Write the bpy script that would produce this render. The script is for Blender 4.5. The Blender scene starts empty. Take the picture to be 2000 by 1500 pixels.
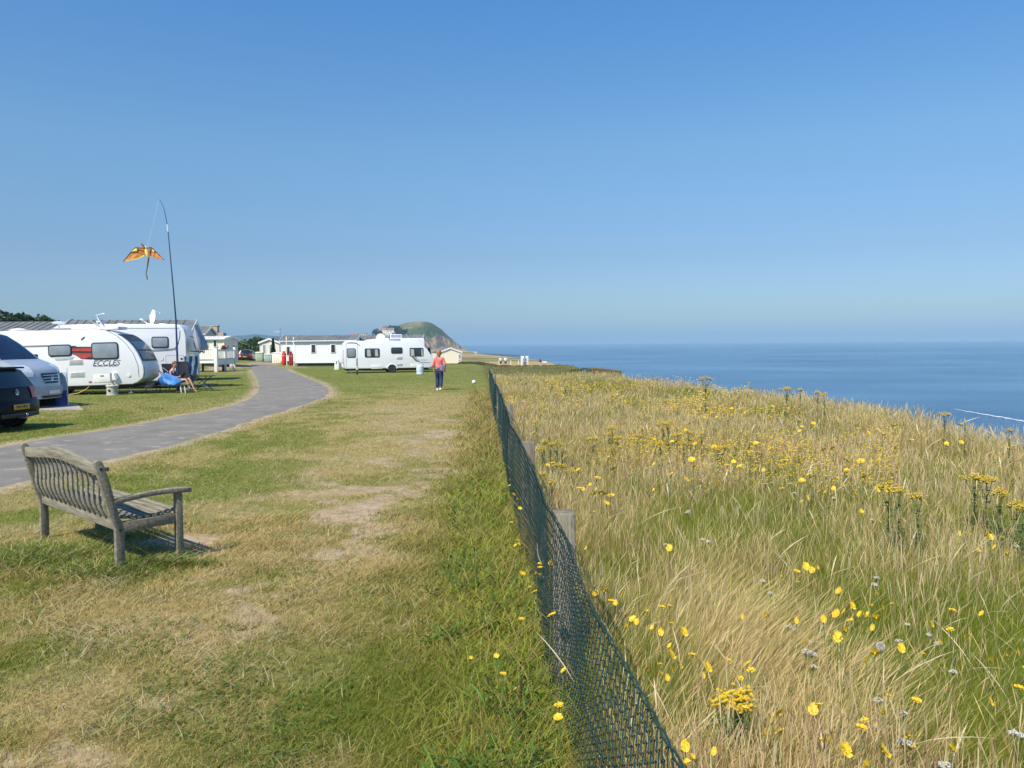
import bpy, bmesh, math, random
import numpy as np
from mathutils import Vector, Matrix
R = math.radians
rng = np.random.default_rng(7)
random.seed(5)
S = bpy.context.scene
COL = S.collection

# ------------------------------------------------------------------ camera
CAM_Z, F = 1.85, 1555.0                     # eye height in metres, focal length in photo pixels (2000 wide)
PITCH, ROLL = math.atan(79.5 / F), R(-0.44)
cd = bpy.data.cameras.new('camera'); cam = bpy.data.objects.new('camera', cd); COL.objects.link(cam)
cd.sensor_width = 36; cd.lens = F / 2000 * 36; cd.clip_start = 0.05; cd.clip_end = 200000
CR = Matrix.Rotation(R(90) - PITCH, 4, 'X') @ Matrix.Rotation(ROLL, 4, 'Z')
cam.matrix_world = Matrix.Translation((0, 0, CAM_Z)) @ CR
S.camera = cam
S.render.resolution_x, S.render.resolution_y = 1024, 768

# ------------------------------------------------------------------ sky, sun, exposure
SUN_EL = R(50)
SDIR = Vector((-0.60 * math.cos(SUN_EL), -0.80 * math.cos(SUN_EL), math.sin(SUN_EL))).normalized()
w = bpy.data.worlds.new('World'); S.world = w; w.use_nodes = True
nt = w.node_tree; bg = nt.nodes['Background']
sky = nt.nodes.new('ShaderNodeTexSky'); sky.sky_type = 'NISHITA'; sky.sun_disc = False
sky.sun_elevation = SUN_EL; sky.sun_rotation = math.atan2(SDIR.x, SDIR.y)
sky.altitude = 0; sky.air_density = 1.25; sky.dust_density = 0.6; sky.ozone_density = 3.5
tcw = nt.nodes.new('ShaderNodeTexCoord'); sep = nt.nodes.new('ShaderNodeSeparateXYZ'); nt.links.new(tcw.outputs['Generated'], sep.inputs[0])
rmp = nt.nodes.new('ShaderNodeValToRGB'); rmp.color_ramp.interpolation = 'LINEAR'
SKYT = [(0, (.46, .80, 1.58)), (.035, (.56, .79, 1.20)), (.108, (.60, .75, 1.03)), (.232, (.71, .97, 1.15)), (.39, (.57, 1.02, 1.38)), (.8, (.50, 1.02, 1.5))]
while len(rmp.color_ramp.elements) < len(SKYT): rmp.color_ramp.elements.new(.5)
for e_, (p_, c_) in zip(rmp.color_ramp.elements, SKYT): e_.position = p_; e_.color = (*c_, 1)
mxw = nt.nodes.new('ShaderNodeMix'); mxw.data_type = 'RGBA'; mxw.blend_type = 'MULTIPLY'; mxw.inputs[0].default_value = 1
nt.links.new(sep.outputs[2], rmp.inputs[0]); nt.links.new(sky.outputs[0], mxw.inputs[6]); nt.links.new(rmp.outputs[0], mxw.inputs[7])
nt.links.new(mxw.outputs[2], bg.inputs[0]); bg.inputs[1].default_value = 0.085
sl = bpy.data.lights.new('sun', 'SUN'); sl.energy = 4.6; sl.angle = R(0.53); sl.color = (1.0, 0.93, 0.82)
so = bpy.data.objects.new('sun', sl); COL.objects.link(so)
so.rotation_euler = (-SDIR).to_track_quat('-Z', 'Y').to_euler()
S.view_settings.view_transform = 'Standard'; S.view_settings.look = 'None'
S.view_settings.exposure = 0.43; S.view_settings.gamma = 1; S.view_settings.use_curve_mapping = False
S.cycles.max_bounces = 6; S.cycles.diffuse_bounces = 3; S.cycles.glossy_bounces = 3
S.cycles.transmission_bounces = 4; S.cycles.volume_bounces = 0; S.cycles.transparent_max_bounces = 8
S.cycles.caustics_reflective = False; S.cycles.caustics_refractive = False

# ------------------------------------------------------------------ helpers: placing
def ray(px, py):
    d = Vector(((px - 1000) / F, (750 - py) / F, -1))
    return (CR.to_3x3() @ d)
def at(px, py, Y):
    d = ray(px, py); k = Y / d.y
    return Vector((0, 0, CAM_Z)) + d * k
def gp(px, py, h=0.0):
    """point of the ground (plus h) that the photo shows at this pixel"""
    d = ray(px, py); lo = 0.5; k = lo; step = 1.012
    p = Vector((0, 0, CAM_Z)) + d * k
    while k < 3000:
        q = Vector((0, 0, CAM_Z)) + d * k
        if q.z < float(gz(q.x, q.y)) + h:
            a, b = k / step, k
            for _ in range(24):
                m = (a + b) / 2; q = Vector((0, 0, CAM_Z)) + d * m
                if q.z < float(gz(q.x, q.y)) + h: b = m
                else: a = m
            return Vector((0, 0, CAM_Z)) + d * b
        k *= step
    return q
def sstep(a, b, x):
    t = np.clip((x - a) / (b - a), 0, 1); return t * t * (3 - 2 * t)

# ------------------------------------------------------------------ terrain
EDGE_Y = [-200, -30, 0, 10, 15.5, 21.5, 24.5, 28, 34, 42, 49, 56, 70, 100, 135, 200, 300, 500, 700, 1400, 3000, 20000]
EDGE_X = [6.6, 7.0, 7.5, 7.5, 7.4, 7.7, 6.9, 6.2, 5.1, 5.2, 6.3, 5.4, 5.8, 7.5, 9, 7.7, 2, -22, -38, -80, -500, -4000]
PROF_Y = [-200, 5, 35, 60, 90, 115, 140, 200, 300, 500, 900, 1400, 3000, 20000]
PROF_Z = [0, 0, -.15, -.32, -.42, -1.35, -2.1, -2.5, -3.5, -4.3, -6, -8, -8, -8]
def fence_x(y): return 0.36 - 0.0395 * y + .1 * np.exp(-(y / 2.0) ** 2)
def hash2(ix, iy, s):
    h = (ix.astype(np.int64) * 374761393 + iy.astype(np.int64) * 668265263 + s * 1442695041) & 0x7fffffff
    h = ((h ^ (h >> 13)) * 1274126177) & 0x7fffffff
    return ((h ^ (h >> 16)) & 0xffff) / 65535.0
def vnoise(x, y, s=0):
    x = np.asarray(x, float); y = np.asarray(y, float)
    ix, iy = np.floor(x), np.floor(y); fx, fy = x - ix, y - iy
    fx = fx * fx * (3 - 2 * fx); fy = fy * fy * (3 - 2 * fy)
    a, b = hash2(ix, iy, s), hash2(ix + 1, iy, s); c, d = hash2(ix, iy + 1, s), hash2(ix + 1, iy + 1, s)
    return (a * (1 - fx) + b * fx) * (1 - fy) + (c * (1 - fx) + d * fx) * fy
def fbm(x, y, s=0, o=4):
    t = 0; a = 0.5; n = 0
    for i in range(o):
        t = t + a * vnoise(x * 2 ** i + 17.3 * i, y * 2 ** i - 9.1 * i, s + i); n += a; a *= 0.55
    return t / n
def edge_x(y):
    y = np.asarray(y, float)
    return np.interp(y, EDGE_Y, EDGE_X) + (fbm(y * .35, y * 0 + 3, 5, 3) - .5) * 0.8
def gz(x, y):
    x = np.asarray(x, float); y = np.asarray(y, float)
    z = np.interp(y, PROF_Y, PROF_Z)
    z = z + 0.75 * sstep(62, 98, y) * sstep(-24, -34, x)
    z = z - .45 * sstep(38, 72, y) * sstep(-5, -1, x) * sstep(150, 105, y)
    z = z + sstep(0.0, 1.0, x - fence_x(y)) * (fbm(x * .5, y * .5, 11, 3) - .5) * .22 * sstep(160, 40, y)
    d = x - edge_x(y)
    z = z + .12 * sstep(-3.2, -.9, d) * sstep(160, 50, y)
    drop = np.where(d > -.5, (np.clip(d + .5, 0, 1.1) ** 2) * 0.22, 0) + np.where(d > .6, (d - .6) * 1.3, 0)
    z = z - drop * sstep(-60, -40, y + 1e-9) if False else z - drop
    return np.maximum(z, -17.5)

# ------------------------------------------------------------------ helpers: materials
MATS = {}
def mat(name, col, rough=0.6, metal=0.0, var=0.12, scale=6.0, bump=0.0, bscale=40.0, spec=0.5, trans=0.0, stretch=None, col2=None, coat=0.0):
    if name in MATS: return MATS[name]
    m = bpy.data.materials.new(name); m.use_nodes = True; t = m.node_tree; n = t.nodes; L = t.links
    b = n['Principled BSDF']; b.inputs['Roughness'].default_value = rough; b.inputs['Metallic'].default_value = metal
    b.inputs['Specular IOR Level'].default_value = spec; b.inputs['Coat Weight'].default_value = coat
    tc = n.new('ShaderNodeTexCoord'); mp = n.new('ShaderNodeMapping'); L.new(tc.outputs['Object'], mp.inputs[0])
    if stretch: mp.inputs['Scale'].default_value = stretch
    nz = n.new('ShaderNodeTexNoise'); nz.inputs['Scale'].default_value = scale; nz.inputs['Detail'].default_value = 6
    L.new(mp.outputs[0], nz.inputs['Vector'])
    rp = n.new('ShaderNodeMix'); rp.data_type = 'RGBA'
    c1 = [c * (1 - var) for c in col]; c2 = col2 if col2 else [min(1, c * (1 + var)) for c in col]
    rp.inputs[6].default_value = (*c1, 1); rp.inputs[7].default_value = (*c2, 1)
    mr = n.new('ShaderNodeMapRange'); mr.inputs[1].default_value = .3; mr.inputs[2].default_value = .7
    L.new(nz.outputs['Fac'], mr.inputs[0]); L.new(mr.outputs[0], rp.inputs[0]); L.new(rp.outputs[2], b.inputs['Base Color'])
    if bump:
        n2 = n.new('ShaderNodeTexNoise'); n2.inputs['Scale'].default_value = bscale; n2.inputs['Detail'].default_value = 5
        L.new(mp.outputs[0], n2.inputs['Vector'])
        bp = n.new('ShaderNodeBump'); bp.inputs['Strength'].default_value = bump; bp.inputs['Distance'].default_value = .02
        L.new(n2.outputs['Fac'], bp.inputs['Height']); L.new(bp.outputs[0], b.inputs['Normal'])
    MATS[name] = m
    return m
def attr_mat(name, trans=0.25, rough=0.6, noise=0.0, nscale=30, bump=0.0, spec=.2):
    m = bpy.data.materials.new(name); m.use_nodes = True; t = m.node_tree; n = t.nodes; L = t.links
    b = n['Principled BSDF']; b.inputs['Roughness'].default_value = rough; b.inputs['Specular IOR Level'].default_value = spec
    a = n.new('ShaderNodeAttribute'); a.attribute_name = 'Col'; c = a.outputs['Color']
    if noise:
        tc = n.new('ShaderNodeTexCoord'); nz = n.new('ShaderNodeTexNoise'); nz.inputs['Scale'].default_value = nscale
        nz.inputs['Detail'].default_value = 8; nz.inputs['Roughness'].default_value = .65; L.new(tc.outputs['Object'], nz.inputs['Vector'])
        mr = n.new('ShaderNodeMapRange'); mr.inputs[1].default_value = .25; mr.inputs[2].default_value = .75
        mr.inputs[3].default_value = 1 - noise; mr.inputs[4].default_value = 1 + noise; L.new(nz.outputs['Fac'], mr.inputs[0])
        mx = n.new('ShaderNodeMix'); mx.data_type = 'RGBA'; mx.blend_type = 'MULTIPLY'; mx.inputs[0].default_value = 1
        L.new(c, mx.inputs[6]); L.new(mr.outputs[0], mx.inputs[7]); c = mx.outputs[2]
        if bump:
            bp = n.new('ShaderNodeBump'); bp.inputs['Strength'].default_value = bump; bp.inputs['Distance'].default_value = .03
            L.new(nz.outputs['Fac'], bp.inputs['Height']); L.new(bp.outputs[0], b.inputs['Normal'])
    L.new(c, b.inputs['Base Color'])
    if trans:
        tr = n.new('ShaderNodeBsdfTranslucent'); L.new(c, tr.inputs[0]); ms = n.new('ShaderNodeMixShader'); ms.inputs[0].default_value = trans
        L.new(b.outputs[0], ms.inputs[1]); L.new(tr.outputs[0], ms.inputs[2]); L.new(ms.outputs[0], n['Material Output'].inputs['Surface'])
    return m

# ------------------------------------------------------------------ helpers: meshes
def raw_mesh(name, V, loops, starts, totals, col=None, m=None, smooth=False):
    me = bpy.data.meshes.new(name)
    V = np.ascontiguousarray(V, np.float32); me.vertices.add(len(V)); me.vertices.foreach_set('co', V.ravel())
    me.loops.add(len(loops)); me.loops.foreach_set('vertex_index', np.ascontiguousarray(loops, np.int32))
    me.polygons.add(len(starts)); me.polygons.foreach_set('loop_start', np.ascontiguousarray(starts, np.int32))
    me.polygons.foreach_set('loop_total', np.ascontiguousarray(totals, np.int32))
    me.polygons.foreach_set('use_smooth', np.full(len(starts), smooth))
    me.update(calc_edges=True)
    if col is not None:
        c = np.ones((len(V), 4), np.float32); c[:, :3] = col
        at_ = me.color_attributes.new('Col', 'FLOAT_COLOR', 'POINT'); at_.data.foreach_set('color', c.ravel())
    if m: me.materials.append(m)
    return me
def tri_mesh(name, V, T, **k):
    T = np.asarray(T); n = len(T); return raw_mesh(name, V, T.ravel(), np.arange(n) * 3, np.full(n, 3), **k)
def quad_mesh(name, V, Q, **k):
    Q = np.asarray(Q); n = len(Q); return raw_mesh(name, V, Q.ravel(), np.arange(n) * 4, np.full(n, 4), **k)
def link(name, me, parent=None):
    o = bpy.data.objects.new(name, me); COL.objects.link(o)
    if parent: o.parent = parent
    return o
def tag(o, label=None, cat=None, group=None, kind=None):
    if label: o['label'] = label
    if cat: o['category'] = cat
    if group: o['group'] = group
    if kind: o['kind'] = kind
    return o
def thing(name, label, cat, loc=(0, 0, 0), rz=0.0, group=None):
    o = bpy.data.objects.new(name, None); COL.objects.link(o); o.location = loc; o.rotation_euler = (0, 0, rz)
    o.empty_display_size = .2
    return tag(o, label, cat, group)
class MB:
    def __init__(s): s.v = []; s.f = []
    def add(s, vs, fs):
        b = len(s.v); s.v += [tuple(v) for v in vs]; s.f += [tuple(b + i for i in f) for f in fs]; return s
    def box(s, c, d, rot=None, taper=1.0):
        x, y, z = d[0] / 2, d[1] / 2, d[2] / 2; t = taper
        vs = [Vector(p) for p in ((-x, -y, -z), (x, -y, -z), (x, y, -z), (-x, y, -z), (-x * t, -y * t, z), (x * t, -y * t, z), (x * t, y * t, z), (-x * t, y * t, z))]
        if rot is not None: vs = [rot @ v for v in vs]
        c = Vector(c)
        return s.add([v + c for v in vs], [(0, 3, 2, 1), (4, 5, 6, 7), (0, 1, 5, 4), (1, 2, 6, 5), (2, 3, 7, 6), (3, 0, 4, 7)])
    def bx(s, x0, x1, y0, y1, z0, z1): return s.box(((x0 + x1) / 2, (y0 + y1) / 2, (z0 + z1) / 2), (x1 - x0, y1 - y0, z1 - z0))
    def tube(s, pts, rad, n=8, caps=True):
        pts = [Vector(p) for p in pts]; 
        if not hasattr(rad, '__len__'): rad = [rad] * len(pts)
        up = None; vs = []
        for i, p in enumerate(pts):
            d = (pts[min(i + 1, len(pts) - 1)] - pts[max(i - 1, 0)]).normalized()
            if up is None: up = d.orthogonal().normalized()
            else:
                up = (up - d * up.dot(d)); up = up.normalized() if up.length > 1e-6 else d.orthogonal().normalized()
            sd = d.cross(up)
            for k in range(n):
                a = 2 * math.pi * k / n; vs.append(p + (up * math.cos(a) + sd * math.sin(a)) * rad[i])
        fs = []
        for i in range(len(pts) - 1):
            for k in range(n):
                a, b = i * n + k, i * n + (k + 1) % n; fs.append((a, b, b + n, a + n))
        if caps: fs.append(tuple(range(n - 1, -1, -1))); fs.append(tuple((len(pts) - 1) * n + k for k in range(n)))
        return s.add(vs, fs)
    def cyl(s, p0, p1, r0, r1=None, n=16): return s.tube([p0, p1], [r0, r0 if r1 is None else r1], n)
    def lathe(s, prof, c=(0, 0, 0), n=20, M=None):
        vs = []; c = Vector(c)
        for r, z in prof:
            for k in range(n):
                a = 2 * math.pi * k / n; v = Vector((r * math.cos(a), r * math.sin(a), z))
                vs.append((M @ v if M is not None else v) + c)
        fs = []
        for i in range(len(prof) - 1):
            for k in range(n):
                a, b = i * n + k, i * n + (k + 1) % n; fs.append((a, b, b + n, a + n))
        fs.append(tuple(range(n - 1, -1, -1))); fs.append(tuple((len(prof) - 1) * n + k for k in range(n)))
        return s.add(vs, fs)
    def prism(s, poly, y0, y1):
        """polygon in XZ, extruded from y0 to y1"""
        n = len(poly)
        vs = [(x, y0, z) for x, z in poly] + [(x, y1, z) for x, z in poly]
        fs = [tuple(range(n)), tuple(range(2 * n - 1, n - 1, -1))] + [(i, i + n, (i + 1) % n + n, (i + 1) % n) for i in range(n)]
        return s.add(vs, fs)
    def prism_x(s, poly, x0, x1):
        n = len(poly)
        vs = [(x0, y, z) for y, z in poly] + [(x1, y, z) for y, z in poly]
        fs = [tuple(range(n)), tuple(range(2 * n - 1, n - 1, -1))] + [(i, i + n, (i + 1) % n + n, (i + 1) % n) for i in range(n)]
        return s.add(vs, fs)
    def grid(s, P):
        n, m = len(P), len(P[0]); vs = [p for row in P for p in row]
        return s.add(vs, [(i * m + j, i * m + j + 1, (i + 1) * m + j + 1, (i + 1) * m + j) for i in range(n - 1) for j in range(m - 1)])
    def xf(s, M): s.v = [tuple(M @ Vector(v)) for v in s.v]; return s
    def build(s, name, m, parent=None, bevel=0.0, seg=2, smooth=False, ang=40, solid=0.0):
        me = bpy.data.meshes.new(name); me.from_pydata(s.v, [], s.f); me.validate(clean_customdata=False)
        bm = bmesh.new(); bm.from_mesh(me); bmesh.ops.recalc_face_normals(bm, faces=bm.faces)
        if bevel:
            es = [e for e in bm.edges if len(e.link_faces) == 2 and e.calc_face_angle(0) > R(25)]
            bmesh.ops.bevel(bm, geom=es, offset=bevel, segments=seg, affect='EDGES', profile=.5, clamp_overlap=True)
        if solid: bmesh.ops.solidify(bm, geom=bm.faces[:], thickness=solid)
        for f in bm.faces: f.smooth = bool(smooth or bevel)
        for e in bm.edges:
            if len(e.link_faces) == 2 and e.calc_face_angle(0) > R(ang): e.smooth = False
        bm.to_mesh(me); bm.free(); me.materials.append(m)
        return link(name, me, parent)
def rr(x0, x1, z0, z1, r, n=4):
    p = []
    for cx, cz, a0 in ((x1 - r, z1 - r, 0), (x0 + r, z1 - r, 90), (x0 + r, z0 + r, 180), (x1 - r, z0 + r, 270)):
        for k in range(n + 1):
            a = R(a0 + 90 * k / n); p.append((cx + r * math.cos(a), cz + r * math.sin(a)))
    return p
def text(name, s, size, m, parent, loc, rot=(R(90), 0, 0), ext=.002, shear=0, sx=1.0):
    c = bpy.data.curves.new('t', 'FONT'); c.body = s; c.size = size; c.extrude = ext; c.align_x = 'CENTER'; c.align_y = 'CENTER'; c.shear = shear
    o = bpy.data.objects.new('t', c); COL.objects.link(o)
    dg = bpy.context.evaluated_depsgraph_get(); me = bpy.data.meshes.new_from_object(o.evaluated_get(dg))
    bpy.data.objects.remove(o); me.name = name; me.materials.clear(); me.materials.append(m)
    q = link(name, me, parent); q.location = loc; q.rotation_euler = rot; q.scale = (sx, 1, 1)
    return q
def skin(name, nodes, edges, m, parent=None, sub=2):
    """one continuous surface grown round a skeleton: nodes (x,y,z,r)"""
    me = bpy.data.meshes.new(name); me.from_pydata([n[:3] for n in nodes], edges, [])
    o = bpy.data.objects.new(name, me); COL.objects.link(o)
    md = o.modifiers.new('s', 'SKIN'); md.use_smooth_shade = True
    for i, n in enumerate(nodes):
        r = n[3]; me.skin_vertices[0].data[i].radius = (r, n[4] if len(n) > 4 else r)
        me.skin_vertices[0].data[i].use_root = (i == 0)
    s2 = o.modifiers.new('u', 'SUBSURF'); s2.levels = sub; s2.render_levels = sub
    dg = bpy.context.evaluated_depsgraph_get(); out = bpy.data.meshes.new_from_object(o.evaluated_get(dg)); out.name = name
    bpy.data.objects.remove(o); out.materials.clear(); out.materials.append(m)
    for p in out.polygons: p.use_smooth = True
    return link(name, out, parent)
def copy_thing(o, loc=None, rz=None, label=None, scale=None):
    c = o.copy(); COL.objects.link(c)
    for ch in o.children:
        d = ch.copy(); COL.objects.link(d); d.parent = c
        for g in ch.children:
            e = g.copy(); COL.objects.link(e); e.parent = d
    if loc is not None: c.location = loc
    if rz is not None: c.rotation_euler = (0, 0, rz)
    if scale is not None: c.scale = (scale,) * 3
    if label: c['label'] = label
    return c

# ================================================================== the setting
# path: its two edges as the photo shows them
PR = [(-700, 1138), (-480, 1081), (-260, 1025), (-120, 990), (0, 958), (110, 930), (220, 901), (300, 883), (370, 862), (450, 838), (520, 814), (590, 795), (635, 777), (651, 766), (645, 757), (620, 744), (575, 727), (548, 717), (535, 712)]
PL = [(-700, 988), (-480, 951), (-260, 915), (-120, 893), (0, 872), (90, 856), (180, 843), (260, 829), (330, 815), (400, 803), (450, 792), (480, 780), (497, 768), (502, 757), (500, 745), (495, 734), (490, 724), (487, 716), (486, 711)]
PRg = np.array([gp(*p)[:2] for p in PR]); PLg = np.array([gp(*p)[:2] for p in PL])
def resample(P, n):
    d = np.r_[0, np.cumsum(np.hypot(*np.diff(P, axis=0).T))]; t = np.linspace(0, d[-1], n)
    for _ in range(1):
        X = np.interp(t, d, P[:, 0]); Y = np.interp(t, d, P[:, 1])
    k = np.array([1, 2, 3, 2, 1]) / 9
    X[2:-2] = np.convolve(X, k, 'valid'); Y[2:-2] = np.convolve(Y, k, 'valid')
    return np.c_[X, Y]
NP_ = 190
PRs, PLs = resample(PRg, NP_), resample(PLg, NP_)
_n = (vnoise(np.arange(NP_) * .7, np.zeros(NP_), 3) - .5) * .2
PRs[:, 0] += _n; PLs[:, 0] -= _n[::-1] * .8; PRs[:, 1] += _n * .8; PLs[:, 1] += _n[::-1] * .5
POLY = np.r_[PRs, PLs[::-1]]
def in_poly(x, y, P):
    ins = np.zeros(len(x), bool); n = len(P)
    for i in range(n):
        x0, y0 = P[i]; x1, y1 = P[(i + 1) % n]
        if y0 == y1: continue
        c = ((y0 > y) != (y1 > y)) & (x < (x1 - x0) * (y - y0) / (y1 - y0) + x0)
        ins ^= c
    return ins
def dist_poly(x, y, P):
    d = np.full(len(x), 1e9); n = len(P)
    for i in range(0, n):
        a = P[i]; b = P[(i + 1) % n]; ab = b - a; L2 = (ab ** 2).sum() + 1e-9
        t = np.clip(((x - a[0]) * ab[0] + (y - a[1]) * ab[1]) / L2, 0, 1)
        d = np.minimum(d, np.hypot(x - a[0] - t * ab[0], y - a[1] - t * ab[1]))
    return d
# bare earth: pixel centre, half widths in photo pixels, strength
DIRT = [(705, 988, 60, 20, 1), (640, 1082, 62, 18, .9), (615, 1050, 50, 14, .35), (860, 850, 62, 11, .95), (790, 842, 40, 8, .4), (330, 1062, 95, 22, 1.1), (390, 1078, 60, 12, .8), (735, 800, 90, 7, .45), (600, 1100, 160, 25, .3),
        (505, 712, 20, 7, 1), (470, 712, 18, 6, .6), (520, 722, 40, 7, .5), (780, 1020, 60, 16, .35), (850, 880, 60, 8, .4), (430, 1250, 260, 60, .22), (300, 1220, 200, 28, .35), (180, 1330, 160, 50, .25), (130, 800, 40, 5, .5)]
DG = []
for px, py, a, b, s in DIRT:
    c = gp(px, py); ex = (gp(px + a, py) - c).length; ey = (gp(px, py - b) - c).length
    DG.append((c.x, c.y, ex, ey, s))
WORN = np.array([tuple(gp(*q)[:2]) for q in ((890, 800), (850, 855), (775, 920), (705, 985), (640, 1060), (560, 1120), (430, 1190), (250, 1310), (80, 1430))])
def dist_line(x, y, P):
    d = np.full(np.shape(x), 1e9)
    for a, b in zip(P[:-1], P[1:]):
        ab = b - a; t = np.clip(((x - a[0]) * ab[0] + (y - a[1]) * ab[1]) / (ab ** 2).sum(), 0, 1); d = np.minimum(d, np.hypot(x - a[0] - t * ab[0], y - a[1] - t * ab[1]) / (.45 + .06 * y))
    return d
def dirt(x, y):
    d = np.zeros_like(x)
    wob = (fbm(x * 1.6, y * 1.6, 31, 5) - .5) * 2.6
    for cx, cy, a, b, s in DG:
        q = np.hypot((x - cx) / a, (y - cy) / b) + wob
        d = np.maximum(d, s * sstep(1.25, .45, q))
    fine = fbm(x * 3.2, y * 3.2, 33, 4); br = fbm(x * .9, y * .7, 34, 3)
    bd = np.exp(-(dist_line(x, y, WORN) / 1.15) ** 2)
    d = np.maximum(d * (.55 + .45 * sstep(.34, .46, fine)), .85 * bd * sstep(.50, .62, fine * .6 + br * .4))
    return d
C = lambda *a: np.array(a, float)
GREEN, GREEN2, OLIVE, STRAW, DIRTC, DARKG = C(.060, .105, .016), C(.12, .155, .024), C(.18, .165, .045), C(.42, .33, .16), C(.36, .27, .175), C(.035, .06, .012)
def lawn_dry(x, y):
    """0 green .. 1 straw"""
    n = fbm(x * .45, y * .30, 2, 4); n2 = fbm(x * 2.1, y * 1.5, 9, 3)
    r = np.hypot(x, y)
    d = sstep(.38, .60, n * .5 + n2 * .5)
    band = np.exp(-((x - (-.9 - .07 * y)) / (1.1 + .06 * y)) ** 2)             # trodden line beside the fence
    d = d * .75 + band * .45 * sstep(60, 25, y)
    d = d * (1 - .62 * sstep(24, 40, r)) * (1 - .35 * sstep(-5, -12, x)) 
    vx = x - fence_x(y)
    d = d * (1 - .75 * sstep(-1.35, -.5, vx) * sstep(16, 7, y))
    d = d - .5 * np.exp(-(((x + .9) / .8) ** 2 + ((y - 4.1) / 1.1) ** 2))
    return np.clip(d + .08, 0, 1)
def ground_col(x, y):
    x = x.ravel(); y = y.ravel()
    dry = lawn_dry(x, y)[:, None]
    c = GREEN2 * 1.0 * (1 - dry) + (OLIVE * .55 + STRAW * .45) * dry
    dd = dirt(x, y)[:, None]; c = c * (1 - np.clip(dd, 0, 1)) + DIRTC * np.clip(dd, 0, 1)
    r = np.hypot(x, y)
    near = (r < 75) & (x < 2) & (y > 0)
    dp = np.full(len(x), 9.0)
    idx = np.where(near)[0]; dp[idx] = dist_poly(x[idx], y[idx], POLY)
    e = (sstep(.5 + .0 * x, .08, dp) * (.45 + .5 * vnoise(x * 3, y * 3, 4)))[:, None]; c = c * (1 - e) + C(.40, .31, .20) * e
    # meadow soil
    vx = x - fence_x(y)
    mdw = (sstep(-.15, .25, vx) * sstep(150, 90, y))[:, None]
    c = c * (1 - mdw) + C(.085, .09, .032) * mdw
    far = (sstep(88, 104, y) * sstep(-19, -14, x) + sstep(180, 300, y))[:, None].clip(0, 1)
    n = fbm(x * .05, y * .03, 21, 4)[:, None]
    fc = C(.36, .27, .13) * (1 - sstep(.5, .72, n)) + C(.16, .16, .055) * sstep(.5, .72, n)
    c = c * (1 - far) + fc * far
    cl = sstep(-.1, .7, x - edge_x(y))[:, None]
    c = c * (1 - cl) + C(.17, .11, .06) * cl
    return c
th = np.r_[np.arange(-180, -46, 4), np.arange(-46, 46, .25), np.arange(46, 180, 4)]
th = np.radians(th); rr_ = np.r_[0, np.geomspace(.6, 62, 430), np.geomspace(63.5, 30000, 130)]
TH, RR = np.meshgrid(th, rr_); GX, GY = RR * np.sin(TH), RR * np.cos(TH); GZ = gz(GX, GY)
n_r, n_t = GX.shape
I, J = np.meshgrid(np.arange(n_r - 1), np.arange(n_t), indexing='ij'); J2 = (J + 1) % n_t
Q = np.stack([I * n_t + J, (I + 1) * n_t + J, (I + 1) * n_t + J2, I * n_t + J2], -1).reshape(-1, 4)[:, ::-1]
gm = attr_mat('ground_mat', trans=0, rough=.95, noise=.38, nscale=9, bump=.5, spec=.1)
g = link('ground', quad_mesh('ground', np.c_[GX.ravel(), GY.ravel(), GZ.ravel()], Q, col=ground_col(GX, GY), m=gm, smooth=True)); tag(g, kind='structure')

# asphalt path
pm = mat('asphalt', (.20, .179, .146), .85, var=.18, scale=1.2, bump=.6, bscale=70, col2=(.235, .21, .175))
n = pm.node_tree.nodes; L = pm.node_tree.links
def speckle(m, scale, c, lo, hi, amt=.8):
    n = m.node_tree.nodes; L = m.node_tree.links; b = n['Principled BSDF']
    src = b.inputs['Base Color'].links[0].from_socket; tc = [q for q in n if q.type == 'TEX_COORD'][0]
    z = n.new('ShaderNodeTexNoise'); z.inputs['Scale'].default_value = scale; z.inputs['Detail'].default_value = 4; L.new(tc.outputs['Object'], z.inputs['Vector'])
    mr = n.new('ShaderNodeMapRange'); mr.inputs[1].default_value = lo; mr.inputs[2].default_value = hi; mr.inputs[4].default_value = amt; L.new(z.outputs['Fac'], mr.inputs[0])
    mx = n.new('ShaderNodeMix'); mx.data_type = 'RGBA'; L.new(mr.outputs[0], mx.inputs[0]); L.new(src, mx.inputs[6]); mx.inputs[7].default_value = (*c, 1)
    L.new(mx.outputs[2], b.inputs['Base Color'])
speckle(pm, 45, (.36, .34, .31), .58, .72, .6); speckle(pm, 2.6, (.40, .34, .26), .585, .66, .55); speckle(pm, 130, (.05, .05, .05), .55, .7, .6)
mbp = MB(); K = 9; P = []
for i in range(NP_):
    row = []
    for k in range(K):
        q = PRs[i] * (1 - k / (K - 1)) + PLs[i] * k / (K - 1)
        row.append((q[0], q[1], float(gz(q[0], q[1])) + (.022 if 0 < k < K - 1 else -.01)))
    P.append(row)
mbp.grid(P); tag(mbp.build('path', pm, smooth=True), kind='structure')

# concrete pad under the van
a = gp(-60, 803); b_ = gp(162, 801); c_ = gp(150, 790); d_ = gp(-60, 788)
pmc = mat('pad_concrete', (.36, .32, .28), .9, var=.15, scale=2, bump=.4)
mb = MB(); top = [Vector((p.x, p.y, float(gz(p.x, p.y)) + .025)) for p in (a, b_, c_, d_)]
mb.add(top + [p - Vector((0, 0, .1)) for p in top], [(0, 1, 2, 3), (0, 4, 5, 1), (1, 5, 6, 2), (2, 6, 7, 3), (3, 7, 4, 0)])
tag(mb.build('parking_pad', pmc), kind='structure')

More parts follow.
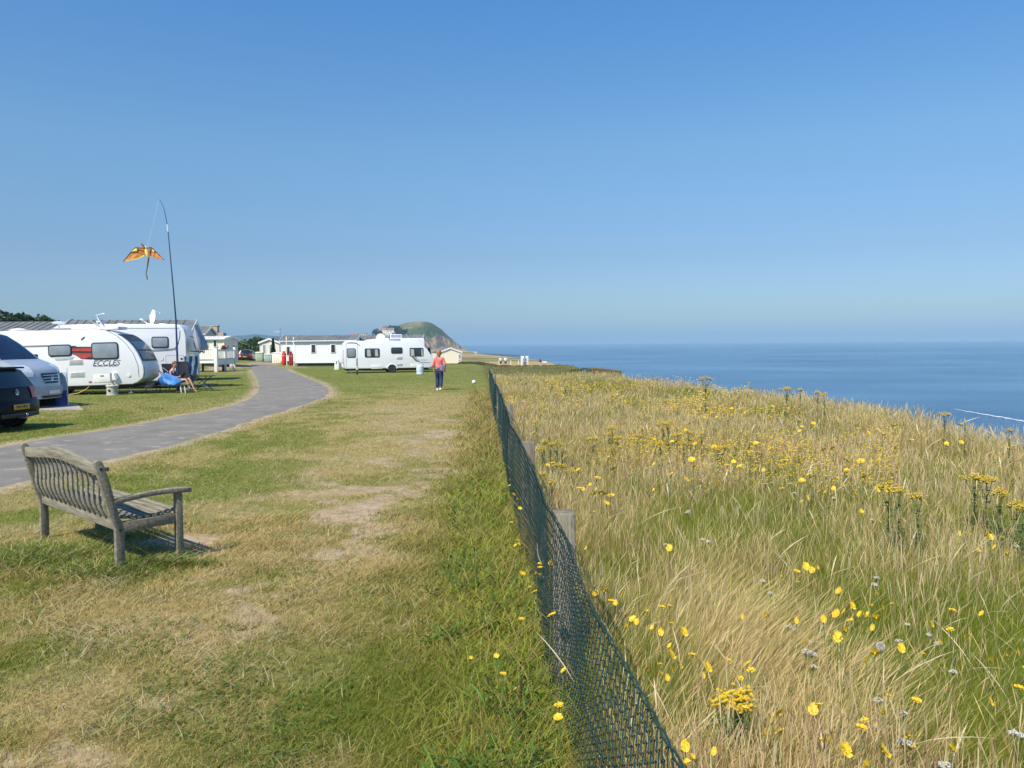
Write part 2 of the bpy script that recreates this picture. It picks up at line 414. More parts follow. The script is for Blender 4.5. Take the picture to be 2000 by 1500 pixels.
# sea
SEA = -16.0
sm = bpy.data.materials.new('sea_water'); sm.use_nodes = True; n = sm.node_tree.nodes; L = sm.node_tree.links; b = n['Principled BSDF']
b.inputs['Roughness'].default_value = .22; b.inputs['IOR'].default_value = 1.33
tc = n.new('ShaderNodeTexCoord')
def nz(scale, st, det=6, dist=0):
    mp = n.new('ShaderNodeMapping'); mp.inputs['Scale'].default_value = st; L.new(tc.outputs['Object'], mp.inputs[0])
    z = n.new('ShaderNodeTexNoise'); z.inputs['Scale'].default_value = scale; z.inputs['Detail'].default_value = det; z.inputs['Distortion'].default_value = dist
    L.new(mp.outputs[0], z.inputs['Vector']); return z
z1 = nz(.006, (1, 1.8, 1), 5, .6); z2 = nz(.35, (1, 2.2, 1), 6); z3 = nz(.0012, (.5, 2.2, 1), 4)
rp = n.new('ShaderNodeMix'); rp.data_type = 'RGBA'; rp.inputs[6].default_value = (.012, .066, .14, 1); rp.inputs[7].default_value = (.075, .18, .28, 1)
mr = n.new('ShaderNodeMapRange'); mr.inputs[1].default_value = .38; mr.inputs[2].default_value = .62
ad = n.new('ShaderNodeMath'); ad.operation = 'MULTIPLY_ADD'; ad.inputs[1].default_value = .6; L.new(z1.outputs[0], ad.inputs[0])
sc = n.new('ShaderNodeMath'); sc.operation = 'MULTIPLY'; sc.inputs[1].default_value = .4; L.new(z3.outputs[0], sc.inputs[0]); L.new(sc.outputs[0], ad.inputs[2])
L.new(ad.outputs[0], mr.inputs[0]); L.new(mr.outputs[0], rp.inputs[0]); L.new(rp.outputs[2], b.inputs['Base Color'])
bp = n.new('ShaderNodeBump'); bp.inputs['Strength'].default_value = .55; bp.inputs['Distance'].default_value = 1.2
L.new(z2.outputs[0], bp.inputs['Height']); L.new(bp.outputs[0], b.inputs['Normal'])
rs = np.r_[5, np.geomspace(30, 70000, 40)]; tt = np.radians(np.arange(0, 360, 3)); A, B = np.meshgrid(tt, rs)
V = np.c_[(B * np.sin(A)).ravel(), (B * np.cos(A)).ravel(), np.full(A.size, SEA)]
ni, nj = A.shape; I, J = np.meshgrid(np.arange(ni - 1), np.arange(nj), indexing='ij'); J2 = (J + 1) % nj
Q = np.stack([I * nj + J, I * nj + J2, (I + 1) * nj + J2, (I + 1) * nj + J], -1).reshape(-1, 4)[:, ::-1]
tag(link('sea', quad_mesh('sea', V, Q, m=sm, smooth=True)), kind='structure')
# breaking wave: a long low roll of foam
fm = mat('foam', (.78, .82, .85), .8, var=.1, scale=.8, bump=.5, bscale=2)
def at_z(px, py, z): 
    d = ray(px, py); k = (z - CAM_Z) / d.z; return Vector((0, 0, CAM_Z)) + d * k
mb = MB(); fp = [(1862, 798.5), (1885, 803), (1920, 809), (1950, 814), (1980, 819), (2010, 824.5), (2060, 833), (2120, 843)]
for k in range(len(fp) - 1):
    pass
pts = [at_z(x, y, SEA + .15) for x, y in fp]; pts = [pts[0].lerp(pts[1], 0)] + pts[1:]
fine = []
for i in range(len(pts) - 1):
    for t in range(6): fine.append(pts[i].lerp(pts[i + 1], t / 6) + Vector((random.uniform(-.35, .35), 0, 0)))
mb.tube(fine, [.03 + .10 * min(1, i / 14) * random.uniform(.6, 1.2) for i in range(len(fine))], 6)
tag(mb.build('breaking_wave', fm, smooth=True), kind='structure')
# dark reef patches on the shore
rk = mat('reef_rock', (.05, .055, .05), .9, var=.4, scale=.05)
def patch(name, pxs, z, m, kind='structure', thick=.5):
    ps = [at_z(x, y, z) for x, y in pxs]; n_ = len(ps); mb = MB()
    mb.add(ps + [p - Vector((0, 0, thick)) for p in ps], [tuple(range(n_))] + [(i, (i + 1) % n_, (i + 1) % n_ + n_, i + n_) for i in range(n_)])
    return tag(mb.build(name, m), kind=kind)
patch('shore_rocks', [(880, 690.5), (905, 689.2), (950, 690.5), (985, 692.3), (1022, 694.6), (1003, 695.6), (960, 695), (920, 694.6), (880, 697)], SEA + .35, rk)

# headland
SK = [(560, 672), (620, 666), (680, 661), (720, 655), (742, 648), (770, 638), (790, 631.5), (803, 629), (812, 628), (832, 628), (843, 631), (853, 637), (862, 643), (874, 655), (888, 666), (896, 673), (904, 681), (910, 688), (914, 695)]
HY = 1400.0
hx = np.array([at(x, y, HY).x for x, y in SK]); hz = np.array([at(x, y, HY).z for x, y in SK])
U = np.linspace(hx[0], hx[-1] + 6, 330); Vv = np.linspace(0, 1, 150)
UU, VV = np.meshgrid(U, Vv)
top_ = np.interp(UU, hx, hz); top_ = np.where(UU > hx[-1], SEA - 1, top_)
base = np.where(UU > hx[12], SEA - 1.0, -8.0)
base = np.interp(UU, [hx[8], hx[14]], [-8, SEA - 1.5])
tshape = np.interp(VV, [0, .12, .3, .55, .68, .8, 1], [0, .22, .42, .9, 1, .93, .1])
cl = sstep(hx[9], hx[13], UU)                                        # cliff foot: steeper lower face to the right
t2 = np.interp(VV, [0, .1, .35, .55, .68, .8, 1], [0, .05, .55, .85, 1, .9, .05])
tsh = tshape * (1 - cl) + t2 * cl
YY = HY + (VV - .68) * 330 * (1 - .25 * cl)
rid = (fbm(UU * .09, YY * .02, 41, 4) - .5); gul = np.abs(fbm(UU * .12 + VV * 6, VV * 3, 43, 4) - .5)
HZ = base + (top_ - base) * tsh
HZ = HZ + (fbm(UU * .22, YY * .06, 47, 4) - .5) * 3.0 * np.sin(np.pi * np.clip(tsh, 0, 1)) + rid * 3.2 * np.sin(np.pi * np.clip(tsh, 0, 1)) - cl * gul * 14 * np.sin(np.pi * np.clip(tsh, 0, 1))
grn = np.stack([C(.055, .085, .026)] * 1)[0]
n1 = fbm(UU * .035, VV * 8, 51, 4)[..., None]
hc = C(.065, .095, .035) * (1 - sstep(.42, .6, n1)) + C(.15, .145, .065) * sstep(.42, .6, n1)
pxu = np.interp(UU, hx, [s[0] for s in SK])
bare = np.exp(-((pxu - 818) / 11) ** 2) * sstep(.78, .93, tsh + .25 * (fbm(UU * .1, VV * 10, 53, 3) - .5)); bare = bare[..., None] * .95
hc = hc * (1 - bare) + C(.27, .22, .12) * bare
fth = np.interp(pxu, [812, 824, 838, 852, 864, 876, 888, 902], [-.1, .28, .48, .62, .78, .92, 1.02, 1.1]); low = sstep(.05, -.05, tsh - fth + (fbm(UU * .05, VV * 7, 57, 3) - .5) * .22)[..., None]
cc = C(.17, .12, .075) * (1 - sstep(.3, .6, (gul * 4)[..., None])) + C(.33, .25, .15) * sstep(.3, .6, (gul * 4)[..., None])
cc = cc * (.75 + .5 * fbm(UU * .3, VV * 5, 59, 3)[..., None])
edge_ = (sstep(858, 872, pxu) * sstep(.9, .5, tsh) * sstep(.45, .6, fbm(UU * .12, VV * 9, 60, 3)))[..., None] * .7
low = np.clip(low + edge_, 0, 1)
hc = hc * (1 - low) + cc * low
Q = np.array([(i * 330 + j, i * 330 + j + 1, (i + 1) * 330 + j + 1, (i + 1) * 330 + j) for i in range(149) for j in range(329)])
hm = attr_mat('headland_mat', trans=0, rough=.95, noise=.5, nscale=.10, bump=1.0, spec=.1)
tag(link('headland', quad_mesh('headland', np.stack([UU, YY, HZ], -1).reshape(-1, 3), Q, col=hc.reshape(-1, 3), m=hm, smooth=True)), kind='structure')
# low wooded hills far off to the left
def far_hill(Yd, sk, col, seed, depth=600):
    x_ = np.array([at(a, b, Yd).x for a, b in sk]); z_ = np.array([at(a, b, Yd).z for a, b in sk])
    u = np.linspace(x_[0], x_[-1], 420); v = np.linspace(0, 1, 24); uu, vv = np.meshgrid(u, v)
    t = np.interp(uu, x_, z_) + (fbm(uu * 14 / Yd * 6, uu * 0, seed, 4) - .5) * Yd * .0022
    zz = -9 + (t + 9) * np.sin(np.pi * np.clip(vv, 0, 1) * .62) / math.sin(math.pi * .5)
    zz = -9 + (t + 9) * np.interp(vv, [0, .5, .8, 1], [0, .8, 1, .7])
    yy = Yd - depth * .8 + vv * depth
    Q = np.array([(i * 420 + j, i * 420 + j + 1, (i + 1) * 420 + j + 1, (i + 1) * 420 + j) for i in range(23) for j in range(419)])
    nn = fbm(uu * .02, vv * 6, seed + 1, 4)[..., None]; cc = col * (.7 + .6 * nn)
    tag(link('hills', quad_mesh('hills', np.stack([uu, yy, zz], -1).reshape(-1, 3), Q, col=cc.reshape(-1, 3), m=hm, smooth=True)), kind='structure')
far_hill(4200, [(-900, 664), (-300, 664), (100, 664), (300, 664), (430, 660), (475, 655), (500, 652), (530, 655), (560, 657), (640, 656), (700, 659), (760, 666), (800, 674)], C(.03, .055, .03), 71)
far_hill(1700, [(-900, 660), (0, 660), (300, 661), (420, 664), (480, 668), (560, 668), (640, 663), (690, 659), (740, 655), (800, 668)], C(.04, .06, .02), 75, 250)

# haze
hz_ = MB().bx(-75000, 75000, -75000, 75000, -19.5, 75).build('haze', bpy.data.materials.new('haze_air')); tag(hz_, kind='stuff')
m = hz_.data.materials[0]; m.use_nodes = True; n = m.node_tree.nodes; n.remove(n['Principled BSDF'])
pv = n.new('ShaderNodeVolumePrincipled'); pv.inputs['Color'].default_value = (.43, .655, .85, 1); pv.inputs['Density'].default_value = 1.75e-4; pv.inputs['Anisotropy'].default_value = -.12
m.node_tree.links.new(pv.outputs[0], n['Material Output'].inputs['Volume'])

# ================================================================== grass (stuff)
grass_m = attr_mat('grass_blade', trans=.38, rough=.65, spec=.25)
def ribbons(name, base, H, lean, bend, width, cb, ct, T=(0, .35, .7, 1), Wd=(1, .9, .6, 0), wdir=None, mt=None, tip=None):
    """many blades in one mesh; base (n,3), lean (n,2) horizontal vector, T heights along the blade, Wd widths"""
    n = len(base); k = len(T); a = rng.uniform(0, 2 * np.pi, n) if wdir is None else wdir
    wx, wy = np.cos(a), np.sin(a); V = np.zeros((n, 2 * k - 1, 3), np.float32); Cc = np.zeros((n, 2 * k - 1, 3), np.float32)
    for i, t in enumerate(T):
        c = np.zeros((n, 3)); h = t * (1 - .35 * bend * t)
        c[:, 2] = base[:, 2] + H * h; off = (t * .5 + t * t * bend)
        c[:, 0] = base[:, 0] + lean[:, 0] * H * off; c[:, 1] = base[:, 1] + lean[:, 1] * H * off
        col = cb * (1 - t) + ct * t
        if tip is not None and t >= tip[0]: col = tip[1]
        if i < k - 1:
            wv = width * Wd[i] * .5
            V[:, 2 * i] = c + np.c_[wx * wv, wy * wv, 0 * wv]; V[:, 2 * i + 1] = c - np.c_[wx * wv, wy * wv, 0 * wv]
            Cc[:, 2 * i] = col; Cc[:, 2 * i + 1] = col
        else: V[:, 2 * i] = c; Cc[:, 2 * i] = col
    tr = []
    for i in range(k - 2): tr += [(2 * i, 2 * i + 1, 2 * i + 3), (2 * i, 2 * i + 3, 2 * i + 2)]
    tr.append((2 * (k - 2), 2 * (k - 2) + 1, 2 * (k - 1)))
    tr = np.array(tr); Tt = (np.arange(n)[:, None, None] * (2 * k - 1) + tr[None]).reshape(-1, 3)
    return V.reshape(-1, 3), Tt, Cc.reshape(-1, 3)
def join(name, parts, m):
    V = np.concatenate([p[0] for p in parts]); o = 0; T = []
    for p in parts: T.append(p[1] + o); o += len(p[0])
    return tri_mesh(name, V, np.concatenate(T), col=np.concatenate([p[2] for p in parts]), m=m)
def polar(n, r0, r1, a0=-44, a1=44, pw=0.0):
    u = rng.random(n); r = np.exp(np.log(r0) + u * (np.log(r1) - np.log(r0))) if pw == 0 else (r0 ** pw + u * (r1 ** pw - r0 ** pw)) ** (1 / pw)
    t = np.radians(rng.uniform(a0, a1, n)); return r * np.sin(t), r * np.cos(t), r
def jit(c, s, n): return c * (1 + rng.normal(0, s, (n, 1))) * (1 + rng.normal(0, s * .35, (n, 3)))

def mown(n, r0, r1, hs=1.0, wmul=1.0):
    x, y, r = polar(int(n * 1.25), r0, r1, -63, 24)
    ok = (x < fence_x(y) + .05); x, y, r = x[ok], y[ok], r[ok]
    ok = ~in_poly(x, y, POLY); x, y, r = x[ok], y[ok], r[ok]
    dd = dirt(x, y); ok = rng.random(len(x)) > dd * .93; x, y, r, dd = x[ok], y[ok], r[ok], dd[ok]
    dp = np.where(r < 40, dist_poly(x, y, POLY), 9); ok = rng.random(len(x)) < sstep(-.05, .22, dp) + .1; x, y, r = x[ok], y[ok], r[ok]
    n = len(x); dry = lawn_dry(x, y) 
    isdry = rng.random(n) < np.clip(dry * 1.0 + .06, 0, 1) * .82
    vx = x - fence_x(y); rough = sstep(-1.5, -.25, vx) * sstep(40, 4, y)
    tuft = sstep(.55, .75, fbm(x * 2.2, y * 2.2, 61, 3))
    H = (.022 + .03 * rng.random(n)) * (1 + .5 * tuft) * hs * np.clip(r / 5, 1, 2.4) ** .55 * np.where(isdry, 1.15, 1) * (1 + rough * 1.3)
    W = (.0024 + .0015 * rng.random(n)) * np.clip(r / 3.6, .9, 9) * wmul * np.where(isdry, .85, 1)
    A = rng.uniform(0, 2 * np.pi, n); lm = np.where(isdry, rng.uniform(.5, 2.4, n), rng.uniform(.1, 1.2, n))
    wind = np.array([.35, .1]); lean = np.c_[np.cos(A) * lm + wind[0], np.sin(A) * lm + wind[1]]
    big = fbm(x * .8, y * .8, 63, 3)[:, None]
    gcol = C(.17, .205, .02) * (1 - big) + C(.265, .26, .036) * big
    gcol = gcol * (1 - .35 * dry[:, None]) + C(.34, .27, .08) * .35 * dry[:, None] 
    scol = C(.60, .445, .18) * rng.uniform(.7, 1.15, (n, 1))
    c = np.where(isdry[:, None], scol, gcol); c = jit(c, .18, n).clip(.005, .8)
    z = gz(x, y)
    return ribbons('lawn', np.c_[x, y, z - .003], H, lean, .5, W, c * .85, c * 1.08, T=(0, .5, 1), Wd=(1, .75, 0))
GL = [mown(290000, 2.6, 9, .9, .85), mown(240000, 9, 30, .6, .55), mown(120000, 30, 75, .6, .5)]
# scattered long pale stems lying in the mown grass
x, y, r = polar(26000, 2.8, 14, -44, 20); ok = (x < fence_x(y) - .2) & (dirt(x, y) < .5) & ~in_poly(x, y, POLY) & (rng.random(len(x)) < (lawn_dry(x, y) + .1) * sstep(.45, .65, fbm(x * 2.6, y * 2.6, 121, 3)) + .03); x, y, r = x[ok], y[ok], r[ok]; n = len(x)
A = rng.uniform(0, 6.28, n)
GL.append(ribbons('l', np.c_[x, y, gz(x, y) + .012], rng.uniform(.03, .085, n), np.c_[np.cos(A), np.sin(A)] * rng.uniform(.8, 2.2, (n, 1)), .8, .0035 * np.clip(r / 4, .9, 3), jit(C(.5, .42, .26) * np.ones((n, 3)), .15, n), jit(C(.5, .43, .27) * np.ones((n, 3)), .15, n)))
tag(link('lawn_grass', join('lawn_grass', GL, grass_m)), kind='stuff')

# unmown green strip along the fence and round the bench
BQ = gp(150, 1075); BF = gp(300, 1105)
def verge(n, r0, r1):
    x, y, r = polar(n, r0, r1, -20, 20); vx = x - fence_x(y)
    lim = -.55 - .25 * fbm(y * .8, y * 0, 65, 2) - .15 * sstep(4, 9, y)
    ok = (vx < .12) & (rng.random(len(x)) < sstep(lim - .35, lim + .25, vx)); x, y, r, vx = x[ok], y[ok], r[ok], vx[ok]
    return x, y, r, sstep(-1.0, -.1, vx)
GV = []
for n, r0, r1 in ((90000, 2.0, 8), (70000, 8, 34)):
    x, y, r, e = verge(n, r0, r1); n = len(x)
    straw = rng.random(n) < .10 + .55 * sstep(8, 17, y); big = fbm(x * 1.2, y * 1.2, 67, 3)
    H = (.05 + .11 * rng.random(n)) * (.55 + .9 * e) * (1.0 + .5 * straw); A = rng.uniform(0, 6.28, n); lm = rng.uniform(.1, 1.1, n)
    W = (.0042 + .003 * rng.random(n)) * np.clip(r / 4.5, .8, 5) * np.where(straw, .6, 1)
    gc = C(.215, .275, .03) * (1 - big[:, None]) + C(.36, .37, .055) * big[:, None]
    c = jit(np.where(straw[:, None], C(.40, .30, .12), gc), .2, n).clip(.005, .8)
    GV.append(ribbons('v', np.c_[x, y, gz(x, y) - .01], H, np.c_[np.cos(A) * lm + .15, np.sin(A) * lm], .7, W, c * .8, c * 1.1, T=(0, .3, .6, .85, 1), Wd=(.8, 1, .85, .5, 0)))
for (cx, cy, a, b, n) in ((gp(105, 1085).x, gp(105, 1085).y, 1.1, .45, 3200), (gp(60, 1100).x, gp(60, 1100).y, .9, .5, 1800), (BF.x, BF.y, .6, .10, 1400), (gp(200, 1120).x, gp(200, 1120).y, .6, .3, 1300)):
    u = rng.normal(0, .5, (n, 2)); x = cx + u[:, 0] * a; y = cy + u[:, 1] * b; H = rng.uniform(.05, .16, n) * np.exp(-(u ** 2).sum(1) * .8) + .03
    A = rng.uniform(0, 6.28, n); lm = rng.uniform(.2, 1.3, n); c = jit(np.where(rng.random((n, 1)) < .30, C(.50, .40, .19), C(.15, .22, .03) * rng.uniform(.7, 1.5, (n, 1))), .22, n).clip(.005, .8)
    GV.append(ribbons('v', np.c_[x, y, gz(x, y) - .01], H, np.c_[np.cos(A) * lm + .2, np.sin(A) * lm], .8, rng.uniform(.004, .0085, n), c * .8, c * 1.1, T=(0, .3, .6, .85, 1), Wd=(.7, 1, .9, .5, 0)))
tag(link('verge_grass', join('verge_grass', GV, grass_m)), kind='stuff')

# long meadow grass
def meadow_xy(n, r0, r1, a0=-6, a1=48, pad=.12):
    x, y, r = polar(n, r0, r1, a0, a1)
    ok = (x > fence_x(y) + pad) & (x < edge_x(y) + 1.0) & (y < 150); return x[ok], y[ok], r[ok]
def dryness(x, y):
    n = fbm(x * .55, y * .4, 81, 4); n2 = fbm(x * 1.7, y * 1.3, 83, 3); r = np.hypot(x, y)
    d = sstep(.38, .66, n * .55 + n2 * .45)
    d = d + .35 * np.exp(-(((x - 1.6) / .9) ** 2 + ((y - 4.3) / 1.3) ** 2)) + .30 * np.exp(-(((x - .8) / .4) ** 2 + ((y - 2.2) / .5) ** 2))
    d = d - .85 * np.exp(-(((x - 2.9) / 1.9) ** 2 + ((y - 3.3) / 1.5) ** 2)) - .3 * np.exp(-(((x - .55) / .45) ** 2 + ((y - 5.4) / 1.2) ** 2))
    return np.clip(d * .85 + .1 + .12 * sstep(7, 12, r), 0, 1)
def lay(x, y):
    """wind-laid swathes: direction and amount"""
    a = fbm(x * .35, y * .35, 87, 3) * 2.2 - .6; m = sstep(.42, .7, fbm(x * .6, y * .6, 89, 3))
    sw = np.exp(-(((x - 1.15) / .75) ** 2 + ((y - 3.9) / 1.1) ** 2)); m2 = sstep(.2, .6, fbm(x * 3.5, y * 3.5, 88, 3)) * .8
    return np.cos(a) * (.0 + .08 * m) + .75 * sw * m2, np.sin(a) * (.0 + .08 * m) + .3 * sw * m2
GM = []
HM = lambda x, y: (.78 + .44 * fbm(x * .4, y * .4, 91, 3)) * (1 - .5 * sstep(32, 60, y))
# under-layer of leaves
for n, r0, r1 in ((430000, 1.2, 8), (340000, 8, 45), (60000, 45, 150)):
    x, y, r = meadow_xy(n * 2, r0, r1); n = len(x); d = dryness(x, y); isd = rng.random(n) < d * .45
    H = rng.uniform(.16, .46, n) * HM(x, y); lx, ly = lay(x, y); A = rng.uniform(0, 6.28, n); lm = rng.uniform(.1, .8, n)
    W = rng.uniform(.0015, .0032, n) * np.clip(r / 6, .75, 7) ** .85
    gc = C(.215, .27, .02) * (1 - d[:, None]) + C(.34, .30, .06) * d[:, None]
    c = jit(np.where(isd[:, None], C(.50, .37, .14), gc), .22, n).clip(.005, .8)
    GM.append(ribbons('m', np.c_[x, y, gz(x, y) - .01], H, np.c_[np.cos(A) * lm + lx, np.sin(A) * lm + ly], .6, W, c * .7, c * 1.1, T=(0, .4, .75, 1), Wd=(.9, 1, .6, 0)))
# flowering stems with seed heads
for n, r0, r1 in ((150000, 1.2, 8), (230000, 8, 45), (45000, 45, 150)):
    x, y, r = meadow_xy(n * 2, r0, r1); n = len(x); d = dryness(x, y)
    gap = sstep(.25, .55, fbm(x * 4.5, y * 4.5, 97, 2)); ok = rng.random(n) < (.12 + .50 * d ** 1.3) * (.35 + .9 * gap); x, y, r, d = x[ok], y[ok], r[ok], d[ok]; n = len(x)
    H = rng.uniform(.34, .68, n) * HM(x, y) * (.8 + .25 * d); lx, ly = lay(x, y); A = rng.uniform(0, 6.28, n); lm = rng.uniform(.05, .45, n)
    sc = np.clip(r / 6, .75, 7) ** .85; W = rng.uniform(.0008, .0013, n) * sc
    pink = fbm(x * .7, y * .7, 93, 3)[:, None]
    tipc = C(.70, .54, .26) * (1 - .3 * pink) + C(.42, .22, .10) * .45 * pink
    grn = (rng.random((n, 1)) < .30)
    ct = jit(np.where(grn, C(.42, .40, .11), tipc), .16, n).clip(.01, .85); cb = jit(np.where(rng.random((n, 1)) < d[:, None] * .8, C(.56, .42, .17), C(.26, .27, .04)), .18, n).clip(.01, .8)
    hw = rng.uniform(2.2, 4.2, n)
    v = ribbons('m', np.c_[x, y, gz(x, y) - .01], H, np.c_[np.cos(A) * lm + lx, np.sin(A) * lm + ly], .55, W, cb, ct, T=(0, .45, .76, .84, .93, 1), Wd=(1, 1, .9, 2.7, 2.2, 0), tip=(.76, ct))
    GM.append(v)
# arching pale panicles near the camera
for n, r0, r1 in ((500, 1.3, 8), (500, 8, 25)):
    x, y, r = meadow_xy(n * 2, r0, r1); n = len(x); H = rng.uniform(.45, .8, n); A = rng.uniform(-2.2, 2.2, n); lm = rng.uniform(.1, .5, n)
    c = jit(np.tile(C(.70, .58, .36), (n, 1)), .14, n).clip(.01, .9)
    GM.append(ribbons('m', np.c_[x, y, gz(x, y)], H, np.c_[np.cos(A) * lm, np.sin(A) * lm], 1.0, rng.uniform(.0014, .0020, n) * np.clip(r / 5, .9, 3), c * .6, c, T=(0, .3, .55, .7, .8, .9, 1), Wd=(1, 1, 1, 2.6, 4, 3, 0), tip=(.6, c)))
for n, r0, r1 in ((3200, 1.6, 8), (6500, 8, 40)):
    x, y, r = meadow_xy(n * 2, r0, r1); ok = fbm(x * 1.1, y * .9, 131, 3) > .52; x, y, r = x[ok], y[ok], r[ok]; n = len(x); H = rng.uniform(.48, .74, n) * HM(x, y); A = rng.uniform(0, 6.28, n); lm = rng.uniform(.0, .28, n)
    c = jit(np.where(rng.random((n, 1)) < .25, C(.50, .32, .20), C(.70, .58, .34)) * np.ones((n, 1)), .10, n).clip(.01, .92); st_ = jit(np.tile(C(.50, .42, .18), (n, 1)), .15, n).clip(.01, .9)
    for k in (0, 1.57): GM.append(ribbons('m', np.c_[x, y, gz(x, y)], H, np.c_[np.cos(A), np.sin(A)] * lm[:, None], .35, rng.uniform(.0014, .0018, n) * np.clip(r / 7, .85, 4), st_, c, T=(0, .5, .80, .84, .90, .96, 1), Wd=(1, 1, 1, 2.6, 3.0, 2.0, 0), tip=(.80, c), wdir=A + k))
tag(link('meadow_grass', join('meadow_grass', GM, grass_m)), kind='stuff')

# ================================================================== materials for objects
WOOD = mat('weathered_wood', (.21, .185, .128), .85, var=.28, scale=3, bump=.5, bscale=9, stretch=(1.5, 14, 14), col2=(.31, .275, .20))
WHITE = mat('white_paint', (.81, .81, .825), .35, var=.03, scale=1.5, coat=.2)
WHITE2 = mat('off_white_cladding', (.74, .73, .68), .55, var=.04, scale=2)
CREAM = mat('cream_cladding', (.80, .75, .60), .6, var=.04, scale=2)
GLASS = mat('dark_window', (.035, .045, .055), .08, var=.4, scale=1.5, spec=.8)
BLIND = mat('window_with_blind', (.25, .29, .32), .12, var=.12, scale=3, spec=.7)
BLACKP = mat('black_plastic', (.018, .02, .024), .45, var=.2)
RUBBER = mat('rubber', (.02, .02, .021), .85, var=.2)
GREYP = mat('grey_trim', (.22, .23, .24), .5)
METAL = mat('galvanised_metal', (.5, .52, .54), .35, metal=.8)
DARKCH = mat('chassis', (.035, .035, .035), .8)
ROOFG = mat('grey_roof_tiles', (.115, .125, .125), .8, var=.15, scale=1.2, bump=.4, bscale=6, col2=(.17, .18, .175))
RED = mat('red_paint', (.55, .035, .03), .4, var=.1)
BLACKCLOTH = mat('black_cloth', (.03, .033, .04), .8, var=.25, bump=.3)
def ground_at(x, y): return float(gz(x, y))
def put(px, py, D=None):
    """ground position seen at this pixel"""
    p = gp(px, py) if D is None else at(px, py, D); return Vector((p.x, p.y, ground_at(p.x, p.y)))

# ------------------------------------------------------------------ park bench
A_r = at(203, 900, 6.42); A_l = at(58, 863, 7.62)                    # tops of the back posts
ax = Vector((A_r.x - A_l.x, A_r.y - A_l.y, 0)); BL = ax.length; ax.normalize(); fw = Vector((-ax.y, ax.x, 0))   # fw: towards the seat front
if fw.x < 0: fw = -fw
mid = (A_r + A_l) / 2 + fw * .10; BZ = ground_at(mid.x, mid.y)
bench = thing('park_bench', 'weathered grey wooden park bench with curved slatted back facing the sea', 'bench', (mid.x, mid.y, BZ), math.atan2(ax.y, ax.x))
sy = 1 if (Matrix.Rotation(math.atan2(ax.y, ax.x), 3, 'Z') @ Vector((0, 1, 0))).dot(fw) > 0 else -1
topz = (A_r.z + A_l.z) / 2 - BZ; SZ = .40
def yb(z): return -sy * .0 if z < SZ else -sy * (.02 + .13 * (z - SZ) / (topz - SZ))
for s in (-1, 1):
    x0 = s * BL / 2; prof = []
    for z in (-.06, .2, .36, .46, .6, .8, topz - .04): prof.append((yb(z) - .036, z))
    prof += [(yb(topz) - .030, topz - .012), (yb(topz) - .008, topz + .004), (yb(topz) + .022, topz - .006), (yb(topz) + .036, topz - .03)]
    for z in (.8, .6, .46, .36, .2, -.06): prof.append((yb(z) + .036, z))
    MB().prism_x(prof, x0 - .026, x0 + .026).build('back_leg', WOOD, bench, bevel=.006)
    yf = sy * .50
    MB().box((x0, yf, .27), (.055, .06, .66)).build('front_leg', WOOD, bench, bevel=.006)
    # arm: rises from the back post, flattens out over the front leg, rounded end
    P = []
    for t in np.linspace(0, 1, 14):
        y_ = sy * (-.05 + .66 * t); z_ = .585 + .045 * math.sin(t * 2.2) - .02 * t; hw = .026 + .022 * sstep(.5, .9, t)
        if t > .93: hw *= .72
        P.append((y_, z_, hw))
    vs, fs = [], []
    for y_, z_, hw in P: vs += [(x0 - hw, y_, z_ - .022), (x0 + hw, y_, z_ - .022), (x0 + hw, y_, z_ + .02), (x0 - hw, y_, z_ + .02)]
    for i in range(len(P) - 1):
        for k in range(4): fs.append((i * 4 + k, i * 4 + (k + 1) % 4, i * 4 + 4 + (k + 1) % 4, i * 4 + 4 + k))
    fs += [(0, 1, 2, 3), tuple((len(P) - 1) * 4 + k for k in (3, 2, 1, 0))]
    MB().add(vs, fs).build('arm', WOOD, bench, bevel=.007)
    MB().box((x0, sy * .24, SZ - .03), (.045, .50, .085)).build('seat_rail', WOOD, bench, bevel=.004)
    for (yy, zz) in ((yb(topz - .06), topz - .07), (0, SZ - .05)):
        MB().cyl((x0 + s * .024, yy, zz), (x0 + s * .030, yy, zz), .011, n=10).build('bolt', BLACKP, bench)
# back rail at the seat, serpentine top rail
MB().box((0, 0, SZ - .01), (BL - .05, .045, .09)).build('back_rail', WOOD, bench, bevel=.004)
def arch(u): return .068 * (math.cos(math.pi * u) * .5 + .5) ** .9      # u in -1..1
vs, fs = [], []; NX = 29
for i in range(NX):
    u = -1 + 2 * i / (NX - 1); x_ = u * (BL / 2 - .024); zt = topz - .035 + arch(u); zb = topz - .125 + arch(u) * .78
    y_ = yb(topz - .06)
    vs += [(x_, y_ - .018, zb), (x_, y_ + .018, zb), (x_, y_ + .018, zt), (x_, y_ - .018, zt)]
for i in range(NX - 1):
    for k in range(4): fs.append((i * 4 + k, i * 4 + (k + 1) % 4, i * 4 + 4 + (k + 1) % 4, i * 4 + 4 + k))
fs += [(0, 1, 2, 3), tuple((NX - 1) * 4 + k for k in (3, 2, 1, 0))]
MB().add(vs, fs).build('top_rail', WOOD, bench, bevel=.006)
NS = 15
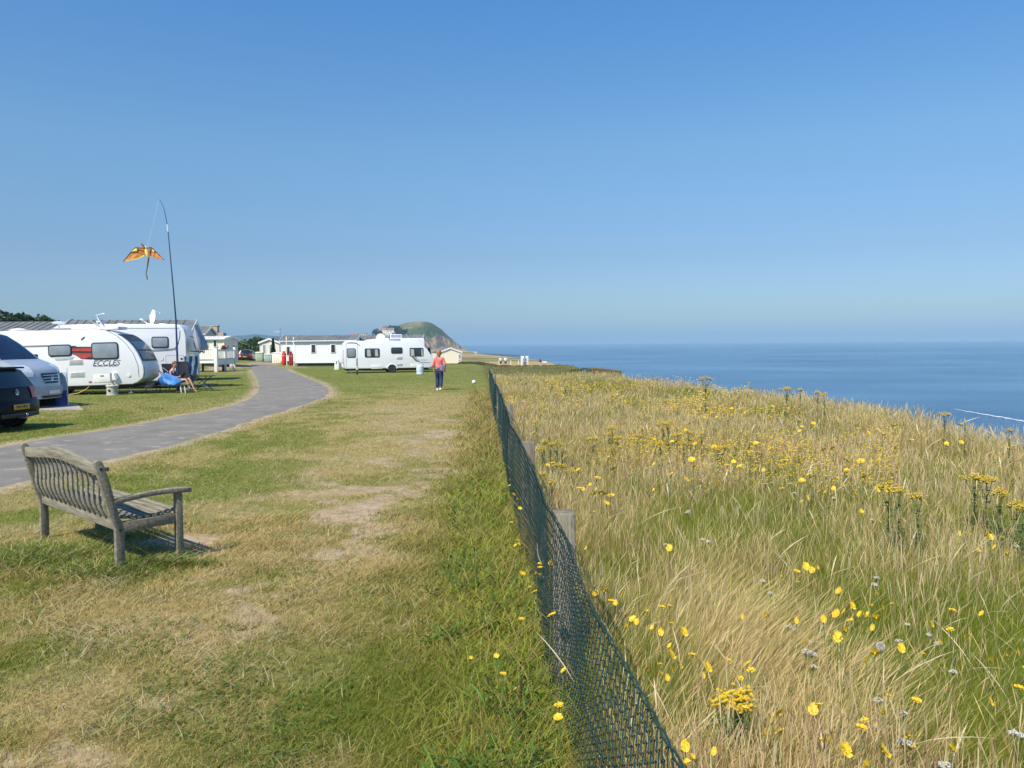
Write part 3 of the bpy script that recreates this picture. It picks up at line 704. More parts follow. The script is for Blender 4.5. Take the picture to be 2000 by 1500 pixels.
for i in range(NS):
    u = -1 + 2 * (i + .5) / NS; x_ = u * (BL / 2 - .03); zt = topz - .11 + arch(u) * .8; z0 = SZ + .03; vs, fs = [], []
    for k in range(11):
        t = k / 10; z_ = z0 + (zt - z0) * t; y_ = yb(z_) + sy * (-.021 * math.sin(t * math.pi * 1.9) )
        vs += [(x_ - .026, y_ - .008, z_), (x_ + .026, y_ - .008, z_), (x_ + .026, y_ + .008, z_), (x_ - .026, y_ + .008, z_)]
    for j in range(10):
        for k in range(4): fs.append((j * 4 + k, j * 4 + (k + 1) % 4, j * 4 + 4 + (k + 1) % 4, j * 4 + 4 + k))
    fs += [(0, 1, 2, 3), (43, 42, 41, 40)]
    MB().add(vs, fs).build('back_slat', WOOD, bench, bevel=.003)
for i in range(8):
    t = i / 7; y_ = sy * (.045 + .43 * t); z_ = SZ + .048 - .028 * math.sin(t * math.pi) + (.0 if t < .9 else -.004)
    MB().box((0, y_, z_), (BL + .03, .042, .028), Matrix.Rotation(sy * (-.22 + .4 * t), 3, 'X')).build('seat_slat', WOOD, bench, bevel=.006)

# ------------------------------------------------------------------ chain-link fence
PLAS = mat('green_plastic_wire', (.014, .042, .038), .5, var=.3, scale=20, spec=.28)
fence = thing('chain_link_fence', 'low dark green chain-link fence running from the near ground towards the sea along timber posts', 'fence', (fence_x(1.0), 1.0, 0))
FO = Vector((fence_x(1.0), 1.0, 0))
def sag(y):    # height of the top wire over the ground, slack between posts
    posts = [.6, 4.1, 7.2, 12, 18, 25, 31.5]
    k = np.searchsorted(posts, y) - 1; k = max(0, min(len(posts) - 2, k)); t = (y - posts[k]) / (posts[k + 1] - posts[k])
    return .985 - .06 * 4 * t * (1 - t) + .02 * (float(vnoise(y * .7, 0, 8)) - .5)
Y0, Y1 = 1.0, 31.5; pitch = .050; nw = int((Y1 - Y0) / pitch)
V, T = [], []
def bulge(y, h): return (float(vnoise(y * .45, 2, 12)) - .5) * .13 * math.sin(min(1, h) * 3.0) + (float(vnoise(y * 1.4, 5, 13)) - .5) * .03
wires = []
mesh_v, mesh_f = [], []
def tube_fast(P, r, n, out_v, out_f, base):
    P = np.asarray(P); d = np.gradient(P, axis=0); d /= np.linalg.norm(d, axis=1)[:, None] + 1e-9
    up = np.cross(d, np.array([1.0, .05, .02])); up /= np.linalg.norm(up, axis=1)[:, None] + 1e-9; sd = np.cross(d, up)
    k = len(P); r = np.full(k, r)
    vs = np.stack([P + (up * math.cos(a) + sd * math.sin(a)) * r[:, None] for a in (2 * math.pi * q / n for q in range(n))], 1).reshape(-1, 3)
    i, j = np.meshgrid(np.arange(k - 1), np.arange(n), indexing='ij'); j2 = (j + 1) % n
    out_v.append(vs); out_f.append(np.stack([i * n + j, i * n + j2, (i + 1) * n + j2, (i + 1) * n + j], -1).reshape(-1, 4) + base)
    return base + len(vs)
base = 0
for i in range(nw):
    ya = Y0 + i * pitch; top = sag(ya); rows = int(top / .0275); P = []
    nn = 3 if ya < 9 else 4
    for k in range(rows + 1):
        h = top - k * (top / rows); yy = ya + (pitch * .5 if k % 2 else -pitch * .5) * (1.12 if ya < 12 else 1.05)
        dx = .007 * (1 if k % 2 else -1)
        x = fence_x(yy) + bulge(yy, h) + dx
        z = ground_at(fence_x(yy) - .1, yy) + h
        if 0 < k < rows:      # rounded bend at each crossing
            e = .007; s_ = 1 if k % 2 else -1
            P.append((x - FO.x, yy - s_ * e - FO.y, z + e * .9)); P.append((x + .004 * s_ - FO.x, yy - FO.y, z)); P.append((x - FO.x, yy - s_ * e - FO.y, z - e * .9))
        else: P.append((x - FO.x, yy - FO.y, z))
    if ya > 9: P = P[::1]
    base = tube_fast(P, .0021 if ya < 8 else .0021 * min(2.0, ya / 8), 5 if ya < 4 else 4 if ya < 9 else 3, mesh_v, mesh_f, base)
link('wire_mesh', quad_mesh('wire_mesh', np.concatenate(mesh_v), np.concatenate(mesh_f), m=PLAS, smooth=True), fence)
for hh, nm, off in ((0, 'top_wire', .006), (.5, 'middle_wire', .006)):
    mv, mf = [], []
    for q in ((0, 1) if hh == 0 else (0,)):
        P = []
        for yy in np.arange(Y0 - .1, Y1, .05):
            h = sag(yy) - hh - .004; tw = .006 * math.sin(yy * 30 + q * math.pi) if hh == 0 else 0
            P.append((fence_x(yy) + bulge(yy, h) + off + tw * .6 - FO.x, yy - FO.y, ground_at(fence_x(yy) - .1, yy) + h + tw))
        bb = sum(len(v) for v in mv); tube_fast(P, .0028, 5, mv, mf, bb)
    link(nm, quad_mesh(nm, np.concatenate(mv), np.concatenate(mf), m=PLAS, smooth=True), fence)
POSTW = mat('post_timber', (.20, .17, .115), .9, var=.25, scale=2, bump=.7, bscale=10, stretch=(12, 12, 1), col2=(.29, .255, .185))
speckle(POSTW, 5, (.10, .085, .06), .60, .66, .8)
for k, (yy, w_) in enumerate(((4.12, .115), (7.2, .12), (12.0, .12), (18, .12), (24.5, .11), (31.4, .11))):
    x_ = fence_x(yy) + .066; z_ = ground_at(x_, yy); h_ = .97
    b_ = MB().box((x_ - FO.x, yy - FO.y, z_ + h_ / 2 - .15), (w_, w_, h_ + .3)).build('fence_post', POSTW, fence, bevel=.010)
    if k == 0:
        MB().cyl((x_ - .03 - FO.x, yy - w_ / 2 - .006 - FO.y, z_ + .86), (x_ - .03 - FO.x, yy - w_ / 2 - FO.y, z_ + .86), .008).build('nail', METAL, b_)
ds = thing('dead_stem', 'bleached dead plant stem standing against the chain-link fence', 'stem', put(1061, 1236))
MB().tube([(0, 0, 0), (.012, 0, .2), (.004, 0, .42), (.02, 0, .6), (.014, 0, .74)], [.006, .007, .0055, .005, .003], 7).build('stem', mat('bleached_rod', (.55, .47, .38), .8, bump=.3), ds, smooth=True)
MB().tube([(.004, 0, .42), (-.03, 0, .5), (-.035, 0, .58)], [.003, .002, .001], 5).build('twig', MATS['bleached_rod'], ds)

# ------------------------------------------------------------------ caravan kit (local x along the side we see, y away, z up)
def window(root, x0, x1, z0, z1, gm=GLASS, r=.09, y=0, frame=BLACKP, name='window', extra=True):
    f = MB().prism(rr(x0, x1, z0, z1, r), y - .028, y + .02).build(name, frame, root, bevel=.008)
    d = .045; MB().prism(rr(x0 + d, x1 - d, z0 + d * 1.2, z1 - d * 1.2, r * .75), y - .036, y - .0275).build('pane', gm, f, bevel=.003)
    return f
ALLOY = mat('alloy', (.62, .63, .65), .35, metal=.25)
def wheel(root, x, y, r=.32, w=.19, hub=ALLOY, name='wheel'):
    M = Matrix.Rotation(R(90), 3, 'X')
    t = MB().lathe([(r * .62, -w / 2), (r * .93, -w / 2), (r, -w / 2 + .03), (r, w / 2 - .03), (r * .93, w / 2), (r * .62, w / 2)], (x, y, r), 28, M).build(name, RUBBER, root, smooth=True, ang=30)
    rim = MB().lathe([(.01, w / 2 - .03), (r * .2, w / 2 - .015), (r * .25, w / 2 - .05), (r * .55, w / 2 - .045), (r * .64, w / 2 + .004), (r * .60, w / 2 - .08), (.01, w / 2 - .1)], (x, y, r), 28, M)
    rim.build('rim', hub, t, smooth=True, ang=30)
    sp = MB()
    for k in range(5):
        a = 2 * math.pi * k / 5; sp.box((x + math.cos(a) * r * .38, y - w / 2 + .03, r + math.sin(a) * r * .38), (r * .5, .02, .055), Matrix.Rotation(-a, 3, 'Y'))
    sp.build('spoke', hub, t, bevel=.004)
    return t
def dish(root, c, rad, rz, tilt, m=WHITE, name='satellite_dish', feed=True):
    M = Matrix.Rotation(rz, 3, 'Z') @ Matrix.Rotation(tilt, 3, 'Y')
    prof = [(.005, 0), (rad * .5, rad * .06), (rad * .85, rad * .17), (rad, rad * .24), (rad * .985, rad * .26), (rad * .8, rad * .18), (rad * .45, rad * .07), (.005, .015)]
    d = MB().lathe(prof, c, 28, M).build(name, m, root, smooth=True)
    cc = Vector(c)
    MB().tube([cc + M @ Vector((0, 0, -.01)), cc + M @ Vector((-.08, 0, -.06)), (cc.x, cc.y, cc.z - rad * 1.05)], .025, 8).build('dish_mount', WHITE, d, smooth=True)
    if feed: MB().tube([cc + M @ Vector((-rad * .95, 0, rad * .1)), cc + M @ Vector((-rad * .75, 0, rad * 1.0)), cc + M @ Vector((-rad * .62, 0, rad * 1.12))], [.014, .014, .035], 8).build('feed_arm', WHITE, d, smooth=True)
    return d

# touring caravan nearest the bench
s1 = 47.1; o1 = at(283, 770, 33.0); o1.z = ground_at(o1.x, o1.y)
car1 = thing('touring_caravan', 'white touring caravan with red and black graphic between its windows and curved dark front', 'caravan', o1)
car1.rotation_euler = (0, R(-1.3), R(8)); car1.location.z += .05
X = lambda px: (px - 283) / (s1 * 1.09)
Z = lambda py: (770 - py) / s1
prof = [(X(259), .38), (X(270), .46), (X(281), .62), (X(283.5), .85), (X(283), 1.08), (X(279.5), 1.34), (X(272.5), 1.66), (X(264), 1.93), (X(254), 2.15), (X(242), 2.35), (X(228), 2.5), (X(212), 2.6), (X(196), 2.66), (X(178), 2.69), (X(60), 2.70), (X(-5), 2.68), (X(-24), 2.60), (X(-33), 2.42), (X(-34), 1.9), (X(-31), .6), (X(-28), .38)]
MB().prism(prof, 0, 2.22).build('body', WHITE, car1, bevel=.035, seg=3)
# dark wrap-over front window panel, following the curve
def along(prof, a, b, off=.012, n=14):
    p = [Vector((q[0], 0, q[1])) for q in prof]; L_ = [0]
    for i in range(1, len(p)): L_.append(L_[-1] + (p[i] - p[i - 1]).length)
    out = []
    for k in range(n):
        s_ = L_[-1] * 0 + a + (b - a) * k / (n - 1); i = max(0, min(len(p) - 2, int(np.searchsorted(L_, s_)) - 1)); t = (s_ - L_[i]) / (L_[i + 1] - L_[i])
        q = p[i].lerp(p[i + 1], t); d = (p[i + 1] - p[i]).normalized(); nrm = Vector((d.z, 0, -d.x)); out.append((q, nrm))
    return out
def wrap(root, prof, a, b, y0, y1, m, name, off=.02, n=14):
    rows = []
    for q, nn in along(prof, a, b, n=n): rows.append([(q.x + nn.x * off, y0 + (y1 - y0) * j / 4, q.z + nn.z * off) for j in range(5)])
    return MB().grid(rows).build(name, m, root, smooth=True, solid=.015)
wf = wrap(car1, prof, 1.20, 2.72, .14, 2.08, BLACKP, 'front_window_panel', .018)
wrap(car1, prof, 1.28, 1.66, .22, 2.0, GLASS, 'lower_front_pane', .03, 8); wrap(car1, prof, 1.74, 2.18, .22, 2.0, GLASS, 'upper_front_pane', .03, 8)
wrap(car1, prof, .25, 1.0, .03, .10, GREYP, 'front_edge_trim', .012)
window(car1, X(96), X(142), Z(694), Z(671), BLIND, .12); window(car1, X(181), X(235), Z(702), Z(669), BLIND, .12)
gr_ = MB().prism([(X(142), Z(690)), (X(150), Z(693)), (X(160), Z(700)), (X(182), Z(702)), (X(182), Z(675)), (X(142), Z(674))], -.004, .003).build('black_graphic', mat('graphic_black', (.05, .045, .05), .4), car1)
RG = mat('graphic_red', (.48, .07, .06), .35)
MB().prism([(X(143), Z(690)), (X(150), Z(692)), (X(158), Z(698)), (X(166), Z(700)), (X(174), Z(697)), (X(181.5), Z(697)), (X(181.5), Z(690)), (X(143), Z(688))], -.010, -.005).build('red_graphic', RG, car1)
MB().prism([(X(143), Z(684)), (X(181.5), Z(686)), (X(181.5), Z(679)), (X(143), Z(679.5))], -.010, -.005).build('red_graphic', RG, car1)
MB().prism([(X(104), Z(694)), (X(146), Z(694)), (X(142), Z(701)), (X(110), Z(701))], -.012, .002).build('vent_panel', mat('pale_vent', (.6, .66, .7), .4), car1, bevel=.005)
MB().prism([(X(150), Z(676)), (X(158), Z(672.5)), (X(181), Z(673)), (X(181), Z(677))], -.009, -.0045).build('white_graphic', WHITE, car1)
MB().bx(X(-33), X(97), -.010, .003, Z(674), Z(671.3)).build('side_rail', GREYP, car1)
MB().bx(X(-30), X(192), -.008, .003, Z(642.6), Z(641.6)).build('awning_rail', GREYP, car1)
MB().tube([(X(192), -.004, Z(642)), (X(212), -.004, Z(645.5)), (X(232), -.004, Z(656)), (X(250), -.004, Z(672)), (X(264), -.004, Z(692)), (X(272), -.004, Z(715)), (X(273), -.004, Z(738))], .012, 5).build('corner_rail', GREYP, car1)
for (a, b, c_, d_) in ((135, 163, 711, 701), (136, 165, 735, 725)):
    v = MB().bx(X(a), X(b), -.014, .003, Z(c_), Z(d_)).build('vent_grille', mat('vent_white', (.62, .63, .6), .5), car1, bevel=.004)
    q = MB()
    for k in range(4): q.bx(X(a) + .04, X(b) - .04, -.020, -.0145, Z(c_) + .03 + k * .045, Z(c_) + .045 + k * .045)
    q.build('slats', GREYP, v)
h = MB().prism(rr(X(182), X(215), Z(746.5), Z(731.5), .03), -.016, .003).build('service_hatch', WHITE2, car1, bevel=.005)
MB().bx(X(196), X(203), -.026, -.0165, Z(735), Z(732.5)).build('catch', GREYP, h)
MB().bx(X(216), X(220), -.05, .003, Z(747), Z(729)).build('flue_edge', GREYP, car1)
h = MB().box((X(225), -.05, Z(736)), (.17, .10, .30)).build('water_inlet_cover', WHITE, car1, bevel=.01)
MB().box((X(228.5), -.115, Z(734.5)), (.10, .02, .24), Matrix.Rotation(R(-22), 3, 'Y')).build('cover_flap', mat('grey_flap', (.35, .4, .43), .5), h)
MB().cyl((X(253), .0, Z(734.5)), (X(253), -.03, Z(734.5)), .065, n=20).build('round_vent', WHITE2, car1, smooth=True, ang=30)
MB().prism(rr(X(172), X(178), Z(746), Z(743.6), .02), -.02, .003).build('side_marker', mat('red_lens', (.5, .03, .02), .2), car1)
LET = mat('letter_grey', (.10, .09, .13), .4)
text('model_lettering', 'ECCLES', .30, LET, car1, (X(208), -.006, Z(709.5)), shear=.35, sx=1.05)
text('sport_lettering', 'SPORT', .12, LET, car1, (X(223), -.006, Z(715)), shear=.3, sx=1.1)
MB().bx(X(184), X(212), -.008, -.003, Z(715.2), Z(714.3)).build('letter_underline', LET, car1)
MB().tube([(X(162), -.006, Z(663)), (X(169), -.006, Z(657.5))], .02, 6).build('black_mark', BLACKP, car1)
MB().bx(X(-26), X(256), .15, 2.1, .24, .40).build('chassis', DARKCH, car1, bevel=.01)
for yy in (.12, 2.08):
    wheel(car1, X(88), yy + (.02 if yy < 1 else 0), .31)
    MB().tube([(X(248), yy + .1, .38), (X(252), yy + .1, .03)], .028, 6).build('corner_steady', METAL, car1); MB().box((X(252), yy + .1, .02), (.16, .16, .03)).build('steady_foot', METAL, car1)
    MB().tube([(X(-20), yy + .1, .38), (X(-24), yy + .1, .03)], .028, 6).build('corner_steady', METAL, car1)
dk = MB().bx(X(132), X(228), .55, 1.7, 2.67, 2.80).build('roof_box', WHITE, car1, bevel=.04)
MB().lathe([(.38, 0), (.36, .06), (.2, .13), (.02, .15)], (X(22), .8, 2.69), 24).build('roof_dome', mat('dome_cream', (.75, .70, .62), .4), car1, smooth=True)
t_ = MB().cyl((X(110), .5, 2.68), (X(110), .5, 2.96), .035); t_.lathe([(.02, 0), (.24, .03), (.27, .07), (.2, .10), (.02, .12)], (X(110), .5, 2.95), 20); t_.build('mushroom_aerial', WHITE, car1, smooth=True)
dish(car1, (X(186), .75, 3.02), .30, R(12), R(62)); 
MB().tube([(X(170), .6, 3.1), (X(193), .7, 2.72)], [.03, .05], 6).build('aerial_arm', METAL, car1)
MB().bx(X(2), X(64), .3, 1.9, 2.68, 2.715).build('roof_panel', WHITE2, car1, bevel=.01)
# front hitch
MB().tube([(X(262), 1.1, .42), (X(300), 1.1, .42)], .05, 8).build('tow_hitch', METAL, car1)
# ------------------------------------------------------------------ motorhome behind it
s2 = 40.9; o2 = at(365, 757.8, 38.0); o2.z = ground_at(o2.x, o2.y)
mh = thing('motorhome', 'large white motorhome with satellite dish on roof and covered bikes on its back', 'motorhome', o2)
X = lambda px: (px - 365) / (s2 * 1.07)
mh.rotation_euler = (0, 0, R(13))
Z = lambda py: (757.8 - py) / s2
prof = [(X(365), .50), (X(366), 1.2), (X(365.5), Z(655)), (X(362), Z(643)), (X(355), Z(635.5)), (X(346), Z(633)), (X(190), Z(632.5)), (X(128), Z(634)), (X(104), Z(646)), (X(98), Z(670)), (X(92), Z(690)), (X(66), Z(712)), (X(58), Z(740)), (X(60), .4), (X(100), .36), (X(330), .36)]
MB().prism(prof, 0, 2.28).build('body', WHITE, mh, bevel=.05, seg=3)
window(mh, X(299), X(332), Z(679), Z(657), BLIND, .10); window(mh, X(200), X(236), Z(680), Z(658), BLIND, .1)
GR = mat('dark_stripe', (.05, .06, .09), .4)
MB().tube([(X(288), -.004, Z(684)), (X(300), -.004, Z(682.5)), (X(330), -.004, Z(681.5)), (X(344), -.004, Z(679.5)), (X(350), -.004, Z(672)), (X(354), -.004, Z(656)), (X(354.5), -.004, Z(646))], .014, 5).build('side_stripe', GR, mh)
MB().tube([(X(288), -.004, Z(686.6)), (X(300), -.004, Z(685)), (X(330), -.004, Z(683.6)), (X(347), -.004, Z(681.4))], .016, 5).build('side_stripe', GR, mh)
MB().bx(X(60), X(353), -.008, .002, Z(641.2), Z(640.4)).build('awning_rail', GREYP, mh)
h = MB()
for (x0, x1, z0, z1) in ((325, 360.5, 693.8, 693), (325, 325.8, 735, 694), (359.6, 360.4, 735, 694)): h.bx(X(x0), X(x1), -.007, .002, Z(z0), Z(z1))
h.build('locker_seam', mat('seam_grey', (.45, .47, .5), .6), mh)
MB().box((X(356), -.01, Z(700)), (.09, .03, .07)).build('locker_catch', BLACKP, mh, bevel=.004)
MB().cyl((X(321), .0, Z(713)), (X(321), -.02, Z(713)), .035).build('water_cap', GREYP, mh)
MB().tube([(X(315), -.006, Z(703)), (X(319), -.006, Z(703.5)), (X(321), -.006, Z(700)), (X(320), -.006, Z(697))], .012, 5).build('swirl_mark', mat('seam_grey', (.45, .47, .5), .6), mh)
wheel(mh, X(105), .12, .34); wheel(mh, X(105), 2.15, .34); wheel(mh, X(290), .12, .34); wheel(mh, X(290), 2.15, .34)
MB().bx(X(100), X(350), .25, 2.0, .22, .37).build('chassis', DARKCH, mh)
b_ = MB().bx(X(365) - .02, X(365) + .06, .12, 2.16, .5, .95).build('rear_bumper', mat('bumper_grey', (.42, .44, .46), .5), mh, bevel=.03)
for yy in (.12, 2.0): MB().bx(X(365), X(365) + .035, yy, yy + .14, 1.0, 1.5).build('tail_light', mat('red_lens', (.5, .03, .02), .2), mh, bevel=.02)
window(mh, 0, 0, 0, 0) if False else None
dish(mh, (X(293), .7, Z(617) - .02), .36, R(29), R(96), name='satellite_dish')
text('dish_mark', 'avtex', .14, mat('dish_red', (.5, .08, .08), .5), mh, (X(294) + .03, .53, Z(611)), rot=(R(90), 0, R(18))) if False else None
MB().tube([(X(295), .55, 2.96), (X(278), .45, Z(624))], [.03, .02], 6).lathe([(.02, 0), (.09, .03), (.05, .08)], (X(277), .45, Z(625)), 12).build('dish_feed', WHITE, mh, smooth=True)
MB().tube([(X(306), 1.2, 3.0), (X(313), 1.2, Z(620))], .02, 6).build('roof_aerial', METAL, mh)
for a, b in ((230, 242), (284, 292), (310, 323)): MB().bx(X(a), X(b), .5, 1.0, 3.03, 3.10).build('roof_vent', WHITE, mh, bevel=.02)
# bicycles under a cover on the back rack
rk_ = thing('bicycle_cover', 'grey and blue cover over bicycles hung on the back of the motorhome', 'cover', (o2.x - .13, o2.y + 1.10, o2.z), R(13))
CB = mat('cover_grey_blue', (.24, .26, .33), .5, var=.3, scale=2, bump=.5, bscale=3, col2=(.38, .40, .46))
rows = []
for k in range(13):
    t = k / 12; z_ = Z(684) + (Z(634) - Z(684)) * t; wx = .32 * math.sin(math.pi * min(1, .22 + t * .78)) ** .7 * (1 - .55 * t) + .02; wy = .85 * (1 - .35 * t ** 2)
    rows.append([(.45 - .25 * t + wx * math.cos(a) * (1 + .08 * math.sin(5 * a + 4 * t)), wy * math.sin(a), z_) for a in np.linspace(0, 2 * math.pi, 25)])
q = MB().grid(rows); q.build('cover', CB, rk_, smooth=True)
for (a_, b_) in (((0, -.5, 1.75), (.45, -.5, 1.75)), ((0, .5, 1.75), (.45, .5, 1.75)), ((0, -.6, 2.5), (.2, -.6, 2.4)), ((0, .6, 2.5), (.2, .6, 2.4))): MB().tube([a_, b_], .02).build('rack_bar', BLACKP, rk_)
q = MB()
for yy, sx in ((-.35, .4), (.3, .48)):
    for k in range(24):
        a0, a1 = 2 * math.pi * k / 24, 2 * math.pi * (k + 1) / 24
        q.tube([(sx, yy + .33 * math.cos(a0), 1.98 + .33 * math.sin(a0)), (sx, yy + .33 * math.cos(a1), 1.98 + .33 * math.sin(a1))], .02, 5, False)
q.build('wheel', RUBBER, rk_)
MB().tube([(.5, -.75, 1.72), (.62, -.75, 1.78)], .035).build('handlebar_grip', BLACKP, rk_)

# ------------------------------------------------------------------ right-hand touring caravan
p3 = gp(675, 729.5); o3 = Vector((p3.x, p3.y, ground_at(p3.x, p3.y)))
car3 = thing('touring_caravan', 'white touring caravan with four dark windows standing across the lawn near the walking woman', 'caravan', o3, R(17))
s3 = F / o3.y; LL = 6.75
X = lambda px: (px - 675) / 171 * LL
Z = lambda py: (730 - py) / s3
prof = [(0, .34), (X(836), .34), (X(843), .42), (X(845.5), .6), (X(844.5), .95), (X(840), 1.35), (X(832), 1.80), (X(824), 2.12), (X(819), 2.27), (X(811), 2.36), (X(797), 2.41), (X(720), 2.44), (X(684), 2.44), (X(679), 2.42), (-.06, 2.2), (-.12, 1.2), (-.08, .5)]
MB().prism(prof, 0, 2.2).build('body', WHITE, car3, bevel=.04, seg=3)
window(car3, X(678), X(694.5), Z(699), Z(681), BLIND, .10, name='door_window'); window(car3, X(711.5), X(740), Z(699), Z(681.5), GLASS, .10); window(car3, X(762), X(784), Z(692), Z(680), GLASS, .10); window(car3, X(798), X(825), Z(698), Z(681), GLASS, .10)
SG = mat('seam_grey', (.45, .47, .5), .6)
CUR = mat('curtain', (.45, .46, .42), .8)
for a, b in ((716, 722), (731, 736), (800, 806), (821, 823)): MB().prism([(X(a), Z(697)), (X(b) + .05, Z(697)), (X(b), Z(683.5)), (X(a), Z(683.5))], -.040, -.0365).build('curtain', CUR, car3)
MB().bx(X(676.3), X(677), -.008, .003, .4, 2.3).bx(X(697.4), X(698), -.008, .003, .4, 2.3).bx(X(677), X(697.4), -.008, .003, 2.28, 2.30).build('door_seam', SG, car3)
wheel(car3, X(763.5), .06, .30); wheel(car3, X(763.5), 2.12, .30)
arch_ = [(X(763.5) + .40 * math.cos(a), .30 + .40 * math.sin(a)) for a in np.linspace(0, math.pi, 15)] ; arch_i = [(X(763.5) + .33 * math.cos(a), .30 + .33 * math.sin(a)) for a in np.linspace(math.pi, 0, 15)]
MB().prism(arch_ + arch_i, -.02, .01).build('wheel_arch', WHITE, car3, bevel=.006)
MB().cyl((X(763.5), .002, .32), (X(763.5), -.004, .32), .34, n=28).build('arch_recess', DARKCH, car3)
MB().bx(X(690), X(752), -.015, .004, .36, .42).bx(X(774), X(838), -.015, .004, .36, .42).build('skirt_rail', mat('skirt_grey', (.5, .51, .52), .5), car3)
MB().bx(.1, X(836), .2, 2.0, .2, .345).build('chassis', DARKCH, car3)
for a, b, c_, d_ in ((772, 784, 704, 698), (772, 784, 717, 712)):
    v = MB().bx(X(a), X(b), -.014, .003, Z(c_), Z(d_)).build('vent_grille', mat('vent_white', (.62, .63, .6), .5), car3, bevel=.004)
    q = MB()
    for k in range(3): q.bx(X(a) + .04, X(b) - .04, -.020, -.0145, Z(c_) + .035 + k * .055, Z(c_) + .05 + k * .055)
    q.build('slats', GREYP, v)
for a, b, c_, d_ in ((723, 745, 722, 714), (799, 816, 720, 713)):
    MB().prism(rr(X(a), X(b), Z(c_), Z(d_), .03), -.012, .003).build('service_hatch', WHITE2, car3, bevel=.005)
MB().tube([(X(679), -.006, Z(670.5)), (X(687), -.006, Z(669.5)), (X(695), -.006, Z(670.5)), (X(701), -.006, Z(674.5)), (X(703), -.006, Z(676.5))], [.02, .028, .028, .025, .012], 5).build('curved_handle', GREYP, car3)
GG = mat('graphic_grey', (.10, .12, .11), .5)
MB().prism([(X(802), Z(699)), (X(806), Z(699)), (X(812), Z(705.5)), (X(818), Z(709)), (X(826), Z(710.3)), (X(839), Z(710.6)), (X(839), Z(711.3)), (X(826), Z(711.3)), (X(815), Z(710)), (X(808), Z(706.5))], -.008, -.002).build('swoosh_graphic', GG, car3)
MB().prism([(X(808), Z(699)), (X(810), Z(699)), (X(813), Z(703.5)), (X(817), Z(706.5)), (X(815.5), Z(706.5)), (X(811), Z(703))], -.008, -.002).build('swoosh_graphic', GG, car3)
text('model_lettering', 'challenger', .17, SG, car3, (X(824), -.006, Z(705.3)), sx=1.0)
MB().box((X(823), -.015, Z(713.5)), (.10, .03, .05)).build('side_lamp', GREYP, car3)
for yy in (.06, 2.14): MB().bx(-.16, -.085, yy - .06, yy + .06, .55, 1.75).build('tail_light_cluster', mat('tail_cluster', (.62, .58, .62), .3, var=.3, scale=5), car3, bevel=.02)
for zz, cc in ((.75, 'red_lens'), (1.0, 'red_lens')): MB().bx(-.175, -.15, .02, .10, zz, zz + .14).build('tail_lamp', MATS['red_lens'], car3, bevel=.01)
MB().bx(-.14, -.05, .2, 2.0, .42, .62).build('rear_bumper', WHITE, car3, bevel=.03)
fr = along(prof, 7.15, 8.5, n=8)
wrap(car3, prof, 7.45, 8.55, .12, 2.08, BLACKP, 'front_window', .014, 8)
for yy in (.15, 2.05):
    for xx in (.35, X(838)): MB().tube([(xx, yy, .34), (xx + .05, yy, .02)], .025, 6).build('corner_steady', METAL, car3)
MB().tube([(X(836), 1.1, .36), (X(836) + 1.15, .95, .38)], .045, 8).build('tow_hitch', METAL, car3)
MB().lathe([(.42, 0), (.38, .07), (.2, .12), (.02, .13)], (X(735), 1.2, 2.43), 24).build('roof_light', WHITE, car3, smooth=True)
MB().bx(X(762), X(783), .5, 1.2, 2.42, 2.60).build('roof_light', mat('rooflight_tint', (.3, .33, .38), .2), car3, bevel=.03)
dish(car3, (X(745), .8, 2.66), .34, R(-90), R(66), feed=False)

# a second white caravan just behind
p4 = at(702, 727, 66); o4 = Vector((p4.x, p4.y, ground_at(p4.x, p4.y)))
car4 = thing('touring_caravan', 'white touring caravan mostly hidden behind the one with four windows', 'caravan', o4, R(6))
hh4 = at(800, 660.5, 66).z - o4.z
MB().prism([(0, .4), (5.3, .4), (5.42, 1.2), (5.40, hh4 - .08), (5.3, hh4), (1.6, hh4), (.6, hh4 - .12), (.05, hh4 - .4), (-.1, 1.2)], 0, 2.2).build('body', WHITE, car4, bevel=.04)
window(car4, .8, 1.9, 1.3, 1.9); window(car4, 3.4, 4.5, 1.3, 1.9); wheel(car4, 2.9, .08, .3); wheel(car4, 2.9, 2.1, .3)
MB().bx(2.55, 3.5, .3, 1.0, hh4 - .01, hh4 + .34).build('roof_light_frame', WHITE, car4, bevel=.02)
MB().bx(2.62, 3.43, .285, .301, hh4 + .05, hh4 + .29).build('roof_light_pane', mat('rooflight_tint', (.3, .33, .38), .2), car4)
q = MB()
for xx in (-.2, 1.35, 4.0): q.box((xx, .5, hh4 + .12), (.07, .05, .62), Matrix.Rotation(R(-30), 3, 'Y'))
q.build('roof_strut', METAL, car4)

# ------------------------------------------------------------------ static mobile homes
def clad(name, col):
    m = mat(name, col, .5, var=.03, scale=1.5); n = m.node_tree.nodes; L = m.node_tree.links
    tc = [q for q in n if q.type == 'TEX_COORD'][0]; wv = n.new('ShaderNodeTexWave'); wv.wave_type = 'BANDS'; wv.bands_direction = 'Z'; wv.wave_profile = 'SAW'; wv.inputs['Scale'].default_value = 2.1
    L.new(tc.outputs['Object'], wv.inputs[0]); bp = n.new('ShaderNodeBump'); bp.inputs['Strength'].default_value = .3; bp.inputs['Distance'].default_value = .03
    L.new(wv.outputs['Fac'], bp.inputs['Height']); L.new(bp.outputs[0], n['Principled BSDF'].inputs['Normal']); return m
CW, CC, CG, CBL = clad('white_boards', (.82, .82, .81)), clad('cream_boards', (.82, .76, .58)), clad('grey_green_boards', (.42, .44, .38)), clad('pale_blue_boards', (.55, .60, .66))
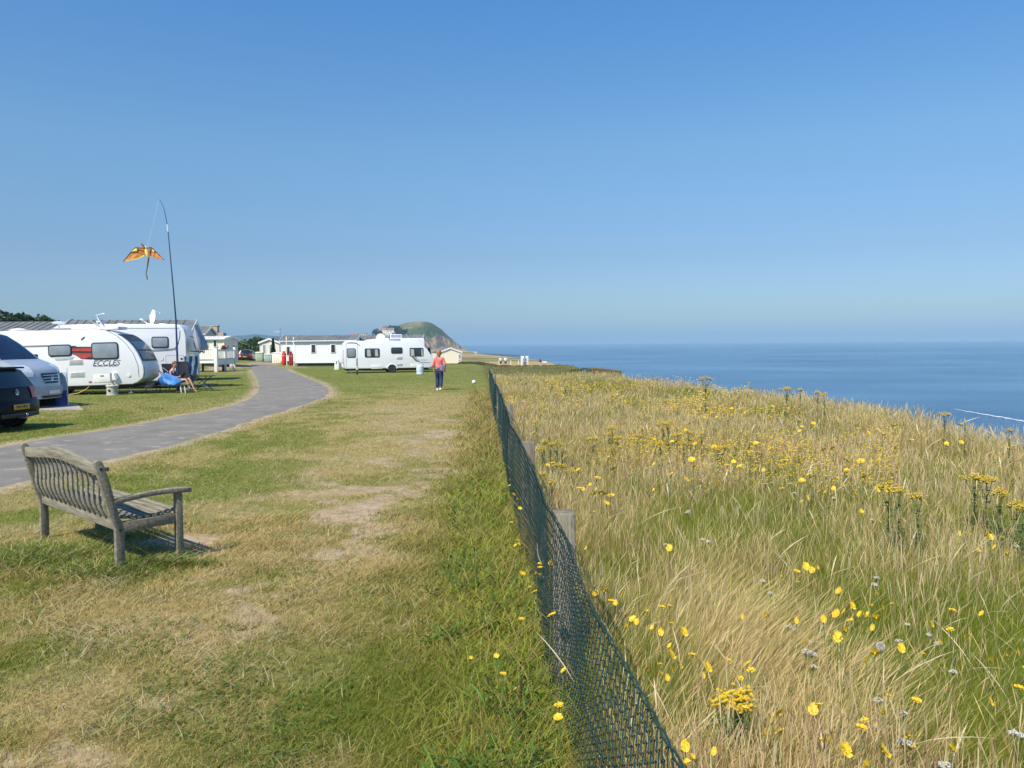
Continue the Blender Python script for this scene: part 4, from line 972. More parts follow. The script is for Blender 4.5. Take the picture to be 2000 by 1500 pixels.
def home(label, loc, rz, L_, W_, he, hr, wall, wins=(), side_wins=(), end_wins=(), group=None, roof=ROOFG, name='mobile_home', cat='mobile home', skirt=.35):
    r = thing(name, label, cat, loc, rz, group)
    MB().prism_x([(0, skirt), (0, he), (W_ / 2, hr - .05), (W_, he), (W_, skirt)], 0, L_).build('wall', wall, r)
    dz = .07; ov = .16
    rf = MB()
    sl_ = (hr - he) / (W_ / 2)
    rf.prism_x([(-ov, he - ov * sl_), (W_ / 2, hr), (W_ + ov, he - ov * sl_), (W_ + ov, he - ov * sl_ + dz), (W_ / 2, hr + dz), (-ov, he - ov * sl_ + dz)], -ov, L_ + ov)
    ro = rf.build('roof', roof, r)
    n_s = int(L_ / .42); q = MB()
    for k in range(n_s): q.prism_x([(-ov, he - ov * sl_ + dz + .004), (W_ / 2, hr + dz + .004), (W_ / 2, hr + dz + .035), (-ov, he - ov * sl_ + dz + .035)], -ov + .1 + k * .42, -ov + .14 + k * .42)
    q.build('roof_ribs', roof, ro)
    for x_ in (-ov - .03, L_ + ov):
        tr = MB()
        for a, b in (((-ov - .02, he - ov * sl_), (W_ / 2, hr)), ((W_ / 2, hr), (W_ + ov + .02, he - ov * sl_))):
            tr.prism_x([(a[0], a[1] - .14), (b[0], b[1] - .14), (b[0], b[1] + dz + .03), (a[0], a[1] + dz + .03)], x_, x_ + .03)
        tr.build('barge_board', WHITE, r)
    MB().bx(-ov, L_ + ov, -ov - .09, -ov - .003, he - ov * sl_ - .03, he - ov * sl_ + dz - .005).build('gutter', WHITE, r)
    tr = MB()
    for x_ in (-.02, L_ - .08):
        for y_ in (-.02, W_ - .06): tr.bx(x_, x_ + .10, y_, y_ + .08, skirt - .02, he - .05)
    tr.build('corner_trim', WHITE, r)
    MB().bx(.2, L_ - .2, .15, W_ - .15, .0, skirt - .003).build('chassis', DARKCH, r)
    for (x0, x1, z0, z1) in wins:
        f = MB().bx(x0, x1, -.045, .01, z0, z1).build('window', WHITE, r, bevel=.01)
        MB().bx(x0 + .07, x1 - .07, -.052, -.0455, z0 + .07, z1 - .07).build('pane', GLASS, f)
    for (y0, y1, z0, z1, side) in end_wins:
        x_ = -.01 if side < 0 else L_ - .01
        f = MB().bx(x_ - (.035 if side < 0 else -.0), x_ + (.055 if side > 0 else 0), y0, y1, z0, z1).build('window', WHITE, r)
        xx = x_ - .042 if side < 0 else x_ + .0555
        MB().bx(xx, xx + .006, y0 + .07, y1 - .07, z0 + .07, z1 - .07).build('pane', BLIND, f)
    return r
def base_pt(px, D): 
    p = at(px, 700, D); return Vector((p.x, p.y, ground_at(p.x, p.y)))
# long roof behind the left caravans
pa = base_pt(148, 47); L2 = base_pt(372, 47).x - pa.x; hr_ = at(250, 626.5, 48.6).z - pa.z
home('grey-roofed mobile home behind the motorhome with white board at its right gable', (pa.x + L2 - L2 * math.cos(R(14)), 47 - L2 * math.sin(R(14)), pa.z), R(14), L2, 3.7, hr_ - .62, hr_ - .05, CW, wins=((1, 2, 1.2, 2.1), (4, 5.2, 1.2, 2.1)))
pb = base_pt(-130, 47); L1 = base_pt(132, 47).x - pb.x
home('grey-roofed mobile home behind the left touring caravan below the dark trees', pb, 0, L1, 3.7, hr_ - .62, hr_ - .07, CC, wins=((1, 2, 1.2, 2.1), (5, 6.2, 1.2, 2.1)))
gt = at(372, 640, 47); MB  # tall white gable board
tb = MB().prism_x([(-.1, hr_ - .95), (1.5, hr_ - .5), (1.6, hr_ + .12), (-.1, hr_ - .30)], L2 + .2, L2 + .45)
# row behind: main white home
pf = base_pt(576, 83); Lf = base_pt(694, 83).x - pf.x; hf = at(600, 656.5, 85).z - pf.z
sF = F / 83
wz = lambda y: at(600, y, 83).z - pf.z
wx = lambda x: base_pt(x, 83).x - pf.x
home('white mobile home with two small dark windows and red gas bottles at its left corner', pf, 0, Lf, 3.8, wz(665.5), hf, CW, wins=((wx(607.5), wx(617.5), wz(690), wz(672)), (wx(646), wx(656), wz(690), wz(672))))
pg = base_pt(700, 86); Lg = base_pt(752, 86).x - pg.x
home('grey-roofed mobile home whose roof shows just over the two touring caravans', pg, 0, Lg, 3.8, hf - .55, hf + .0, CW)
ph_ = base_pt(758, 88); Lh = base_pt(822, 88).x - ph_.x
home('grey-roofed mobile home behind the roof lights, nearest the headland', ph_, 0, Lh, 3.8, hf - .5, hf + .08, CC)
pi_ = base_pt(549, 93); Li = base_pt(571, 93).x - pi_.x
home('narrow end of a white mobile home behind the tall aerial and gas bottles', pi_, 0, Li + 1.0, 3.8, at(560, 666, 93).z - pi_.z, at(560, 656, 94).z - pi_.z, CW, wins=((.5, 1.1, 1.0, 2.1),))
# cream home, gable towards us
pe = base_pt(508, 108); We = base_pt(546, 108).x - pe.x
e_r = home('small cream mobile home with its gable to the camera beside the green hedge', (pe.x + We, pe.y, pe.z), R(90), 8.0, We, at(508, 669, 108).z - pe.z, at(527, 661.5, 108).z - pe.z, CC, end_wins=((We * .26, We * .52, 1.1, 2.3, -1), (We * .7, We * .86, 1.1, 2.3, -1)))
# chalet at the right of the woman
pj = base_pt(901, 148); Wj = pj.x - base_pt(858, 148).x
home('cream chalet with its gable to the camera right of the walking woman', (pj.x, pj.y, pj.z), R(90 + 12), 11, Wj, at(868, 687.5, 148).z - pj.z, at(880, 679.3, 148).z - pj.z, CC, end_wins=((.05, .55, 1.2, 2.1, -1), (.05, .55, .7, 1.1, -1)))
# homes left of the track
pc = base_pt(392, 78); Lc = base_pt(438, 78).x - pc.x
hc_ = lambda y: at(415, y, 78).z - pc.z
home('cream mobile home with flat pale roof line behind the white veranda', pc, 0, Lc, 3.9, hc_(662), hc_(657.5), CC, wins=((.35, .80, hc_(684), hc_(665)), (1.25, 1.65, hc_(682), hc_(664))), end_wins=((.6, 1.3, 1.2, 2.1, 1), (2.4, 3.2, 1.2, 2.1, 1)), roof=WHITE2)
pk = base_pt(374, 86); Lk = base_pt(400, 86).x - pk.x
home('mobile home with brown roof seen between the motorhome and the veranda', pk, 0, Lk, 3.5, at(390, 652, 86).z - pk.z, at(390, 639, 88).z - pk.z, CG, wins=((.7, 1.2, 1.4, 2.3),), roof=mat('brown_roof', (.14, .13, .11), .8, bump=.4))
BR = mat('pale_brick', (.42, .30, .20), .85, var=.2, scale=6)
ck = base_pt(421, 95); zc = lambda y: at(421, y, 95).z - ck.z
r = thing('brick_chimney', 'tan brick chimney rising behind the veranda roof', 'chimney', ck)
MB().bx(-.5, 1.0, 0, 1.0, 0, zc(650)).build('base', BR, r, bevel=.02); MB().bx(-.55, .25, .1, .8, zc(650) + .003, zc(637.5)).build('stack', mat('buff_brick', (.50, .38, .27), .85, var=.2), r, bevel=.02); MB().bx(-.75, .35, .05, .85, zc(637.5) + .003, zc(635.5)).build('cap', BR, r, bevel=.02)

# white slatted veranda
pv_ = base_pt(345, 66); r = thing('white_veranda', 'raised white slatted veranda with square posts beside the motorhome', 'veranda', pv_)
vx = lambda px, D=66: base_pt(px, D).x - pv_.x
vz = lambda py: at(400, py, 66).z - pv_.z
x1 = vx(424.5); W1 = mat('veranda_white', (.80, .79, .72), .55, var=.04)
def slats(mb, p0, p1, n, z0, z1, w=.11):
    p0, p1 = Vector(p0), Vector(p1); d = (p1 - p0); a = math.atan2(d.y, d.x)
    for k in range(n):
        c = p0.lerp(p1, (k + .5) / n); mb.box((c.x, c.y, (z0 + z1) / 2), (w, .03, z1 - z0), Matrix.Rotation(a, 3, 'Z'))
MB().bx(0, x1 - .16, .04, 3.0, vz(709.5), vz(702)).build('deck', W1, r)
q = MB(); slats(q, (0, 0, 0), (x1 - .2, 0, 0), 19, vz(700.5), vz(683)); q.build('front_slats', W1, r)
MB().bx(0, x1 - .17, -.03, .03, vz(683) + .002, vz(680)).build('hand_rail', W1, r, bevel=.01)
MB().bx(0, x1 - .17, -.03, .0, vz(702), vz(700.7)).build('bottom_rail', W1, r)
for nm, xx, yy in (('post', x1 - .08, -.06), ('post', x1 + .06, 1.6), ('post', x1 + .24, 3.4)):
    t_ = .26 if yy < 0 else .18
    g0 = ground_at(pv_.x + xx, pv_.y + yy) - pv_.z
    b_ = MB().bx(xx - t_ / 2, xx + t_ / 2, yy - t_ / 2, yy + t_ / 2, g0, vz(679)).build(nm, W1, r, bevel=.01)
    if yy < 0: MB().box((xx, yy, vz(679) + .035), (.36, .36, .06)).build('post_cap', W1, b_, bevel=.015)
q = MB(); slats(q, (x1 - .05, .1, 0), (x1 + .22, 3.3, 0), 14, vz(700), vz(685)); q.build('side_slats', W1, r)
q = MB(); d = Vector((.28, 3.2, 0)); a = math.atan2(d.y, d.x)
for z_, h_ in ((vz(684), .12), (vz(701.5), .1), (vz(707), .5)): q.box((x1 + .08, 1.7, z_), (d.length, .05, h_), Matrix.Rotation(a, 3, 'Z'))
q.build('side_rail', W1, r)
for xx in (.6, 2.3): MB().bx(vx(392) - 1 + xx, vx(392) - .86 + xx, 1.2, 1.34, 0, vz(709.6)).build('support', DARKCH, r)
fl = base_pt(441, 68.5); fl.z = pv_.z + vz(679)
rr1 = thing('flower_box', 'red flowers in a box on the corner of the white veranda rail', 'flower box', (pv_.x + x1 + .08, pv_.y + 1.35, pv_.z + vz(684) + .06), a)
MB().box((0, 0, .08), (.75, .2, .16)).build('box', BLACKP, rr1, bevel=.02)
def clump(n, sx, sy_, sz, size, seed=0):
    g_ = np.random.default_rng(seed); p = g_.normal(0, .42, (n, 3)) * [sx, sy_, sz]; q = MB()
    for c in p:
        u = Vector(g_.normal(0, 1, 3)).normalized(); v = u.orthogonal().normalized(); w_ = u.cross(v); c = Vector(c)
        q.add([c + v * size, c + w_ * size, c - v * size, c - w_ * size], [(0, 1, 2, 3)])
    return q
clump(90, .4, .12, .12, .05, 3).xf(Matrix.Translation((0, 0, .22))).build('flowers', mat('red_petals', (.6, .05, .03), .6), rr1)
bs = thing('bundle', 'brown and white sack leaning at the last post of the white veranda', 'sack', put(453.5, 720.5))
MB().lathe([(.16, 0), (.24, .15), (.22, .5), (.14, .85), (.05, 1.05)], (0, 0, 0), 14).build('sack', mat('sack_cloth', (.55, .42, .30), .8, var=.5, scale=4, col2=(.8, .72, .62)), bs, smooth=True)
bs.name = 'sack'; bs.scale = (1, 1, .75)

# ================================================================== vehicles at the left
def shell(root, prof, W, m, name='body', xc=None, roundx=.12, tum=lambda z: 1.0, roofdrop=.05, ny=11):
    """side profile swept across the width, narrowing towards the roof and rounded in plan"""
    xs = [p[0] for p in prof]; xc = (min(xs) + max(xs)) / 2 if xc is None else xc; L2_ = (max(xs) - min(xs)) / 2; zt = max(p[1] for p in prof)
    S_ = np.r_[-1, -.97, -.9, np.linspace(-.75, .75, ny - 6), .9, .97, 1]; rows = []
    def P(x, z, s):
        e = ((x - xc) / L2_); xx = x - math.copysign(1, e) * abs(e) ** 6 * roundx * abs(s) ** 2.5
        zz = z - roofdrop * abs(s) ** 4 * sstep(.5 * zt, zt, z); return (xx, s * W / 2 * tum(z), float(zz))
    for x, z in prof: rows.append([P(x, z, s) for s in S_])
    n = len(rows); m_ = len(S_); vs = [p for r_ in rows for p in r_]; fs = []
    for i in range(n):
        for j in range(m_ - 1): fs.append((i * m_ + j, i * m_ + j + 1, ((i + 1) % n) * m_ + j + 1, ((i + 1) % n) * m_ + j))
    fs.append(tuple(i * m_ for i in range(n))); fs.append(tuple(i * m_ + m_ - 1 for i in range(n - 1, -1, -1)))
    return MB().add(vs, fs).build(name, m, root, smooth=True, ang=38), P
def interp_poly(P, t):
    L_ = [0]
    for i in range(1, len(P)): L_.append(L_[-1] + math.dist(P[i], P[i - 1]))
    s = t * L_[-1]; i = max(0, min(len(P) - 2, int(np.searchsorted(L_, s)) - 1)); u = (s - L_[i]) / (L_[i + 1] - L_[i]); return (P[i][0] + (P[i + 1][0] - P[i][0]) * u, P[i][1] + (P[i + 1][1] - P[i][1]) * u)
def panel(root, Pf, line, s0, s1, m, name, off=.012, n=10, inset=0.0, shape=None):
    """a panel lying on the shell along part of its profile; shape(t) narrows it"""
    rows = []
    for k in range(n):
        t = k / (n - 1); a = interp_poly(line, max(0, t - .01)); b = interp_poly(line, min(1, t + .01)); q = interp_poly(line, t)
        d = Vector((b[0] - a[0], 0, b[1] - a[1])).normalized(); nn = Vector((-d.z, 0, d.x)) * off
        sh = shape(t) if shape else 1; row = []
        for j in range(7):
            s = (s0 + (s1 - s0) * j / 6) ; c = (s0 + s1) / 2; s = c + (s - c) * sh; p = Pf(q[0], q[1], s); row.append((p[0] + nn.x, p[1], p[2] + nn.z))
        rows.append(row)
    return MB().grid(rows).build(name, m, root, smooth=True, solid=.006)
NAVY = mat('dark_blue_paint', (.003, .004, .008), .35, var=.1, spec=.2)
SILVER = mat('silver_blue_paint', (.46, .50, .55), .3, metal=.25, var=.05, coat=.5)
TINT = mat('tinted_glass', (.010, .014, .02), .06, var=.2, spec=.8); BLUEG = mat('blue_windscreen', (.010, .016, .045), .08, var=.5, scale=2, spec=.8)
PLATEY = mat('yellow_plate', (.72, .40, .02), .4); CHROME = mat('chrome', (.7, .72, .75), .12, metal=1)
REDL = mat('red_lens', (.5, .03, .02), .2); LAMP = mat('clear_lens', (.62, .68, .74), .1, var=.15, scale=8, spec=.9)
def hatchback(label, loc, rz, paint, name='hatchback_car', plate='M40 MPO', full=True, sc=1.0):
    r = thing(name, label, 'car', loc, rz); r.scale = (sc,) * 3
    prof = [(-2.05, .30), (-2.12, .48), (-2.10, .62), (-2.02, .74), (-1.6, .88), (-1.05, .97), (-.45, 1.33), (-.1, 1.43), (.5, 1.47), (1.2, 1.45), (1.62, 1.40), (1.74, 1.37), (1.84, 1.16), (1.95, .95), (2.0, .80), (2.02, .66), (2.09, .60), (2.10, .44), (2.02, .28), (1.7, .22), (-1.7, .22)]
    tum = lambda z: 1.0 - .0 * z if z < .9 else 1 - .34 * ((z - .9) / .57) ** 1.15
    b, P = shell(r, prof, 1.78, paint, roundx=.16, tum=tum)
    rear = [(1.755, 1.345), (1.84, 1.155), (1.95, .955)]
    w_ = panel(r, P, rear, -.80, .80, TINT, 'rear_window', off=.012)
    MB().bx(1.62, 1.86, -.52, .52, 1.375, 1.415).build('roof_spoiler', paint, r, bevel=.015)
    for s in (-1, 1):
        panel(r, P, [(1.948, .96), (1.995, .82), (2.015, .70)], s * .60, s * .97, REDL, 'tail_light', off=.014, shape=lambda t: 1 - .15 * t)
        panel(r, P, [(-2.03, .74), (-2.09, .66), (-2.105, .56)][::-1], s * .55, s * .95, LAMP, 'headlight', off=.014)
        # side windows
        MB().add([(-.95, s * .87, .98), (-.42, s * .72, 1.29), (.35, s * .70, 1.36), (.38, s * .87, .98)], [(0, 1, 2, 3)]).build('side_window', TINT, r, solid=.01)
        MB().add([(.46, s * .87, .98), (.43, s * .70, 1.36), (1.15, s * .70, 1.34), (1.5, s * .82, 1.08), (1.42, s * .87, .98)], [(0, 1, 2, 3, 4)]).build('side_window', TINT, r, solid=.01)
        MB().box((-.75, s * .98, 1.0), (.12, .2, .14)).build('wing_mirror', paint, r, bevel=.03)
        for x_ in (-1.3, 1.28):
            wheel(r, x_, s * .80, .315, .20)
            MB().cyl((x_, s * .80, .33), (x_, s * .8965, .33), .385, n=28).build('wheel_arch', BLACKP, r)
    panel(r, P, [(-.42, 1.345), (-1.02, .985)][::-1], -.85, .85, TINT, 'windscreen', off=.01)
    if full:
        pl = MB().box((2.105, 0, .53), (.02, .53, .115)).build('number_plate', PLATEY, r, bevel=.004)
        text('plate_lettering', plate, .098, BLACKP, pl, (2.117, 0, .527), rot=(R(90), 0, R(90)), sx=.98)
        e = MB().cyl((1.99, 0, .85), (2.012, 0, .852), .062, n=28).build('badge', CHROME, r, smooth=True, ang=30)
        q = MB().cyl((2.012, 0, .852), (2.016, 0, .852), .052, n=24); q.build('badge_field', NAVY, e)
        q = MB()
        for a, c in (((-.030, .040), (-.004, -.004 + .008)), ((.030, .040), (.004, .004)), ((-.040, .022), (-.018, -.040)), ((.040, .022), (.018, -.040)), ((-.018, -.040), (0, .0)), ((.018, -.040), (0, .0))):
            q.tube([(2.018, a[0], .852 + a[1]), (2.018, c[0], .852 + c[1])], .0045, 5)
        q.build('badge_letters', CHROME, e)
        MB().tube([(1.95, .0, .30), (2.2, 0, .28), (2.22, 0, .33)], .022, 8).build('tow_bar', METAL, r); MB().lathe([(.004, -.03), (.028, -.015), (.03, .005), (.016, .026), (.003, .03)], (2.22, 0, .36), 14).build('tow_ball', CHROME, r, smooth=True)
        MB().bx(2.03, 2.102, -.62, .62, .30, .40).build('bumper_trim', BLACKP, r, bevel=.01)
    else:
        MB().box((2.105, 0, .56), (.02, .5, .11)).build('number_plate', PLATEY, r)
    return r
g1 = at(29, 800, 19.6); hatchback('dark blue hatchback with yellow number plate at the left edge of the lawn', (-13.45, 18.35, ground_at(-13.4, 18.35)), R(-2), NAVY, sc=1.03)
pcar = base_pt(474, 104); hatchback('dark car parked at the far end of the track beside the hedge', (pcar.x, pcar.y + 2, pcar.z), R(-90 + 8), mat('dark_maroon_paint', (.05, .018, .03), .25, coat=.6), full=False)

# silver van
vn = thing('silver_van', 'silver motor van with blue windscreen standing between the dark hatchback and the caravan', 'van', (at(112, 740, 25.6).x - .02, 25.4, ground_at(-15, 25.4)), R(-3))
prof = [(0, .32), (.0, .62), (-.06, .95), (-.14, 1.18), (-.32, 1.32), (-.75, 1.46), (-1.05, 1.56), (-1.65, 2.10), (-2.05, 2.38), (-2.3, 2.46), (-4.9, 2.52), (-5.1, 2.44), (-5.2, 1.6), (-5.2, .32), (-4.6, .25), (-.5, .25)]
tum = lambda z: 1.0 if z < 1.2 else 1 - .16 * ((z - 1.2) / 1.3) ** 1.4
b, P = shell(vn, prof, 2.0, SILVER, xc=-2.6, roundx=.42, tum=tum, roofdrop=.07, ny=15)
panel(vn, P, [(-2.0, 2.35), (-1.65, 2.10), (-1.07, 1.575)], -.9, .9, BLUEG, 'windscreen', off=.014, shape=lambda t: .93 + .07 * t)
panel(vn, P, [(-.10, 1.12), (-.05, .93), (-.02, .80)], -.42, .42, BLACKP, 'grille', off=.016, shape=lambda t: 1 - .25 * t)
for k in range(3): panel(vn, P, [(-.075 + k * .02, 1.06 - k * .09), (-.07 + k * .02, 1.04 - k * .09)], -.38, .38, CHROME, 'grille_bar', off=.026, n=3)
q = MB()
for a, c in (((0, .12), (.05, 0)), ((.05, 0), (0, -.12)), ((0, -.12), (-.05, 0)), ((-.05, 0), (0, .12))): q.tube([(-.02, a[0], .965 + a[1] * .8), (-.02, c[0], .965 + c[1] * .8)], .014, 5)
q.build('diamond_badge', CHROME, vn)
panel(vn, P, [(-.012, .70), (0, .45)], -.75, .75, mat('bumper_silver', (.36, .39, .42), .4), 'bumper', off=.03)
pl = MB().box((.035, 0, .52), (.02, .52, .11)).build('number_plate', mat('white_plate', (.75, .75, .72), .4), vn)
panel(vn, P, [(0.0, .42), (0, .34)], -.5, .5, BLACKP, 'lower_intake', off=.035, n=3)
for s in (-1, 1):
    panel(vn, P, [(-.50, 1.375), (-.30, 1.30), (-.13, 1.15), (-.08, 1.02)], s * .62, s * .99, LAMP, 'headlight', off=.015, shape=lambda t: 1 - .3 * abs(t - .4))
    MB().add([(-1.15, s * 1.0, 1.42), (-1.72, s * .93, 2.0), (-2.3, s * .92, 2.06), (-2.35, s * 1.0, 1.42)], [(0, 1, 2, 3)]).build('side_window', BLUEG, vn, solid=.012)
    MB().box((-1.35, s * 1.14, 1.55), (.16, .18, .32)).build('wing_mirror', BLACKP, vn, bevel=.04)
    for x_ in (-.95, -4.1): wheel(vn, x_, s * .88, .34, .22)
    MB().cyl((-.95, s * .8, .36), (-.95, s * 1.004, .36), .41, n=28).build('wheel_arch', BLACKP, vn)
# windbreak beside it
wb = thing('windbreak', 'pale blue and blue cloth windbreak on poles beside the silver van', 'windbreak', at(92, 780, 26.4)); wb.location.z = ground_at(wb.location.x, 26.4)
sw = F / 27; X = lambda px: (px - 92) / 58.5; gzz = lambda: 0
def cloth(x0, x1, z0, z1, m, nm, amp=.03):
    rows = []
    for i in range(9):
        t = i / 8; rows.append([(x0 + (x1 - x0) * j / 16, amp * math.sin(j * .9 + i * .5) - .04 * math.sin(math.pi * j / 16), z0 + (z1 - z0) * t - .02 * math.sin(math.pi * (j % 8) / 8)) for j in range(17)])
    MB().grid(rows).build(nm, m, wb, smooth=True, solid=.004)
cloth(X(74), X(131), .52, 1.12, mat('pale_blue_cloth', (.50, .62, .72), .7, var=.1, scale=3), 'upper_cloth'); cloth(X(74), X(131.5), .02, .518, mat('blue_cloth', (.11, .16, .42), .7, var=.15, scale=3), 'lower_cloth')
for px in (75, 131.5): MB().cyl((X(px), .02, -.05), (X(px), .02, 1.25), .018).build('pole', WHITE, wb)

# waste container by the nearest caravan, cable
wc = thing('waste_container', 'cream round waste container with lid standing by the nearest caravan', 'container', put(219.5, 760, 32.35))
CRM = mat('cream_plastic', (.46, .45, .36), .5)
MB().lathe([(.20, 0), (.235, 0), (.235, .03), (.215, .04), (.215, .34), (.245, .36), (.245, .40), (.2, .43), (.05, .45)], (0, 0, 0), 28).build('drum', CRM, wc, smooth=True, ang=30)
MB().cyl((-.02, -.20, .20), (-.02, -.232, .20), .05, n=18).build('cap', BLACKP, wc)
for a in (-.06, .12): MB().lathe([(.04, 0), (.04, .05)], (a, -.1, .42), 10).build('valve', BLACKP, wc)
cb = MB().tube([(0, 0, .62), (-.05, -.06, .45), (-.2, -.15, .25), (-.5, -.25, .08), (-.85, -.3, .03)], .014, 6)
hk = cb.build('power_cable', mat('orange_cable', (.75, .35, .10), .5), None, smooth=True); hk.location = at(182, 745, 32.85); hk.location.z = ground_at(hk.location.x, 32.8); tag(hk, 'pale orange power cable hanging from the nearest caravan to the grass', 'cable')
wc2 = thing('water_container', 'pale blue and white water barrel beside the right-hand touring caravan', 'container', put(820.5, 731.5))
MB().lathe([(.24, 0), (.26, .03), (.26, .12), (.245, .14), (.245, .20), (.26, .22), (.26, .46), (.245, .48), (.25, .56), (.16, .68), (.05, .70)], (0, 0, 0), 24).build('barrel', mat('pale_blue_plastic', (.52, .62, .66), .4, var=.12, scale=4), wc2, smooth=True, ang=30)
MB().tube([(-.2, 0, .6), (-.1, -.02, .85), (.12, 0, .8), (.25, .02, .5)], .018, 6).build('pump_hose', WHITE, wc2, smooth=True)
# hookup post
hp = thing('hookup_post', 'grey and black electric hookup post in front of the right-hand touring caravan', 'post', put(697.5, 720, 56.5))
hs = F / hp.location.y
MB().box((0, 0, .17), (.11, .11, .36)).build('base', BLACKP, hp, bevel=.01); MB().box((0, 0, .47), (.14, .14, .24)).build('meter_box', WHITE2, hp, bevel=.015); MB().box((0, -.073, .50), (.08, .008, .07)).build('socket', BLACKP, hp); MB().box((0, 0, .84), (.10, .10, .50)).build('column', mat('post_grey_brown', (.22, .21, .19), .7), hp, bevel=.01); MB().lathe([(.06, 0), (.05, .05), (.005, .08)], (0, 0, 1.09), 12).build('cap', GREYP, hp, smooth=True)
wl = thing('gas_locker', 'white rounded gas locker on the grass behind the right-hand caravan', 'locker', put(658, 722.5))
MB().prism([(-.2, 0), (.25, 0), (.24, .55), (.1, .85), (-.02, .88), (-.16, .6)], -.2, .3).build('locker', WHITE, wl, bevel=.05); MB().prism([(-.06, .5), (.02, .5), (.06, .78), (.0, .78)], -.212, -.202).build('slot', BLACKP, wl)

# red gas cylinders
def gas(px, py, label):
    r = thing('gas_cylinder', label, 'gas cylinder', put(px, py) if px > 560 else base_pt(px, 89), group='red gas cylinders by the white mobile home')
    MB().lathe([(.17, 0), (.19, .02), (.19, .05), (.235, .10), (.24, .2), (.24, 1.18), (.22, 1.30), (.15, 1.38), (.05, 1.40)], (0, 0, 0), 22).build('cylinder', RED, r, smooth=True)
    MB().lathe([(.11, 1.37), (.13, 1.37), (.13, 1.55), (.11, 1.55)], (0, 0, 0), 18).build('collar', RED, r, smooth=True, ang=30); MB().cyl((0, 0, 1.38), (0, 0, 1.5), .03).build('valve', METAL, r)
    MB().lathe([(.242, 1.02), (.243, 1.08)], (0, 0, 0), 22).build('band', mat('pale_label', (.75, .6, .6), .5), r, smooth=True)
    return r
gas(568.5, 714, 'red gas cylinder nearest the corner of the white mobile home, the taller of two'); gas(554.5, 710, 'red gas cylinder farther from the corner, beside the cream store')
sb = thing('paving_slab', 'pale paving slab under the nearer red gas cylinder', 'slab', put(570, 715)); MB().box((0, 0, .012), (1.1, .6, .035)).build('slab', pmc, sb, bevel=.006)
def store(label, px, py, w, d, h, m, lid, rz=0):
    r = thing('storage_box', label, 'storage box', base_pt(px, py), rz)
    MB().bx(0, w, 0, d, 0, h).build('box', m, r, bevel=.02); MB().box((w / 2, d / 2, h + .05), (w + .1, d + .1, .10), Matrix.Rotation(R(4), 3, 'X')).build('lid', lid, r, bevel=.02)
    q = MB()
    for k in range(1, 4): q.bx(w * k / 4 - .01, w * k / 4 + .01, -.012, .001, .05, h - .05)
    q.build('joints', GREYP, r); return r
store('cream storage box between the red gas cylinders and the track', 531, 94, 1.1, .8, 1.15, CREAM, WHITE2, R(-8)); store('pale green storage box nearest the dark car', 499, 99, .85, .8, 1.0, mat('pale_green_box', (.42, .50, .36), .6), CREAM, R(5)); store('pale blue-green panelled box in front of the small cream mobile home', 516, 101, .9, .7, .85, mat('blue_green_box', (.38, .48, .46), .6), WHITE2)
ta = thing('tv_aerial', 'tall thin television aerial pole above the mobile homes', 'aerial', put(548.5, 709)); zt = at(548.5, 640, ta.location.y).z - ta.location.z
MB().cyl((0, 0, 0), (0, 0, zt), .05).build('pole', METAL, ta); q = MB().cyl((-.75, 0, zt - .55), (.1, 0, zt - .5), .025)
q.build('boom', METAL, ta)
for k in range(5): MB().cyl((-.7 + k * .17, -.25, zt - .55), (-.7 + k * .17, .25, zt - .55), .015).build('element', METAL, ta)
for px, hh_, lb in ((560, 657, 'grey pointed post left of the gas cylinders'), (574, 658, 'grey pointed post at the corner of the white mobile home')):
    r = thing('pointed_post', lb, 'post', base_pt(px, 87)); z_ = at(px, hh_, r.location.y).z - r.location.z
    MB().bx(-.04, .04, -.04, .04, 0, z_ - .35).build('post', CREAM, r); MB().box((0, 0, z_ - .15), (.13, .13, .4), taper=.1).build('tip', CREAM, r)
# potted conifer by the cream home
def leaves(center_list, n, size, seed=1, cols=(C(.05, .08, .025), C(.09, .13, .04)), flat=.6):
    g_ = np.random.default_rng(seed); cs = np.array(center_list, float); k = g_.integers(0, len(cs), n)
    d = g_.normal(0, 1, (n, 3)); d /= np.linalg.norm(d, axis=1)[:, None]; rad = g_.uniform(.55, 1.0, (n, 1)) ** .6
    c = cs[k, :3] + d * rad * cs[k, 3:6]
    u = g_.normal(0, 1, (n, 3)); u /= np.linalg.norm(u, axis=1)[:, None]; v = np.cross(u, g_.normal(0, 1, (n, 3))); v /= np.linalg.norm(v, axis=1)[:, None]
    s = size * g_.uniform(.6, 1.4, (n, 1)); V_ = np.stack([c + u * s, c + v * s * flat, c - u * s, c - v * s * flat], 1).reshape(-1, 3)
    t = g_.random((n, 1)); col = cols[0] * (1 - t) + cols[1] * t; col = np.repeat(col * g_.uniform(.75, 1.25, (n, 1)), 4, 0)
    return V_, np.arange(n * 4).reshape(-1, 4), col
leaf_m = attr_mat('leaf', trans=.25, rough=.6, spec=.3)
BARK = mat('bark', (.10, .075, .055), .9, var=.3, bump=.5)
def tree(name, label, loc, blobs, n, size, seed, cols, trunk=2.0, tr=.2, group=None, cat='tree', limbs=4):
    r = thing(name, label, cat, loc, group=group)
    V_, Q_, c_ = leaves(blobs, n, size, seed, cols); link('crown', quad_mesh('crown', V_, Q_, col=c_, m=leaf_m), r)
    mb = MB().tube([(0, 0, -.2), (0, 0, trunk * .6), (.05, 0, trunk)], [tr, tr * .75, tr * .5], 8)
    for b_ in blobs[:limbs]: mb.tube([(0, 0, trunk * .6), ((b_[0]) * .5, b_[1] * .5, (trunk * .6 + b_[2]) / 2 + .1), (b_[0], b_[1], b_[2])], [tr * .45, tr * .3, tr * .12], 6)
    mb.build('trunk', BARK, r, smooth=True); return r
cf = thing('conifer', 'small dark clipped conifer against the small cream mobile home', 'conifer', base_pt(534, 104))
